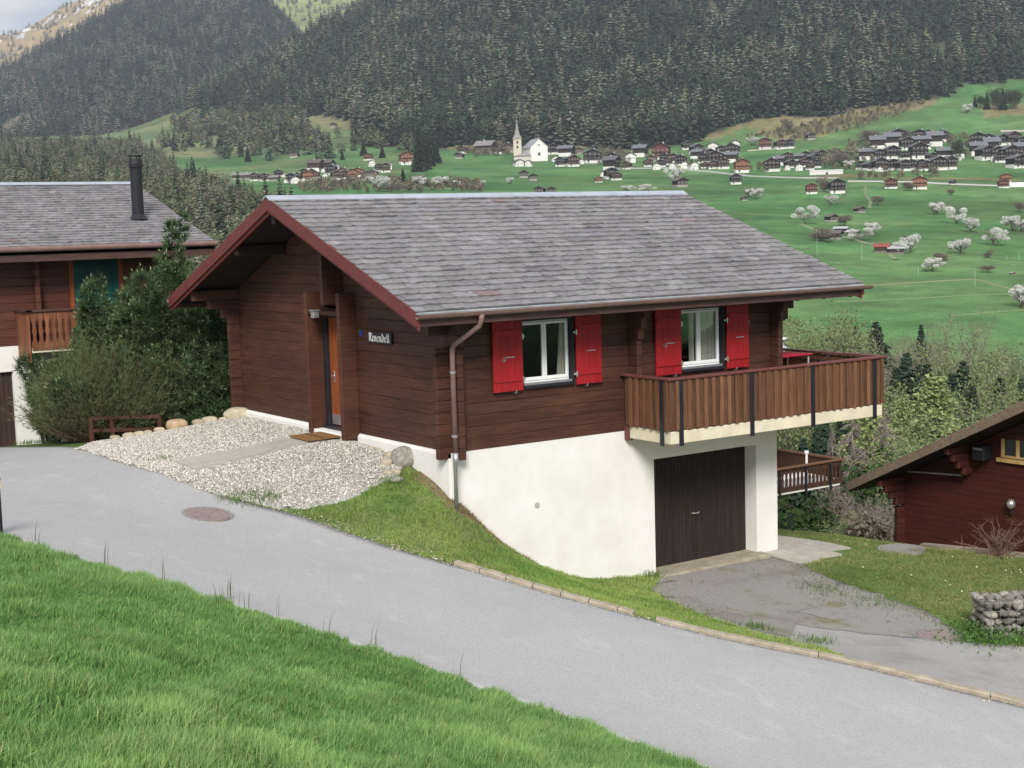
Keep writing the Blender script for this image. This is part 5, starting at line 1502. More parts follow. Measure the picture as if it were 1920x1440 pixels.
def surf_fn(G, us, Ds):
    def f(x, y):
        dx, dy = np.asarray(x) - CAM[0], np.asarray(y) - CAM[1]
        D = dx * FH[0] + dy * FH[1]; s = (dx * RH[0] + dy * RH[1]) / D
        a = np.clip((s * FPX + 960 - us[0]) / (us[1] - us[0]), 0, len(us) - 1.001); b = np.clip((D - Ds[0]) / (Ds[1] - Ds[0]), 0, len(Ds) - 1.001)
        i = a.astype(int); j = b.astype(int); fa = a - i; fb = b - j; Z = G[..., 2]
        return (Z[i,j]*(1-fa)+Z[i+1,j]*fa)*(1-fb)+(Z[i,j+1]*(1-fa)+Z[i+1,j+1]*fa)*fb
    return f
CLEAR = [[(0,240),(40,212),(75,206),(60,225),(20,262),(0,265)],[(185,185),(230,166),(245,170),(215,188)],[(270,128),(300,124),(325,130),(310,142),(285,145)],[(245,88),(300,92),(345,110),(320,112),(262,100)],
         [(80,212),(140,204),(180,200),(170,206),(100,216)],[(200,250),(260,246),(330,256),(300,268),(210,262)],[(500,118),(515,112),(512,125),(500,126)]]
def in_clear(px, py):
    r_ = np.zeros(np.shape(px), bool)
    for q in CLEAR: r_ |= inpoly(px, py, q)
    return r_
def colL(px, py, V):
    T = np.tile([.050, .052, .040], (len(V), 1)); k = in_clear(px, py)
    T[k] = [.16, .14, .095]; k2 = inpoly(px, py, CLEAR[2]); T[k2] = [.09, .16, .06]
    return T * (1 + .2 * fbm(V[:, 0]/60, V[:, 1]/60, 5))[:, None]
G1, us1, Ds1 = mountain('mountain', 2550, 4100, [(-700,300),(-300,228),(-60,168),(0,150),(60,126),(130,88),(200,48),(262,14),(310,-8),(420,-30),(500,-24),(545,30),(580,75),(640,150),(760,230),(1200,300)], 3600, 285, -420, 900, colL, seed=51, rough=.55)
fL = surf_fn(G1, us1, Ds1)
def testL(px, py, n1, n2, D): return ~in_clear(px, py) & (py < 285) & (D < 3750)
def mixL(px, py, n1, n2, rg_, n):
    fl = np.clip(.34 + n1 * .8 + n2 * .4, .05, .9)
    k, t_ = pick(rg_, n, 1 - fl, fl * .8, px, py, n1, .05)
    return k, t_ * np.array([1.0, .92, 1.05])
forest('mountain_forest', 'dark forest cloaking the rounded mountain at the upper left', 2600, 3750, -150, 700, 14, testL, mixL, (25, 42), 46, zfun=fL)
def colR(px, py, V):
    n = fbm(V[:, 0]/120, V[:, 1]/120, 8)[:, None]; n2 = fbm(V[:, 0]/40, V[:, 1]/40, 9)[:, None]
    left = np.array([.34, .25, .125]) * (1 + .35 * n); right = np.array([.22, .24, .08]) * (1 + .4 * n)  # lighter tones paint in the sunlight on the far ridge
    w = np.clip((px[:, None] - 380) / 80, 0, 1)
    T = left * (1 - w) + right * w
    sil = np.interp(px, [-300, 0, 60, 180, 350], [160, 76, 58, 4, -60])
    snow = ((py - sil) < 22) & (px < 380) & (n2[:, 0] > .55 - .35 * ((py - sil) < 7))
    T[snow] = [.62, .63, .66]
    return np.clip(T, .02, .9)
G2, us2, Ds2 = mountain('mountain', 4300, 6400, [(-900,330),(-300,170),(-60,98),(0,77),(40,64),(70,60),(110,40),(150,14),(185,0),(260,-40),(350,-70),(800,-140),(1300,-180)], 5800, 290, -460, 1150, colR, nu=320, nd=120, seed=61, rough=.5)
fM = surf_fn(G2, us2, Ds2)
def testM(px, py, n1, n2, D): return ((n2 + n1 * .6 > -.05) & (px < 380)) | ((px >= 380) & (px < 800) & (n2 > -.35))
def mixM(px, py, n1, n2, rg_, n):
    k, t_ = pick(rg_, n, .15, .6, px, py, n1, .5); k2 = px >= 380
    t_ = t_ * 1.5; t_[k2] *= np.array([1.15, 1.25, .8]); return k, t_  # tree tints raised to paint the ridge as sunlit
forest('ridge_forest', 'sunlit larch wood on the far ridge behind the dark mountain', 4400, 5850, -60, 760, 24, testM, mixM, (18, 28), 47, zfun=fM)

# ------------------------------------------------------------ village houses
ORD = ['first','second','third','fourth','fifth','sixth','seventh','eighth','ninth','tenth','eleventh','twelfth','thirteenth','fourteenth','fifteenth',
       'sixteenth','seventeenth','eighteenth','nineteenth','twentieth','twenty-first','twenty-second','twenty-third','twenty-fourth','twenty-fifth','twenty-sixth','twenty-seventh','twenty-eighth','twenty-ninth','thirtieth']
def house_proto(name, basec, woodc, roofc, w=12, d=11, hb=2.6, hw=5.2, rise=2.6, ov=1.5, balc=True, axis='x', seed=1, white_band=True):
    """local model, gable faces -Y (towards the camera side) when axis 'x'; ridge along Y"""
    r_ = random.Random(seed)
    t_ = empty(name, (0, 0, 0))
    q = M_['plain']
    m = MB(); m.col(basec); m.box(-w/2, w/2, -d/2, d/2, -5, hb); m.build('basement_wall', q, t_, True)
    m = MB(); m.col(woodc)
    zt = hb + hw
    m.loft([(-w/2 + .1, -d/2 + .1, hb), (w/2 - .1, -d/2 + .1, hb), (w/2 - .1, -d/2 + .1, zt), (0, -d/2 + .1, zt + rise * .93), (-w/2 + .1, -d/2 + .1, zt)],
           [(-w/2 + .1, d/2 - .1, hb), (w/2 - .1, d/2 - .1, hb), (w/2 - .1, d/2 - .1, zt), (0, d/2 - .1, zt + rise * .93), (-w/2 + .1, d/2 - .1, zt)])
    m.build('wall', q, t_, True)
    m = MB(); m.col(roofc); k = rise / (w / 2)
    for sg in (-1, 1):
        e = w/2 + ov
        m.loft([(sg*e, -d/2 - ov, zt - ov*k), (0, -d/2 - ov, zt + rise), (0, -d/2 - ov, zt + rise + .35), (sg*e, -d/2 - ov, zt - ov*k + .35)],
               [(sg*e, d/2 + ov, zt - ov*k), (0, d/2 + ov, zt + rise), (0, d/2 + ov, zt + rise + .35), (sg*e, d/2 + ov, zt - ov*k + .35)])
    roof_ = m.build('roof', q, t_, True)
    if name != 'barn':
        m = MB(); m.col((.6,.58,.55)); m.box(1.2, 2.0, 1.0, 1.8, zt + rise - 1, zt + rise + 1.1); m.build('chimney', q, roof_, True)
    nf = max(1, int(hw // 2.4))
    for fl in range(nf):
        z = hb + .9 + fl * 2.5; n = 4 if w > 10 else 3
        for i in range(n):
            x = -w/2 + w * (i + .5) / n
            wm = MB(); wm.col((.75,.74,.70)); wm.box(x - .62, x + .62, -d/2 + .02, -d/2 + .12, z - .12, z + 1.2)
            wd = wm.build('window', q, t_, True)
            pm = MB(); pm.col((.03,.035,.04)); pm.box(x - .47, x + .47, -d/2 - .02, -d/2 + .02, z, z + 1.08); pm.build('pane', q, wd, True)
    if balc:
        m = MB(); bc = (basec if white_band else woodc); m.col(tuple(c * 1.05 for c in woodc))
        for fl in range(nf): m.box(-w/2 - .3, w/2 + .3, -d/2 - 1.3, -d/2 - 1.2, hb - .1 + fl * 2.5, hb + .75 + fl * 2.5); m.box(-w/2 - .3, w/2 + .3, -d/2 - 1.3, -d/2 + .1, hb - .25 + fl * 2.5, hb - .12 + fl * 2.5)
        m.build('balcony', q, t_, True)
    if hb > 1.5:
        m = MB(); m.col((.06,.05,.045)); m.box(-w*.28, -w*.28 + 1.2, -d/2 - .03, -d/2, .0, 2.0); m.build('door', q, t_, True)
    return t_
def copy_tree(o, parent=None):
    c = o.copy(); COL.objects.link(c); c.parent = parent
    for ch in o.children: copy_tree(ch, c)
    return c
WH = (.78,.76,.72); DK_ = (.030,.022,.020); RB = (.13,.045,.03); OR = (.25,.09,.04); BR = (.075,.04,.028); GY = (.13,.13,.14); GYL = (.17,.175,.19); GR = (.12,.10,.09)
KIND = {
 'dark':  dict(args=('village_house', WH, DK_, GY), kw=dict(hw=5.4, seed=1)),
 'dark2': dict(args=('village_house', WH, (.045,.03,.025), GYL), kw=dict(hw=5.0, w=14, seed=2, rise=2.9)),
 'brown': dict(args=('village_house', WH, BR, GR), kw=dict(hw=5.0, seed=3)),
 'red':   dict(args=('village_house', WH, RB, (.13,.09,.08)), kw=dict(hw=6.6, w=14, seed=4, rise=3.0)),
 'orange':dict(args=('village_house', WH, OR, (.17,.08,.05)), kw=dict(hw=5.4, w=12, seed=5)),
 'white': dict(args=('village_house', WH, WH, (.12,.08,.07)), kw=dict(hw=4.4, w=11, seed=6, balc=False)),
 'barn':  dict(args=('barn', (.36,.34,.31), (.055,.04,.032), (.14,.125,.115)), kw=dict(w=8, d=8, hb=1.2, hw=3.2, rise=1.8, ov=1.1, balc=False, seed=7)),
 'grey':  dict(args=('village_house', (.33,.30,.27), (.12,.09,.07), (.24,.22,.21)), kw=dict(hw=3.8, w=11, hb=1.6, seed=8, balc=False)),
}
PROTO = {}
yaw0 = math.atan2(-FH[0], FH[1])      # turns local -Y towards the camera
def put_house(kind, px, py, wpx, rz_deg=0, label=None, group=None, cat=None, hs=1.0):
    hs = float(RNG.uniform(.82, 1.15))
    p = gp(px, py + 1, 300)
    if p is None: print('no ground', px, py); return
    D_ = (p - CAM) @ c_f
    spec = KIND[kind]; w0 = spec['kw'].get('w', 12) + 2 * spec['kw'].get('ov', 1.5)
    if kind not in PROTO:
        PROTO[kind] = house_proto(*spec['args'], **spec['kw']); o = PROTO[kind]
    else: o = copy_tree(PROTO[kind])
    s_ = .93 * wpx * D_ / FPX / w0
    o.location = tuple(p); o.rotation_euler = (0, 0, yaw0 + R(rz_deg)); o.scale = (s_, s_, s_ * hs)
    for key in ('group',):
        if key in o: del o[key]
    tag(o, label, cat or ('barn' if kind == 'barn' else 'house'), group)
    return o
TXT = {'dark': 'black-brown house', 'dark2': 'wide grey-roofed house', 'brown': 'brown house', 'red': 'red-brown house', 'orange': 'orange house',
       'white': 'white house', 'barn': 'small barn', 'grey': 'low grey house'}
def cluster(items, place, group, side='from the left'):
    """every house of a hamlet, told apart by its kind and its place in the row of that kind"""
    items = sorted(items, key=lambda t_: (t_[1], t_[2])); cnt = {}; tot = {}
    for it in items: tot[it[0]] = tot.get(it[0], 0) + 1
    for it in items:
        k, px, py, w_ = it[:4]; rzd = it[4] if len(it) > 4 else RNG.uniform(-22, 22)
        i = cnt.get(k, 0); cnt[k] = i + 1
        lab = TXT[k] + ' ' + place + ('' if tot[k] == 1 else ', %s %s' % (ORD[i], side))
        put_house(k, px, py, w_, rzd, lab, group)
cluster([('dark',1036,288,26),('dark2',1062,291,40,75),('dark2',1111,304,44),('dark',1051,311,24),('brown',1073,311,30),('white',1041,302,18),('white',1091,306,14),('grey',1085,288,26),
 ('dark',1147,318,34,60),('dark',1149,303,30),('dark2',1201,292,36,70),('red',1240,297,42),('white',1182,304,26),('grey',1222,302,28),('brown',1215,311,22),('dark',1247,303,26),('brown',1265,304,24),('brown',1176,316,22),
 ('dark',1145,334,30),('brown',1155,336,26),('white',1130,330,12)], 'beside the church', 'village houses near the church')
put_house('orange', 1122, 341, 18, 10, 'little orange shed below the dark houses right of the church', None, 'shed')
put_house('white', 972, 311, 22, 20, 'small white house below the church wall'); put_house('white', 992, 311, 16, -20, 'narrow white annex below the church wall')
cluster([('barn',982,332,22),('barn',999,337,20)], 'on the green below the church', 'barns below the church')
cluster([('barn',1013,362,24),('barn',1034,363,22)], 'just above the ridge of the chalet roof', 'barns behind the ridge')
cluster([('grey',911,287,40,70),('grey',951,284,30),('brown',867,286,24),('barn',862,296,20),('white',822,303,16),('brown',935,287,18)], 'along the track left of the church', 'houses left of the church')
cluster([('brown',1252,308,22),('white',1262,316,16),('dark',1277,309,28),('white',1284,316,20),('dark',1288,279,26),('dark',1305,288,28),('dark2',1309,296,34,60),('dark',1319,305,26),('white',1335,282,26),('dark2',1344,305,36),('dark',1328,296,26),
 ('dark',1352,289,26),('dark2',1373,290,34),('dark2',1369,303,40,75),('white',1376,277,24),('brown',1357,315,28),('brown',1338,315,26),('orange',1390,322,34),('white',1300,317,20),('white',1230,317,18),('dark',1240,312,22),('brown',1321,314,20),('dark',1362,297,22)],
 'in the middle hamlet', 'houses of the middle hamlet')
cluster([('red',1434,278,30),('brown',1463,278,28),('dark',1478,277,24)], 'on the slope above the middle hamlet', 'houses above the hamlet')
put_house('barn', 1519, 261, 20, 10, 'lone small barn high on the dry slope')
cluster([('dark2',1448,320,38),('dark2',1461,308,34,65),('brown',1478,302,28),('dark',1482,313,26),('dark',1511,299,26),('dark2',1499,302,26,70),('dark',1536,296,24),('brown',1507,311,26),('dark',1525,305,26),('brown',1519,317,22),('white',1497,319,18),('dark',1530,313,24),('white',1475,318,14)],
 'above the long white wall', 'houses above the long white wall')
cluster([('dark',1379,344,26),('barn',1395,375,14),('red',1521,362,26),('dark',1569,361,36),('barn',1275,349,30)], 'on the green under the village road', 'scattered houses below the road')
cluster([('dark',1680,262,34),('dark',1694,258,20),('dark',1725,262,36),('dark',1742,257,24),('dark',1764,264,32),
 ('dark2',1645,279,40,80),('dark2',1672,274,44,80),('dark',1699,279,32),('dark2',1727,276,46,80),('dark2',1752,272,42,80),('white',1657,278,12),('white',1741,279,12),('white',1716,281,12),
 ('dark2',1622,298,36,80),('dark',1671,296,36),('dark',1721,296,40),('dark2',1770,296,42,80),('dark2',1795,294,36,80),('white',1797,299,16),('dark',1646,297,26),('dark',1696,297,26),('dark',1745,300,22),
 ('dark',1614,316,24),('dark',1630,318,26),('dark',1649,319,32),('dark',1669,317,34),('dark',1694,319,30),('dark',1710,317,26),('dark',1727,316,30),('dark',1757,317,36),('dark',1778,316,32),('dark',1740,318,26),('white',1650,320,14),('white',1701,319,10),('brown',1729,318,22),('brown',1659,320,18)],
 'in the dense dark hamlet', 'houses of the dense dark hamlet')
cluster([('dark',1834,272,36),('dark',1853,270,28),('dark',1877,271,28),('dark',1896,271,34),('dark',1917,272,28),('dark2',1833,289,44,80),('dark2',1858,284,42,80),('dark',1846,298,36),('dark',1867,297,34),('dark',1890,298,42),('dark2',1914,291,38,80),
 ('white',1844,293,14),('white',1864,301,18),('dark',1906,313,40),('dark',1925,313,30),('white',1913,311,10),('brown',1912,300,26),('dark',1876,303,26)], 'in the far right hamlet', 'houses at the far right edge')
cluster([('red',1671,352,30),('orange',1725,353,34),('dark',1786,345,14),('orange',1885,340,26),('red',1881,351,24)], 'on the road below the right hamlets', 'houses on the lower road')
# big white awning-like roof beside the orange house, long white wall in the village
p = gp(1905, 351, 300); D_ = (p - CAM) @ c_f; u_ = D_ / FPX
t_ = empty('shed', tuple(p), yaw0, label='long low white tunnel roof beside the orange house on the road', cat='shed')
m = MB(); m.col((.75,.73,.70))
for k in range(8):
    a0, a1 = math.pi * k / 8, math.pi * (k + 1) / 8
    m.loft([(-14*u_, -4*u_*math.cos(a0), 9*u_*math.sin(a0)), (-14*u_, -4*u_*math.cos(a1), 9*u_*math.sin(a1)), (-14*u_, 0, 0)], [(14*u_, -4*u_*math.cos(a0), 9*u_*math.sin(a0)), (14*u_, -4*u_*math.cos(a1), 9*u_*math.sin(a1)), (14*u_, 0, 0)])
m.build('roof', M_['plain'], t_, True)
m = MB(); m.col((.3,.28,.26)); m.box(-14.2*u_, -14*u_, -3*u_, 3*u_, -2*u_, 5*u_); m.build('end_wall', M_['plain'], t_, True)
p = gp(1550, 327, 300); u_ = ((p - CAM) @ c_f) / FPX
t_ = empty('village_wall', tuple(p), yaw0, label='long white retaining wall with a dark doorway in the village', cat='wall')
m = MB(); m.col((.72,.70,.66)); m.box(-32*u_, 30*u_, -1, 1, -6, 7*u_); m.build('wall', M_['plain'], t_, True)
m = MB(); m.col((.05,.05,.05)); m.box(-2*u_, 2*u_, -1.1, -1.0, -4, 4*u_); m.build('doorway', M_['plain'], t_, True)
m = MB(); m.col((.8,.78,.74)); m.box(-32*u_, 30*u_, -1.3, 1.2, 7*u_, 8.5*u_); m.build('coping', M_['plain'], t_, True)

# left village
cluster([('brown',480,338,22),('grey',447,336,26,80),('grey',465,336,26,80),('brown',497,338,24),('grey',515,338,22,80),('dark',522,330,22),('white',535,331,11),('dark',549,341,28),('white',553,343,20),('white',537,342,10),('dark',560,338,24),
 ('orange',577,338,26),('red',590,333,24),('white',596,338,16),('brown',592,320,34,75),('brown',612,318,34,75),('dark',622,326,26),('white',608,322,12),('white',623,328,10),('white',639,330,11),('brown',583,330,22),('brown',650,334,22),('orange',660,334,26),('orange',672,330,26),
 ('grey',687,332,24),('white',683,338,12),('grey',700,330,24),('brown',712,320,24),('brown',722,322,24),('white',609,334,14),('brown',630,336,24),('grey',644,325,22),('white',568,340,12),('dark',570,328,22)], 'in the far left village', 'houses of the far left village')
cluster([('red',691,299,22),('white',697,311,16),('orange',762,307,32),('white',701,304,10),('white',770,308,14)], 'on the rise above the far left village', 'houses above the left village')
cluster([('barn',456,278,18),('barn',552,294,20),('barn',626,238,14),('barn',776,248,14),('white',463,276,8)], 'alone in the pasture above the left village', 'barns in the left pasture')
# chapel tower of the left village, and the big church
def tower(px, py, hpx, wpx, label):
    p = gp(px, py, 300); u_ = ((p - CAM) @ c_f) / FPX
    t_ = empty('chapel_tower', tuple(p), yaw0, label=label, cat='tower')
    m = MB(); m.col(WH); w_ = wpx * u_ / 2; m.box(-w_, w_, -w_, w_, -3, hpx * u_ * .72); m.build('wall', M_['plain'], t_, True)
    m = MB(); m.col((.12,.11,.11)); z = hpx * u_ * .72
    m.loft([(-w_*1.15, -w_*1.15, z), (w_*1.15, -w_*1.15, z), (w_*1.15, w_*1.15, z), (-w_*1.15, w_*1.15, z)], [(-.1, -.1, z*1.4), (.1, -.1, z*1.4), (.1, .1, z*1.4), (-.1, .1, z*1.4)]); m.build('roof', M_['plain'], t_, True)
tower(633, 322, 16, 6, 'little white chapel tower among the roofs of the left village')
tower(732, 318, 14, 6, 'small white tower at the right end of the left village')

p = gp(990, 302, 300); u_ = ((p - CAM) @ c_f) / FPX
ch_ = empty('church', tuple(p), yaw0, label='white village church with a slender pointed spire on a stone tower', cat='church')
q = M_['plain']
def U(*a): return [v * u_ for v in a]
m = MB(); m.col((.62,.56,.44)); tw_ = 7.5 * u_; tx = -19 * u_
m.box(tx - tw_, tx + tw_, -tw_ + 4, tw_ + 4, -4, 42 * u_); twr = m.build('tower', q, ch_, True)
m = MB(); m.col((.38,.34,.27)); m.box(tx - tw_ - .3, tx + tw_ + .3, 4 - tw_ - .3, 4 + tw_ + .3, 41*u_, 42.5*u_); m.build('cornice', q, twr, True)
for zz in (33, 24):
    m = MB(); m.col((.06,.055,.05)); m.box(tx - 1.8*u_, tx + 1.8*u_, 4 - tw_ - .1, 4 - tw_, zz*u_, (zz+5)*u_); m.build('belfry_opening', q, twr, True)
m = MB(); m.col((.30,.29,.27)); z0 = 42.5*u_
prof = [(1.12, 0), (.62, 8), (.36, 16), (.18, 27), (.03, 38)]
for (a, za), (b_, zb_) in zip(prof[:-1], prof[1:]):
    n = 8
    ra, rb = tw_ * a * 1.15, tw_ * b_ * 1.15
    A = [(tx + ra*math.cos(R(22.5+45*k)), 4 + ra*math.sin(R(22.5+45*k)), z0 + za*u_) for k in range(n)]
    B = [(tx + rb*math.cos(R(22.5+45*k)), 4 + rb*math.sin(R(22.5+45*k)), z0 + zb_*u_) for k in range(n)]
    m.loft(A, B)
m.build('spire', q, twr, True)
m = MB(); m.col((.5,.45,.2)); m.box(tx - .12, tx + .12, 3.9, 4.1, 80*u_, 86*u_); m.box(tx - .8, tx + .8, 3.9, 4.1, 83*u_, 83.6*u_); m.build('cross', q, twr, True)
# nave: gable end turned to the camera's right
m = MB(); m.col((.82,.80,.77)); gxa, gxb = 5*u_, 37*u_
pts = [(gxa, -2), (gxb, -2), (gxb, 25*u_), ((gxa+gxb)/2, 40*u_), (gxa, 25*u_)]
dv = np.array([-14*u_, 22.0])
A = [(x, -6, z) for x, z in pts]; B = [(x + dv[0], -6 + dv[1], z) for x, z in pts]
m.loft(A, B); nv = m.build('nave', q, ch_, True)
m = MB(); m.col((.34,.345,.37)); gm = (gxa + gxb) / 2
for (xa, xb) in ((gxa - 1.5*u_, gm), (gm, gxb + 1.5*u_)):
    za, zb_ = (23.6*u_, 40*u_) if xa < gm - 1 else (40*u_, 23.6*u_)
    m.loft([(xa, -6.6, za + .1), (xb, -6.6, zb_ + .1), (xb, -6.6, zb_ + .7), (xa, -6.6, za + .7)], [(xa + dv[0], -6 + dv[1], za + .1), (xb + dv[0], -6 + dv[1], zb_ + .1), (xb + dv[0], -6 + dv[1], zb_ + .7), (xa + dv[0], -6 + dv[1], za + .7)])
m.build('nave_roof', q, ch_, True)
m = MB(); m.col((.16,.16,.15)); m.box(gm - 1.6*u_, gm + 1.6*u_, -6.1, -6.0, 27*u_, 30*u_); m.build('round_window', q, nv, True)
m = MB(); m.col((.12,.11,.10)); m.box(gm - 2.4*u_, gm + 2.4*u_, -6.1, -6.0, 9*u_, 15*u_); m.build('portal', q, nv, True)
m = MB(); m.col((.62,.58,.50)); m.box(-26*u_, 5*u_, -8, 2, -3, 9*u_); m.build('porch', q, ch_, True)
m = MB(); m.col((.30,.28,.27)); m.loft([(-27*u_, -9, 9*u_), (6*u_, -9, 9*u_), (6*u_, 2, 9*u_), (-27*u_, 2, 9*u_)], [(-12*u_, -3, 14*u_), (4*u_, -3, 14*u_), (4*u_, 2, 14*u_), (-12*u_, 2, 14*u_)]); m.build('porch_roof', q, ch_, True)

# meadow barns
KIND['barn_red'] = dict(args=('barn', (.2,.17,.15), (.07,.045,.035), (.30,.08,.07)), kw=dict(w=9, d=9, hb=.8, hw=2.6, rise=1.6, ov=.8, balc=False, seed=17))
KIND['barn_white'] = dict(args=('barn', (.2,.18,.16), (.06,.045,.038), (.46,.47,.49)), kw=dict(w=9, d=9, hb=.8, hw=2.4, rise=1.3, ov=.9, balc=False, seed=18))
TXT['barn_red'] = 'barn'; TXT['barn_white'] = 'barn'
for (k, px, py, w_, rzd, lab) in [
 ('barn',1611,397,22,25,'dark barn with pale base beside the curving field track'),('barn',1558,414,24,30,'brown barn standing in the meadow near the largest left blossom tree'),
 ('barn_white',1577,434,30,70,'dark barn with a shining pale roof among the meadow trees'),('barn_white',1600,440,26,60,'lower barn joined to the pale-roofed one in the meadow'),('barn',1566,447,30,60,'old weathered barn half hidden by grey bushes in the meadow'),
 ('barn_red',1654,472,34,70,'dark barn with a red tin roof in the meadow'),('barn_white',1681,474,36,75,'dark barn with pale roof behind blossom, next to the red-roofed one'),
 ('barn_white',1899,513,12,0,'tiny white hut at the right of the meadow')]:
    put_house(k, px, py, w_, rzd, lab)

# ------------------------------------------------------------ tracks and stripes in the meadow
def strip(name, pix, width, off, color, n=60, rough=.9):
    P = [gp(a, b_, 300) for a, b_ in pix]; P = np.array([p for p in P if p is not None])
    P = smooth_line(P[:, :2], n, 1); T = np.gradient(P, axis=0); T /= np.linalg.norm(T, axis=1)[:, None]; N = np.stack([-T[:, 1], T[:, 0]], 1)
    jj = 1 + .3 * fbm(np.arange(n) / 4., np.zeros(n), 5)
    A = P + N * (width / 2 * jj)[:, None]; B = P - N * (width / 2 * jj)[:, None]
    VA = np.column_stack([A, gz(A[:, 0], A[:, 1]) + off]); VB = np.column_stack([B, gz(B[:, 0], B[:, 1]) + off])
    V = np.vstack([VA, VB]); V = np.vstack([V, V - np.array([0, 0, 1.0 + off])]); k = np.arange(n - 1); m2 = 2 * n
    F = np.vstack([np.stack([k, k+1, n+k+1, n+k], 1), np.stack([m2+k, m2+k+1, k+1, k], 1), np.stack([n+k, n+k+1, m2+n+k+1, m2+n+k], 1)])
    o = np_mesh(name, V, F, np.tile(color, (len(F), 1)), M_['plain']); o['kind'] = 'structure'
strip('road', [(1150,316),(1250,315),(1330,322),(1400,330),(1500,334),(1570,334)], 6, .5, (.42,.42,.38))
strip('road', [(1590,340),(1700,341),(1800,346),(1885,349),(1960,352)], 7, .5, (.48,.47,.43))
strip('road', [(1400,283),(1460,279),(1490,276)], 6, .5, (.45,.42,.34))
strip('road', [(1875,246),(1920,246),(1990,246)], 7, .8, (.5,.47,.38))
strip('track', [(1624,350),(1620,362),(1632,378),(1630,392)], 2.2, .4, (.20,.24,.12))
strip('track', [(1588,345),(1583,370),(1572,382)], 3, .35, (.10,.17,.07))
strip('track', [(1500,420),(1545,437),(1590,446),(1640,459),(1665,476),(1680,487)], 2.4, .3, (.24,.28,.15))
strip('track', [(1610,537),(1680,532),(1760,527),(1830,524),(1860,533),(1925,550)], 1.4, .2, (.24,.25,.13))
strip('track', [(1560,566),(1650,563),(1760,557),(1850,552),(1930,550)], 1.3, .2, (.16,.24,.10))
strip('track', [(1780,592),(1850,586),(1930,580)], 1.3, .2, (.17,.24,.11))
strip('track', [(1780,480),(1860,488),(1930,493)], 1.6, .25, (.16,.24,.10))
strip('track', [(760,352),(840,354),(900,352)], 3, .4, (.22,.26,.14))
# thin marker posts in the meadow
for i, (px, py, h_) in enumerate([(1532,479,30),(1616,487,30),(1828,536,30),(1722,516,14),(1911,487,12),(1888,487,8)]):
    p = gp(px, py, 300); u_ = ((p - CAM) @ c_f) / FPX
    o = MB(); o.col((.42,.45,.36)); o.tube([p - (0,0,.5), p + (0, 0, h_ * u_)], .09, 6)
    o = o.build('field_pole', M_['plain'])
    tag(o, 'thin pale pole standing in the meadow, %s from the left' % ORD[i], 'pole', 'thin poles in the meadow')

# ------------------------------------------------------------ trees that stand alone
rt = np.random.default_rng(12)
def branch_tree(h, r, rng, n=150, up=.8, spread=1.0, trunk_r=.03):
    """trunk with forking limbs, as tubes with three or four sides"""
    V, F = [], []
    tips = []
    def limb(p, d, ln, rad, lev):
        nonlocal V, F
        seg = 4; q = np.array(p, float); d = np.array(d, float); ring = []
        pts = [q.copy()]; 
        for i in range(seg):
            d = d + rng.normal(size=3) * .13; d[2] += .05 * up; d /= np.linalg.norm(d); q = q + d * ln / seg; pts.append(q.copy())
        sides = 5 if lev == 0 else 3
        base = len(V)
        for i, pt in enumerate(pts):
            rr_ = rad * (1 - .72 * i / seg) + .004 * h * .3
            a = np.cross(d, [0, 0, 1.0]); 
            if np.linalg.norm(a) < .1: a = np.array([1.0, 0, 0])
            a /= np.linalg.norm(a); b_ = np.cross(d, a)
            for k in range(sides):
                an = 2*math.pi*k/sides; V.append(pt + (a*math.cos(an) + b_*math.sin(an)) * rr_)
        for i in range(seg):
            for k in range(sides):
                k2 = (k+1) % sides; F.append((base+i*sides+k, base+i*sides+k2, base+(i+1)*sides+k2)); F.append((base+i*sides+k, base+(i+1)*sides+k2, base+(i+1)*sides+k))
        if lev >= 3: tips.append(pts[-1]); tips.append(pts[-2]); return
        nb2 = (6, 5, 4)[lev]
        for j in range(nb2):
            t_ = rng.uniform(.3 if lev == 0 else .2, 1.0); i = min(int(t_ * seg), seg - 1); pt = pts[i] * (1 - (t_*seg - i)) + pts[i+1] * (t_*seg - i)
            a = rng.uniform(0, 6.28); side = np.array([math.cos(a), math.sin(a), rng.uniform(.1, .9) * up]); nd = d * .45 + side * spread; nd /= np.linalg.norm(nd)
            limb(pt, nd, ln * rng.uniform(.48, .68), rad * (1 - .7*t_) * .55, lev + 1)
        tips.append(pts[-1])
    limb((0, 0, -.3), (0, 0, 1), h * .62, h * trunk_r, 0)
    V = np.array(V); T = np.array(tips)
    m_ = max(V[:, 2].max(), 1e-3); sc_ = h / m_; rr_ = np.percentile(np.hypot(V[:, 0], V[:, 1]), 97); sx_ = r / max(rr_, .1)
    S3 = np.array([sx_, sx_, sc_]); return V * S3, np.array(F), T * S3

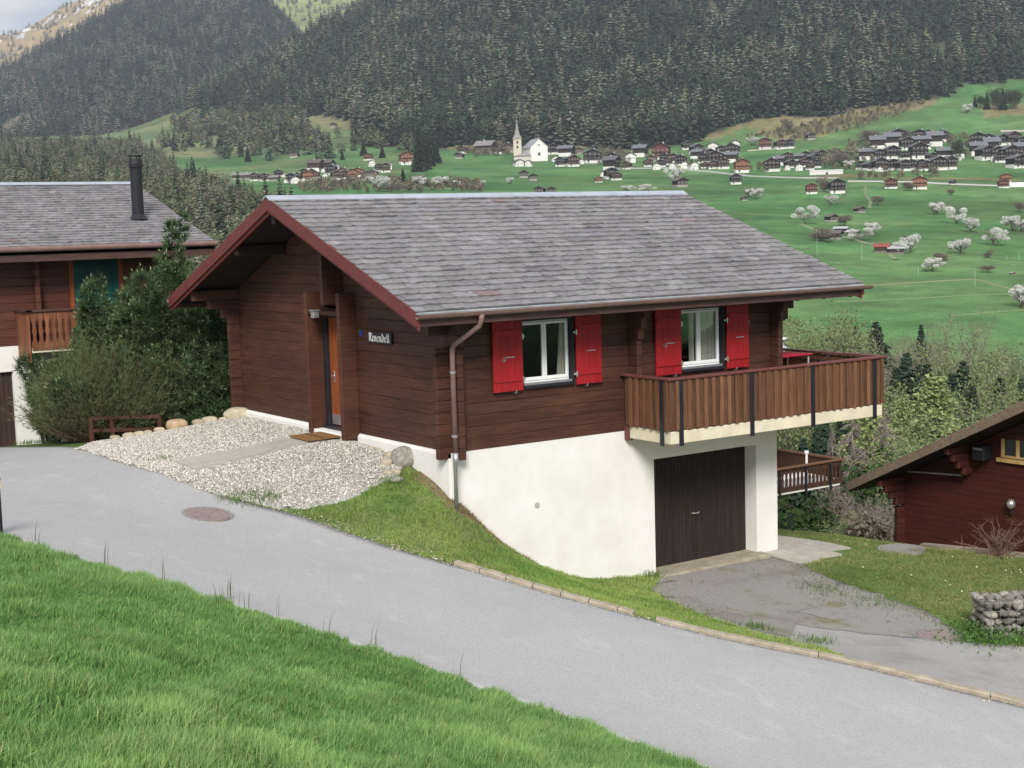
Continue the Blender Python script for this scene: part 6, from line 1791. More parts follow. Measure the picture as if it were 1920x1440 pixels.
def make_tree(kind, seed):
    """returns an empty 'tree' one metre high with trunk and crown"""
    rng = np.random.default_rng(seed)
    t_ = empty('tree', (0, 0, 0))
    if kind == 'bare':
        V, F, T = branch_tree(1, .34, rng, up=1.1, spread=.75, trunk_r=.018)
        np_mesh('trunk', V, F, np.tile([2.0, 1.75, 1.6], (len(F), 1)), M_['bark'], t_, True)
        nn = 4500; c = T[rng.integers(len(T), size=nn)] + rng.normal(size=(nn, 3)) * .028
        tw = tris_rand(nn, rng.uniform(.008, .022, nn), rng, c); tw[:, 1] = tw[:, 0] + (tw[:, 1] - tw[:, 0]) * .18
        soup('crown', tw, np.array([.27, .225, .20]) * rng.uniform(.7, 1.3, nn)[:, None], M_['leaf'], t_)
    elif kind == 'budding':
        V, F, T = branch_tree(1, .30, rng, up=1.0, spread=.8, trunk_r=.016)
        np_mesh('trunk', V, F, np.tile([1.8, 1.7, 1.5], (len(F), 1)), M_['bark'], t_, True)
        n = 7000; c = T[rng.integers(len(T), size=n)] + rng.normal(size=(n, 3)) * .030
        X, K = blob_tris(1, .30, rng, n // 2, 9, .05, .28); c[:n // 2] = X.mean(1)
        soup('crown', tris_rand(n, rng.uniform(.005, .012, n), rng, c), np.array([.22, .265, .12]) * rng.uniform(.7, 1.3, n)[:, None], M_['leaf'], t_)
    elif kind == 'blossom':
        V, F, T = branch_tree(1, .55, rng, up=.6, spread=1.1, trunk_r=.03)
        np_mesh('trunk', V, F, np.tile([.9, .8, .75], (len(F), 1)), M_['bark'], t_, True)
        n = 3200
        lump = [(rng.uniform(-.42, .42), rng.uniform(-.42, .42), rng.uniform(.36, .84), rng.uniform(.12, .22)) for _ in range(13)]
        L_ = np.array(lump)[rng.integers(13, size=n)]; v = rng.normal(size=(n, 3)); v /= np.linalg.norm(v, axis=1)[:, None]
        c = L_[:, :3] + v * L_[:, 3:] * rng.uniform(.5, 1.05, n)[:, None] * np.array([1, 1, .8])
        soup('crown', tris_rand(n, rng.uniform(.018, .036, n), rng, c), np.array([.88, .88, .82]) * rng.uniform(.72, 1.12, n)[:, None], M_['leaf'], t_)
    elif kind == 'spruce':
        T, K = conifer_tris(1, .215, rng, 46, 16, .30, .30, .04)
        soup('crown', T, np.array([.040, .068, .040]) * K[:, None], M_['leafd'], t_)
        m = MB(); m.col((1,.9,.8)); m.tube([(0,0,-.03),(0,0,.5),(0,0,.97)], [.016,.009,.002], 6); m.build('trunk', M_['bark'], t_, True)
    elif kind == 'larch':
        T, K = conifer_tris(1, .27, rng, 22, 10, .05, .30, .10)
        n = 11000; L = rng.integers(len(T), size=n); q = T[L]; w = rng.random((n, 1)); c = q[:, 0] * (1 - w) + np.where((L % 2 == 0)[:, None], q[:, 2], q[:, 1]) * w + rng.normal(size=(n, 3)) * .011
        X = tris_rand(n, rng.uniform(.004, .010, n), rng, c)
        soup('crown', X, np.array([.36, .43, .18]) * rng.uniform(.65, 1.3, n)[:, None], M_['leaf'], t_)
        m = MB(); m.col((1.5,1.3,1.1)); m.tube([(0,0,-.03),(0,0,.5),(0,0,.98)], [.014,.009,.002], 6)
        for i in range(0, len(T), 2): m.tube([tuple(T[i][0]), tuple(T[i][2])], [.0035, .0012], 3)
        m.build('trunk', M_['bark'], t_, True)
    elif kind == 'dead':
        T, K = conifer_tris(1, .30, rng, 26, 8, .34, .3, .06)
        m = MB(); m.col((1.7,1.8,1.9)); m.tube([(0,0,-.03),(0,0,.5),(0,0,.98)], [.014,.009,.002], 6); m.build('trunk', M_['bark'], t_, True)
        m = MB(); m.col((1.75,1.85,1.95))
        for i in range(0, len(T), 2):
            a, b_ = T[i][0], T[i][2]; mid = (a + b_) / 2 + np.array([0, 0, .012]); m.tube([tuple(a), tuple(mid), tuple(b_)], [.003, .002, .0008], 3)
            for w in (.35, .5, .65, .8):
                p_ = a * (1-w) + b_ * w + np.array([0,0,.008]); dd = np.array([b_[1]-a[1], a[0]-b_[0], 0]) * .22 * (1 - w * .5)
                m.tube([tuple(p_), tuple(p_ + dd - (0,0,.01))], [.0018, .0008], 3); m.tube([tuple(p_), tuple(p_ - dd - (0,0,.01))], [.0018, .0008], 3)
        m.build('crown', M_['bark'], t_, True)
    elif kind == 'bush':
        X, K = blob_tris(1, .62, rng, 1300, 9, .07, .05); soup('crown', X, np.array([.24, .20, .155]) * K[:, None], M_['leaf'], t_)
        m = MB(); m.col((1,1,1)); m.tube([(0,0,-.05),(0.02,0,.5)], [.03,.01], 5); m.build('trunk', M_['bark'], t_, True)
    elif kind == 'green':
        V, F, T = branch_tree(1, .42, rng, up=.8, spread=.9, trunk_r=.022)
        np_mesh('trunk', V, F, np.tile([1., .9, .8], (len(F), 1)), M_['bark'], t_, True)
        X, K = blob_tris(1, .45, rng, 2600, 12, .055, .12); soup('crown', X, np.array([.055, .10, .030]) * K[:, None], M_['leaf'], t_)
    return t_
TP = {}; TN = {}
def put_tree(kind, px, py, hpx, wf=1.0, label=None, group=None, variants=4, cat='tree', D=None, z=None):
    key = (kind, TN.get(kind, 0) % variants); TN[kind] = TN.get(kind, 0) + 1
    if D is None: p = gp(px, py, 40)
    else:
        d = pxray(px, py); p = CAM + d * (D / (d @ FH)); p[2] = gz(float(p[0]), float(p[1]))
    if p is None: print('no ground for tree', px, py); return
    D_ = (p - CAM) @ c_f
    if key not in TP: TP[key] = make_tree(kind, 100 + hash_(key)); o = TP[key]
    else: o = copy_tree(TP[key])
    if D is None: h_ = hpx * D_ / FPX
    else:       # hpx is then the picture height of the top
        d = pxray(px, hpx); h_ = CAM[2] + d[2] * D / (d @ FH) - p[2]
    h_ = max(h_, 1.0)
    o.location = tuple(p); o.scale = (h_ * wf, h_ * wf, h_); o.rotation_euler = (0, 0, rt.uniform(0, 6.28))
    if 'group' in o: del o['group']
    o.name = {'spruce': 'spruce_tree', 'larch': 'larch_tree', 'bare': 'bare_tree', 'budding': 'budding_tree', 'blossom': 'blossom_tree', 'dead': 'dead_spruce', 'bush': 'bush', 'green': 'leafy_tree'}[kind]
    tag(o, label, cat, group)
    return o
def hash_(k): return sum(ord(c) for c in k[0]) * 7 + k[1] * 13

BL = [(1512,420,36,1.1,'tall blossom tree in the meadow left of the brown barn'),(1557,385,22,1.1,'pale blossom tree between the left blossom tree and the village road'),(1415,374,22,1.2,'white blossom tree right of the tiny barn by the roof ridge'),
 (1638,438,24,1.1,'rounded blossom tree right of the pale-roofed barns'),(1613,452,26,1.6,'wide low blossom tree in front of the pale-roofed barns'),(1708,474,40,.95,'tall blossom tree behind the red-roofed barn'),
 (1694,476,24,1.2,'small yellowish blossom tree against the red-roofed barn group'),(1760,402,26,1.2,'blossom tree high in the meadow above the twin blossoms'),(1794,420,34,1.1,'left and larger one of the twin blossom trees'),(1819,436,32,.95,'right and narrower one of the twin blossom trees'),
 (1896,433,30,1.2,'greyish blossom tree near the right edge, left of a whiter one'),(1912,434,26,1.1,'whiter blossom tree close to the right edge of the meadow'),(1867,461,36,1.2,'spreading blossom tree below the right pair'),(1802,477,34,1.3,'brightest white blossom tree in the middle of the right meadow'),
 (1748,510,28,1.5,'wide low white blossom tree nearest the lower meadow'),(1913,577,48,.9,'large blossom tree at the right edge above the ravine'),(1814,212,18,1.2,'single round white blossom tree high below the forest'),(1410,273,18,1.3,'blossom tree above the middle hamlet'),
 (1265,345,32,.9,'blossom tree behind the right end of the roof ridge'),(1180,360,14,1.9,'low blossom tree just over the chalet ridge'),(1213,360,16,1.8,'second low blossom tree just over the chalet ridge'),(711,360,34,1.1,'large greyish blossom tree over the left part of the ridge'),
 (787,352,22,1.3,'grey blossom tree left of the wide one over the ridge'),(822,352,24,1.6,'widest grey blossom tree over the ridge'),(857,352,14,1.4,'small blossom tree on the green left of the church'),(903,350,14,1.1,'smallest blossom tree on the green left of the church'),(1592,316,16,1.1,'pale tree by the left end of the dense dark hamlet'),(955,345,14,1.2,'pale tree on the green below the barns by the church')]
for (px, py, h_, wf, lab) in BL: put_tree('blossom', px, py, h_, wf, lab, 'blossom trees on the meadow')
BU = [(1405,370,18,1.1,'brown bush beside the tiny barn by the roof ridge'),(1647,386,20,1.1,'round brown bush by the curving field track'),(1584,424,22,1.3,'brown bush behind the meadow barn'),(1764,498,26,1.1,'brown bush behind the wide low blossom tree'),
 (1853,484,16,1.1,'small brown bush beside the pale stone in the meadow'),(1853,511,14,1.9,'flat dark brown bush in the lower meadow'),(1783,366,12,1.5,'tiny brown bush in the upper meadow'),(1704,358,18,1.5,'grey bush between two houses on the lower road'),(1541,452,26,1.6,'grey bushes in front of the old weathered barn'),
 (1557,455,20,1.5,'low grey bush at the foot of the old weathered barn'),(1912,398,20,1.2,'grey-brown bush at the right edge of the meadow'),(1475,247,26,1.0,'brown tree alone on the dry slope'),(1545,360,30,1.0,'grey bare tree between the red and the dark house'),(1630,272,30,1.2,'grey bare tree left of the dense dark hamlet'),
 (1575,312,28,1.3,'dark bare trees left of the dense dark hamlet'),(1700,262,20,1.0,'bare tree above the dense dark hamlet'),(757,300,14,1.2,'brown bush left of the conifer clump'),(742,362,18,1.3,'brownish bush over the ridge beside the conifer')]
for (px, py, h_, wf, lab) in BU: put_tree('bush', px, py, h_, wf, lab, 'bushes on the meadow', cat='bush')
CN = [(756,342,28,1.2,'dark conifer beside the left village'),(682,292,30,1.2,'dark conifer above the left village'),(465,303,30,1.1,'lone conifer in the left pasture'),(786,322,95,.8,'tallest dark spruce of the clump at the forest edge'),(803,312,62,1.1,'spruce right of the tallest one at the forest edge'),
 (818,306,44,1.2,'smaller spruce at the right end of the clump'),(795,318,70,1.0,'middle spruce of the clump at the forest edge'),(642,300,22,1.0,'small conifer in the left pasture by the wood'),(1297,314,18,1.1,'dark conifer among the middle hamlet houses'),(318,275,24,1.0,'little conifer at the top of the left pasture'),(717,296,22,1.6,'greenish conifer at the rise above the left village')]
for (px, py, h_, wf, lab) in CN: put_tree('spruce', px, py, h_, wf, lab, 'single conifers by the villages')
put_tree('green', 1795, 302, 40, .9, 'green tree at the right end of the dense dark hamlet')
for i, (px, py, h_) in enumerate([(1838,203,26),(1850,205,32),(1866,206,40),(1880,206,42),(1896,205,40),(1828,200,22),(1905,203,34)]):
    put_tree('spruce' if i % 2 else 'green', px, py, h_, 1.1, '%s of the dark copse at the upper right, %s from the left' % ('spruce' if i % 2 else 'round tree', ORD[[1,2,3,4,5,0,6][i]]), 'copse at the upper right')

# ravine trees: between the lawn edge and the meadow, each a tree of its own. (kind, x, top y, distance, width, label)
G_ = 'trees in the ravine'
RV = [('larch',1752,708,105,1.65,'bright yellow-green larch at the centre of the ravine trees'),('larch',1625,700,95,1.2,'slim yellow-green larch behind the balcony corner'),('larch',1850,735,150,.6,'small yellow-green larch between bare trunks'),
 ('dead',1597,775,72,1.3,'bare brown dead conifer rising beside the fretted balcony'),('dead',1660,765,84,1.2,'grey dead conifer with a straight pale trunk'),('dead',1560,800,80,.7,'thin dead conifer just right of the house balcony'),
 ('spruce',1642,598,330,1.7,'broad dark spruce standing on the meadow edge'),('spruce',1604,605,330,.8,'narrow dark spruce left of the broad one on the meadow edge'),('spruce',1727,602,300,.85,'dark spruce beside the brown bare tree on the meadow edge'),
 ('spruce',1618,645,260,.8,'small dark spruce under the meadow spruces'),('spruce',1648,645,255,.8,'small dark spruce just above the balcony rail'),
 ('spruce',1700,652,190,1.25,'dark tall spruce behind the balcony corner, left one'),('spruce',1682,680,170,1.2,'dark spruce partly behind the balcony end'),('spruce',1722,675,180,.8,'dark spruce right of the tall one'),('spruce',1806,668,185,1.15,'tall dark spruce in the middle of the right ravine'),
 ('spruce',1762,686,200,.8,'slender spruce left of the middle spruce'),('spruce',1832,690,210,.8,'slender spruce right of the middle spruce'),('spruce',1900,686,200,.8,'dark spruce near the right edge above the red roof'),('spruce',1915,700,170,.8,'dark spruce closest to the right edge'),
 ('spruce',1532,790,66,1.0,'green spruce right of the garage wall under the balcony'),('spruce',1505,812,62,1.1,'dense dark spruce behind the fretted balcony'),('spruce',1545,760,90,.9,'spruce behind the dead conifers'),
 ('green',1500,905,60,1.1,'dark leafy tree under the fretted balcony'),('green',1525,925,66,.9,'leafy tree beside the white base of the back house'),
 ('spruce',1712,690,150,1.3,'dark spruce behind the left side of the bright larch'),('spruce',1738,672,160,1.1,'dark spruce directly behind the tip of the bright larch'),('spruce',1786,690,150,1.2,'dark spruce behind the right side of the bright larch'),
 ('spruce',1822,715,140,1.2,'dark spruce over the middle of the red roof verge'),('spruce',1875,700,150,1.1,'dark spruce over the right part of the red roof verge'),
 ('bare',1759,582,320,1.0,'large brown bare tree on the meadow edge'),('bare',1867,580,330,1.0,'round brown bare tree in the lower meadow'),('budding',1500,600,240,.9,'green-tinged tree left above the balcony'),('budding',1535,585,250,1.0,'pale budding tree above the balcony'),('budding',1562,580,255,1.0,'tallest pale budding tree above the balcony'),
 ('budding',1588,612,240,.9,'budding tree left of the narrow spruce'),('bare',1680,620,230,.9,'bare tree between the meadow spruces'),('bare',1690,650,200,.9,'bare grey tree behind the balcony corner'),('budding',1785,640,220,.9,'budding tree right of the brown one'),('budding',1820,655,230,1.0,'yellowish budding tree in the right ravine'),
 ('budding',1850,650,190,.9,'budding tree with pale trunk in the right ravine'),('bare',1885,655,200,1.0,'bare tree near the right edge above the red roof'),('bare',1912,655,210,1.0,'bare tree at the right edge of the ravine'),('budding',1840,700,150,.9,'budding tree behind the small larch'),('budding',1790,700,140,.8,'slim budding tree behind the bright larch'),
 ('bare',1870,720,130,.9,'slim bare tree over the red roof verge'),('budding',1900,722,120,.9,'budding tree over the red roof verge'),('bare',1600,905,62,1.2,'grey bare tree in front of the dead conifers'),('bare',1625,915,58,1.3,'spreading grey bare tree left of the red chalet'),('bare',1655,930,56,1.2,'bare tree touching the red chalet corner'),
 ('bare',1575,920,64,1.1,'bare tree beside the fretted balcony corner'),('budding',1590,960,55,1.3,'low light green tree at the lawn edge'),('budding',1620,965,52,1.5,'bright green shrub tree at the lawn edge'),('bush',1640,955,50,1.0,'dull green bush by the red chalet corner'),('bush',1665,965,50,1.0,'bush under the eave of the red chalet'),
 ('larch',1690,750,120,1.3,'yellow-green larch left of the bright one'),('budding',1715,745,110,.9,'green budding tree below the bright larch'),('spruce',1580,740,130,.8,'dark spruce between balcony and bright larch'),('spruce',1640,760,125,.9,'dark green spruce low in the ravine'),('budding',1660,700,140,1.0,'budding tree at the balcony end'),
 ('green',1600,830,75,1.2,'leafy tree below the dead conifers'),('green',1560,870,70,1.1,'leafy tree behind the fretted balcony end'),('bare',1540,640,260,1.0,'grey tree above the middle of the balcony'),('budding',1480,620,200,.9,'budding tree by the steel flue'),('budding',1740,640,210,.8,'pale tree in front of the meadow edge spruce'),
 ('budding',1700,830,70,1.0,'thin budding tree above the red roof tip'),('budding',1740,800,80,1.1,'green tree just above the red roof verge'),('budding',1790,770,90,1.1,'green tree over the middle of the red roof verge'),('spruce',1480,960,58,1.0,'dark spruce beside the white base of the back house')]
for (k, px, top, D_, wf, lab) in RV:
    put_tree(k, px, 700, top, wf, lab, G_, D=D_, cat='bush' if k == 'bush' else 'tree')
# fill of undergrowth on the ravine floor, which nobody could count
def testR(px, py, n1, n2, D): return (px > 1380) & (px < 2060) & (py > 600) & (n2 > -.6)
def mixR(px, py, n1, n2, rg_, n):
    k, t_ = pick(rg_, n, .22, .12, px, py, n1, .6); return k, t_ * np.array([.52, .70, .45])
forest('undergrowth', 'tangle of young trees and undergrowth filling the ravine below the meadow', 70, 370, 1380, 2080, 4.6, testR, mixR, (3.5, 8), 48, protos=protoN)

# ------------------------------------------------------------ shrubs by the chalet
def tufts(P, N, size, rng, per=14, spread=.5, wd=.055):
    """needle tufts: thin triangles fanning round a direction"""
    n = len(P); P = np.repeat(P, per, 0); N = np.repeat(N, per, 0)
    d = N + rng.normal(size=N.shape) * spread; d /= np.linalg.norm(d, axis=1)[:, None]
    a = np.cross(d, rng.normal(size=d.shape)); a /= np.linalg.norm(a, axis=1)[:, None]
    L_ = size * rng.uniform(.6, 1.2, len(P))[:, None]
    return np.stack([P - a * L_ * wd, P + a * L_ * wd, P + d * L_], 1)
def pine_shrub(loc, lumps, n, rng, label, name='pine_shrub', col=(.078,.130,.056), tip=(.46,.53,.29), size=.19):
    lumps = lumps + [(l[0] + rng.normal() * l[3] * .8, l[1] + rng.normal() * l[3] * .6, l[2] + rng.uniform(.0, .9) * l[4], l[3] * .32, l[4] * .42) for l in lumps for _ in range(2)]
    t_ = empty(name, loc, label=label, cat='shrub')
    L_ = np.array(lumps); w = (L_[:, 3] * L_[:, 4]); k = rng.choice(len(L_), n, p=w / w.sum())
    v = rng.normal(size=(n, 3)); v /= np.linalg.norm(v, axis=1)[:, None]; q = rng.uniform(.62, 1.0, n) ** .6
    P = L_[k, :3] + v * np.stack([L_[k, 3], L_[k, 3], L_[k, 4]], 1) * q[:, None]
    ok = P[:, 2] > .05; P = P[ok]; v = v[ok]; n = len(P)
    N = v * .7 + np.array([0, 0, .75]); N /= np.linalg.norm(N, axis=1)[:, None]
    T = tufts(P, N, size, rng, 24, .75, .05)
    cl = rng.uniform(.45, 1.6, n)
    C_ = np.array(col) * np.repeat(cl, 24)[:, None] * rng.uniform(.8, 1.2, n * 24)[:, None]
    soup('foliage', T, C_, M_['leaf'], t_)
    m2 = rng.random(n) < .30
    T2 = tufts(P[m2] + N[m2] * size * .75, N[m2], size * .42, rng, 5, .22, .12)
    soup('buds', T2, np.tile(tip, (len(T2), 1)), M_['leaf'], t_)
    m = MB(); m.col((.7,.6,.5))
    for l in lumps[:9]: m.tube([(l[0]*.3, l[1]*.3, -.1), (l[0]*.7, l[1]*.7, l[2]*.5), (l[0]*.9, l[1]*.9, l[2])], [.05, .03, .010], 6)
    m.build('stem', M_['bark'], t_, True)
    return t_
rs = np.random.default_rng(21)
def at_(px, D):
    d = pxray(px, 800); p = CAM + d * (D / (d @ FH)); return (float(p[0]), float(p[1]), gz(float(p[0]), float(p[1])))
def lump(dx, z, r_, rz2, dy=0):      # offsets across the view
    return (RH[0]*dx + FH[0]*dy, RH[1]*dx + FH[1]*dy, z, r_, rz2)
b0 = at_(345, 33.9)
pine_shrub(b0, [lump(-.05,4.15,.22,.85), lump(-.1,3.3,.55,.75), lump(.15,2.9,.95,.85), lump(.75,2.3,.75,.8), lump(-.8,2.55,.75,.65), lump(.3,1.5,1.25,1.1), lump(-.9,1.5,1.0,1.0), lump(1.0,1.2,.75,1.0), lump(.2,.7,1.4,.8)], 4600, rs, 'tall dark green mountain pine between the two chalets')
b1 = at_(225, 34.2)
pine_shrub(b1, [lump(-.45,3.05,.35,.75), lump(.35,2.9,.45,.65), lump(-.2,2.2,.85,.8), lump(.6,1.9,.8,.8), lump(-1.0,1.2,.8,.9), lump(.2,1.0,1.3,.9)], 2700, rs, 'lower mountain pine with pale shoot tips against the green shutters')
b2 = at_(88, 34.0)
pine_shrub(b2, [lump(0,1.35,.38,.55), lump(.1,.7,.45,.6), lump(.4,.3,.35,.35)], 560, rs, 'small dark pine bush before the white garage wall', col=(.075,.11,.055))
# juniper-like shrub of upright twigs
jb = at_(190, 32.6)
t_ = empty('juniper_shrub', jb, label='olive-brown feathery shrub of upright twigs behind the low rail fence', cat='shrub')
n = 2300; an = rs.uniform(0, 6.28, n); rad = np.sqrt(rs.random(n)); out_x = np.cos(an) * rad; out_y = np.sin(an) * rad
hmax = 2.35 * (1 - .45 * rad**1.6) * rs.uniform(.35, 1.08, n) * (1 + .22 * np.sin(an * 3 + 1) * rad)
P0 = np.stack([RH[0]*out_x*.5 + FH[0]*out_y*.4, RH[1]*out_x*.5 + FH[1]*out_y*.4, np.zeros(n)], 1)
P1 = np.stack([RH[0]*out_x*1.65 + FH[0]*out_y*1.2, RH[1]*out_x*1.65 + FH[1]*out_y*1.2, hmax], 1)
P1[:, :2] += rs.normal(size=(n, 2)) * .20
TT, CC = [], []
for f in np.linspace(.12, 1, 12):
    c = P0 * (1-f) + P1 * f; c[:, :2] = P0[:, :2] + (P1[:, :2] - P0[:, :2]) * (f ** .75)[...] if np.isscalar(f) else c[:, :2]
    d = (P1 - P0); d /= np.linalg.norm(d, axis=1)[:, None]
    sel = rs.random(n) < .9
    T = tufts(c[sel] + rs.normal(size=(sel.sum(), 3)) * .03, d[sel], .13, rs, 4, .42, .045); TT.append(T)
    k = rs.uniform(.6, 1.4, len(T))[:, None]; g_ = np.array([.135, .170, .075]) * (f) + np.array([.16, .115, .075]) * (1 - f); CC.append(g_ * k)
soup('foliage', np.concatenate(TT), np.concatenate(CC), M_['leaf'], t_)
m = MB(); m.col((1.3,1.0,.85))
for i in range(0, 160): 
    a, b_ = P0[i], P1[i]; mid = a * .5 + b_ * .5; mid[:2] = a[:2] + (b_[:2] - a[:2]) * .6; m.tube([tuple(a), tuple(mid), tuple(b_)], [.014, .009, .003], 4)
m.build('stem', M_['bark'], t_, True)
# bare shrub by the red chalet
sb = np.array([12.05, -2.15, gz(12.05, -2.15)])
t_ = empty('bare_shrub', tuple(sb), label='leafless brown shrub with arching twigs before the dark red wall', cat='shrub')
m = MB(); m.col((1.7,1.35,1.2)); r5 = random.Random(3)
for i in range(46):
    a = r5.uniform(0, 6.28); ln = r5.uniform(.4, 1.0); el = r5.uniform(.1, 1.2)
    d = np.array([math.cos(a)*math.cos(el), math.sin(a)*math.cos(el), math.sin(el)]) * ln
    p0 = np.array([r5.uniform(-.15,.15), r5.uniform(-.15,.15), 0]); p1 = p0 + d * .5 + np.array([0,0,.06]); p2 = p0 + d + np.array([0,0,r5.uniform(-.05,.08)])
    m.tube([tuple(p0), tuple(p1), tuple(p2)], [.012, .008, .003], 4)
    for k in range(5):
        f = r5.uniform(.4, .95); q0 = p0 * (1-f) + p2 * f + np.array([0,0,.05*(1-f)]); q1 = q0 + np.array([r5.uniform(-.2,.2), r5.uniform(-.2,.2), r5.uniform(.0,.2)]); m.tube([tuple(q0), tuple(q1)], [.005, .002], 3)
m.build('twigs', M_['bark'], t_, True)

# ------------------------------------------------------------ grass and gravel
def blades(name, label, XY, hgt, width, rng, cols, lean=.35, off=0.0, nseg=2, zero=None):
    n = len(XY); z = gz(XY[:, 0], XY[:, 1]) + off
    a = rng.uniform(0, 6.28, n); w = np.stack([np.cos(a), np.sin(a), np.zeros(n)], 1) * (width * rng.uniform(.6, 1.3, n))[:, None]
    la = rng.uniform(0, 6.28, n); le = np.abs(rng.normal(size=n)) * lean
    ld = np.stack([np.cos(la), np.sin(la), np.zeros(n)], 1) * (le * hgt)[:, None]
    ld[:, 0] += .10 * hgt; 
    P = np.stack([XY[:, 0], XY[:, 1], z], 1); H = np.zeros((n, 3)); H[:, 2] = hgt
    b0_, b1_ = P - w, P + w; m_ = P + H * .58 + ld * .35; m0, m1 = m_ - w * .75, m_ + w * .75; tp = P + H * (1 - .25 * np.clip(le, 0, 1))[:, None] + ld
    V = np.stack([b0_, b1_, m0, m1, tp], 1).reshape(-1, 3); i = np.arange(n) * 5
    F = np.concatenate([np.stack([i, i+1, i+3], 1), np.stack([i, i+3, i+2], 1), np.stack([i+2, i+3, i+4], 1)])
    C3 = np.concatenate([cols * .9, cols * .9, cols * 1.12])
    o = np_mesh(name, V, F, C3, M_['grass']); tag(o, label, 'grass', kind='stuff'); print(name, n, 'blades'); return o
def inpoly_xy(XY, poly): return inpoly(XY[:, 0], XY[:, 1], poly)
rgs = np.random.default_rng(8)
# tall meadow in the foreground: everything on the camera's side of the road
LB = resample(ROAD_L, 200)
def side_of_road(XY):
    # signed: true on the camera side of the road's left edge
    d = np.linalg.norm(XY[:, None, :] - LB[None, ::2, :], axis=2); k = d.argmin(1) * 2; k2 = np.minimum(k + 2, len(LB) - 1); k1 = np.maximum(k - 2, 0)
    t_ = LB[k2] - LB[k1]; v = XY - LB[k]; cr_ = t_[:, 0] * v[:, 1] - t_[:, 1] * v[:, 0]
    return cr_ < 0, d.min(1)
n = 1500000
D = np.sqrt(rgs.uniform(7.6**2, 25**2, n)); s = rgs.uniform(-.42, .22, n)
XY = np.stack([CAM[0] + D*FH[0] + s*D*RH[0], CAM[1] + D*FH[1] + s*D*RH[1]], 1)
z = gz(XY[:, 0], XY[:, 1]); px, py = project(np.column_stack([XY, z + .05]))
k = (px > -120) & (px < 1420) & (py > 950) & (py < 1530); XY = XY[k]
sd_, dist = side_of_road(XY); edge = .12 + .22 * fbm(XY[:, 0] / .5, XY[:, 1] / .5, 77) + .22 * fbm(XY[:, 0] / 2.2, XY[:, 1] / 2.2, 78)
k = sd_ & (dist > edge); XY = XY[k]; dist = dist[k]
cl = fbm(XY[:, 0] / .45, XY[:, 1] / .45, 90); cl2 = fbm(XY[:, 0] / 1.8, XY[:, 1] / 1.8, 91)
keep = rgs.random(len(XY)) < np.clip(.62 + .5 * cl, .25, 1); XY = XY[keep]; cl = cl[keep]; cl2 = cl2[keep]; dist = dist[keep]
Dd = np.hypot(XY[:, 0] - CAM[0], XY[:, 1] - CAM[1])
hg = (.155 + .085 * cl + .06 * cl2) * rgs.uniform(.55, 1.3, len(XY)) * np.clip(.55 + dist / 1.2, .55, 1.0)
g1 = np.array([.125, .27, .075]); g2 = np.array([.35, .52, .18]); w = np.clip(.38 + .6 * cl2 + .35 * cl + rgs.normal(size=len(XY)) * .30, 0, 1)[:, None]
cols = g1 * (1 - w) + g2 * w; y_ = rgs.random(len(XY)) < .05; cols[y_] = np.array([.42, .46, .20])
blades('grass', 'tall lush green grass of the bank in the foreground', XY, hg, .0055, rgs, cols, .42)
# a few flowering stalks along the road edge
stk = [gp(a, b_) for a, b_ in [(415,1135),(428,1130),(436,1128),(405,1140),(445,1142),(520,1160),(470,1150),(612,1195),(300,1090),(190,1062),(700,1218),(860,1275),(70,1020)]]
XYs = np.array([[p[0] + rgs.normal()*.05, p[1] + rgs.normal()*.05] for p in stk for _ in range(3)])
blades('grass', 'a few taller grass stalks with seed heads on the road edge', XYs, rgs.uniform(.25, .42, len(XYs)), .005, rgs, np.tile([.14, .17, .08], (len(XYs), 1)), .2)
# mown bank beside the white wall, verges and lawn
BANK = [(-2.75,.95),(-1.7,.62),(-.62,1.02),(-.2,1.2),(-.15,.2),(-.05,-.25),(.5,-.35),(1.2,-.10),(2.2,-.05),(4.45,-.05),(4.5,-.25),(3.6,-1.0),(3.0,-2.2),(2.8,-3.4),(2.95,-4.5),(3.2,-5.5),(2.5,-6.95),(1.5,-5.9),(.5,-4.8),(-.5,-3.55),(-1.4,-2.25),(-2.2,-1.0),(-2.8,.7)]
LAWN = [(7.3,-1.1),(7.0,-2.2),(6.95,-3.6),(6.65,-5.0),(6.3,-6.1),(7.2,-6.3),(9.0,-5.6),(12.0,-6.2),(12.3,-3.0),(12.2,-.5),(13.1,1.4),(12.8,3.2),(14.5,5.0),(13.0,7.5),(9.4,7.5),(8.0,6.0),(7.8,1.95),(9.35,1.8),(9.4,-.65),(8.6,-1.05)]
def area_blades(poly, dens, rng):
    P = np.array(poly); lo, hi = P.min(0), P.max(0); n = int((hi[0]-lo[0]) * (hi[1]-lo[1]) * dens)
    XY = np.column_stack([rng.uniform(lo[0], hi[0], n), rng.uniform(lo[1], hi[1], n)]); jit = np.column_stack([fbm(XY[:,0]/.4, XY[:,1]/.4, 5), fbm(XY[:,0]/.4, XY[:,1]/.4, 6)]) * .16
    return XY[inpoly_xy(XY + jit, poly)]
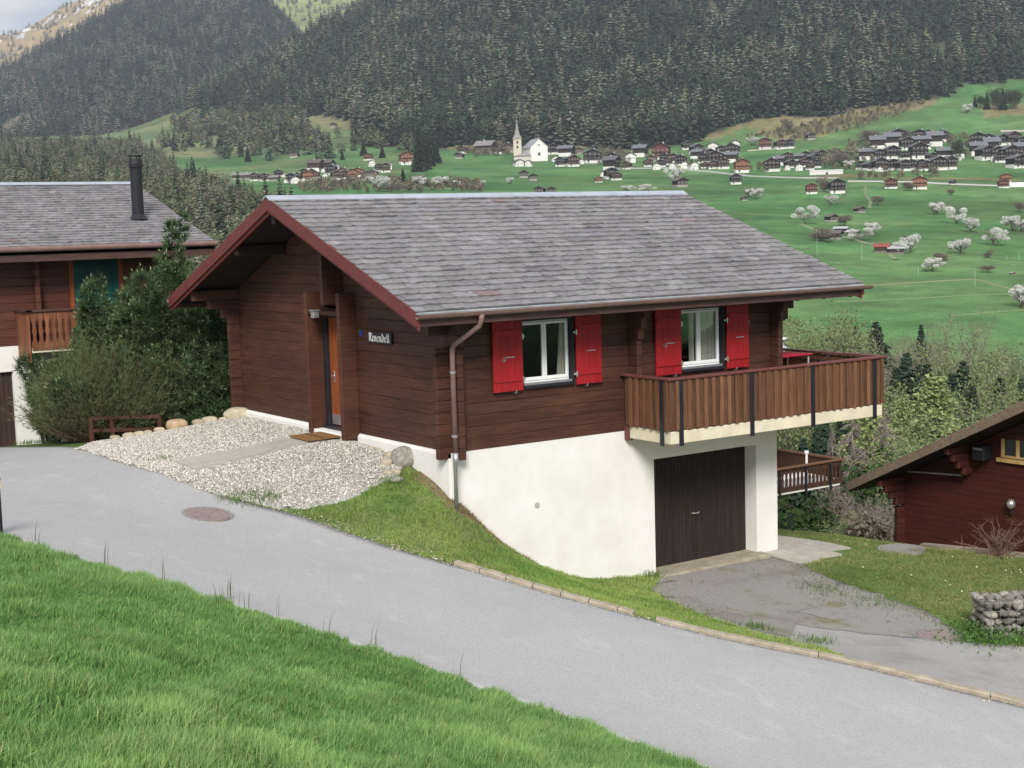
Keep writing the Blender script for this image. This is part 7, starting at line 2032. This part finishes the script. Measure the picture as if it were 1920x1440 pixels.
for (poly, dens, lab, hh_, nm, dry) in ((BANK, 4200, 'short mown grass of the bank between kerb and white wall', .045, 'grass', .35), (LAWN, 2600, 'short patchy lawn right of the driveway', .04, 'lawn', .45)):
    XY = area_blades(poly, dens, rgs); c1 = fbm(XY[:,0]/1.1, XY[:,1]/1.1, 15); c2 = fbm(XY[:,0]/.3, XY[:,1]/.3, 16)
    k = rgs.random(len(XY)) < np.clip(.6 + .8 * c2, .15, 1); XY = XY[k]; c1 = c1[k]; c2 = c2[k]
    w = np.clip(.45 + c1 * .8 + rgs.normal(size=len(XY)) * .25, 0, 1)[:, None]
    cols = np.array([.16, .30, .065]) * (1 - w) + np.array([.44, .54, .15]) * w
    if nm == 'lawn': cols = cols * np.array([.80, .70, .85])
    y_ = rgs.random(len(XY)) < np.clip(dry * .35 + c1 * .25, .03, .5); cols[y_] = np.array([.40, .37, .20]) * rgs.uniform(.7, 1.1, y_.sum())[:, None]
    blades(nm, lab, XY, hh_ * rgs.uniform(.5, 1.7, len(XY)) * (1 + .5 * c2), .0048, rgs, cols, .7)
# tufts: along the plinth, in the gravel edge, by the stone wall
TU = []
for (px, py, r_, nn) in [(480,935,.22,260),(440,938,.18,160),(505,940,.12,120),(1225,1080,.14,160),(1810,1180,.16,220),(1850,1200,.2,260),(1890,1205,.2,260),(1920,1208,.2,200),(740,905,.18,180),(300,865,.12,60),(1530,1205,.15,140),(1420,1180,.12,120),(1640,1130,.3,160),(1560,1110,.3,160),(120,826,.4,400),(190,822,.35,300),(60,833,.2,150)]:
    p = gp(px, py); TU.append(np.column_stack([p[0] + rgs.normal(size=nn) * r_, p[1] + rgs.normal(size=nn) * r_]))
XY = np.concatenate(TU); blades('grass', 'scattered grass tufts at the edges of gravel, driveway and walls', XY, rgs.uniform(.05, .14, len(XY)), .005, rgs, np.array([.12, .21, .05]) * rgs.uniform(.7, 1.5, len(XY))[:, None], .6, .02)
DRV = [(4.5,-.40),(3.6,-.95),(2.95,-2.2),(2.75,-3.4),(2.9,-4.6),(3.1,-5.6),(6.2,-6.3),(6.75,-5.0),(7.05,-3.6),(7.1,-2.2),(7.45,-1.0)]
XY = area_blades(DRV, 900, rgs); dE = np.full(len(XY), 9.0)
for Q in (LAWN, BANK):
    Qd = resample(Q + Q[:1], 200); dE = np.minimum(dE, np.min(np.linalg.norm(XY[:, None] - Qd[None], axis=2), axis=1))
pr = np.exp(-dE / .16) * .6 + np.clip(fbm(XY[:, 0]/.7, XY[:, 1]/.45, 66) - .30, 0, 1) * .9
XY = XY[rgs.random(len(XY)) < pr]; blades('moss_grass', 'thin grass and moss creeping over the edges and cracks of the driveway', XY, rgs.uniform(.012, .05, len(XY)), .006, rgs, np.array([.20, .23, .08]) * rgs.uniform(.6, 1.4, len(XY))[:, None], .9, .016)
# dry dead grass along the foot of the white wall
XY = np.column_stack([rgs.uniform(-.1, 1.6, 2600), rgs.uniform(-.33, -.035, 2600)]); k = rgs.random(len(XY)) < .8; XY = XY[k]
blades('dry_grass', 'straw-coloured dead grass along the sloping foot of the white wall', XY, rgs.uniform(.03, .10, len(XY)), .005, rgs, np.array([.36, .26, .14]) * rgs.uniform(.6, 1.2, len(XY))[:, None], .8, .01)

# pebbles on the gravel bed
def pebbles(name, label, XY, size, cols, off, cat):
    oct_ = np.array([(1,0,0),(0,1,0),(-1,0,0),(0,-1,0),(0,0,.8),(0,0,-.5)], float); of = np.array([(0,1,4),(1,2,4),(2,3,4),(3,0,4)])
    n = len(XY); V = oct_[None] * (size[:, None, None]) * rgs.uniform(.6, 1.25, (n, 1, 3)); a = rgs.uniform(0, 6.28, n); c, s_ = np.cos(a)[:, None], np.sin(a)[:, None]
    X = V[..., 0]*c - V[..., 1]*s_; Y = V[..., 0]*s_ + V[..., 1]*c; tx_, ty_ = rgs.normal(size=(2, n, 1)) * .35; Z = V[..., 2] + X * tx_ + Y * ty_
    z = gz(XY[:, 0], XY[:, 1]) + off; V = np.stack([X + XY[:, :1], Y + XY[:, 1:], Z + z[:, None]], -1).reshape(-1, 3)
    F = (of[None] + (np.arange(n) * 6)[:, None, None]).reshape(-1, 3)
    o = np_mesh(name, V, F, np.repeat(cols, 4, 0), M_['pebble']); tag(o, label, cat, kind='stuff'); return o
GRV = [(-.12,8.8),(-.12,1.6),(-.6,1.05),(-1.7,.62),(-2.75,.9),(-3.3,1.35),(-3.7,2.0),(-3.95,3.4),(-4.02,4.6),(-4.08,6.2),(-3.98,8.4),(-3.3,9.5)]
XY = area_blades(GRV, 2100, rgs); k = ~inpoly_xy(XY, [(-.5,4.52),(-3.47,4.37),(-3.42,3.33),(-.5,3.70)]); XY = XY[k]
g = rgs.choice([.45, .75, 1.0, 1.35], len(XY), p=[.22, .33, .3, .15]); cols = np.stack([g, g * .99, g * rgs.uniform(.90, 1.05, len(XY))], 1)
pebbles('gravel', 'pale grey gravel in front of the entrance', XY, rgs.uniform(.009, .022, len(XY)), cols, .042, 'gravel')
# grit along road edges and joints
XY = []
for i in range(2600):
    t_ = rgs.random(); P_ = resample(ROAD_R[4:14], 200); j = int(t_ * 199); XY.append(P_[j] + rgs.normal(size=2) * .13 + np.array([.03, .03]))
XY = np.array(XY); g = rgs.uniform(.5, 1.0, len(XY)); pebbles('grit', 'loose grit along the right edge of the road', XY, rgs.uniform(.006, .016, len(XY)), np.stack([g, g*.95, g*.85], 1), .035, 'grit')
# leaves and pale chips on the lawn
XY = area_blades(LAWN, 1.6, rgs); g = rgs.uniform(.6, 1.15, len(XY)); pebbles('chips', 'pale chips and dry leaves scattered on the lawn', XY, rgs.uniform(.014, .034, len(XY)), np.stack([g, g, g*.7], 1), .03, 'chips')
# weeds at the stone wall
bw = gp(1855, 1196)
t_ = empty('weeds', tuple(bw), label='fresh green leafy weeds at the foot of the stone wall', cat='weeds')
n = 1500; P = np.column_stack([rgs.normal(size=n)*.45*RH[0] + rgs.normal(size=n)*.1, rgs.normal(size=n)*.45*RH[1] + rgs.normal(size=n)*.1, rgs.uniform(.02, .22, n)])
soup('leaves', tris_rand(n, rgs.uniform(.012, .035, n), rgs, P), np.array([.10, .20, .055]) * rgs.uniform(.6, 1.5, n)[:, None], M_['leaf'], t_)

# ------------------------------------------------------------ haze over the valley
hz = bpy.data.materials.new('haze'); hz.use_nodes = True; t = hz.node_tree
for n_ in list(t.nodes):
    if n_.type != 'OUTPUT_MATERIAL': t.nodes.remove(n_)
pv = t.nodes.new('ShaderNodeVolumePrincipled'); pv.inputs['Color'].default_value = (.80, .88, 1.0, 1); pv.inputs['Density'].default_value = .00009
pv.inputs['Anisotropy'].default_value = .2
t.links.new(pv.outputs['Volume'], t.nodes['Material Output'].inputs['Volume'])
ZLO = min(min(v.co.z for v in bpy.data.objects[n_].data.vertices) for n_ in ('ground',)); ZHI = 1500
m = MB(); m.box(-3600, 7400, -3600, 7400, ZLO - 1, ZHI + 2)
o = m.build('haze', hz); o['kind'] = 'stuff'; o['label'] = 'faint blue haze filling the valley air'
mn, mx_ = 1e9, -1e9
for o_ in bpy.data.objects:
    if o_.type == 'MESH' and o_.name in ('ground', 'mountain', 'mountain.001', 'mountain_forest', 'ridge_forest', 'forest'):
        a_ = np.empty(len(o_.data.vertices) * 3, np.float32); o_.data.vertices.foreach_get('co', a_); a_ = a_.reshape(-1, 3); print(o_.name, a_.min(0), a_.max(0))
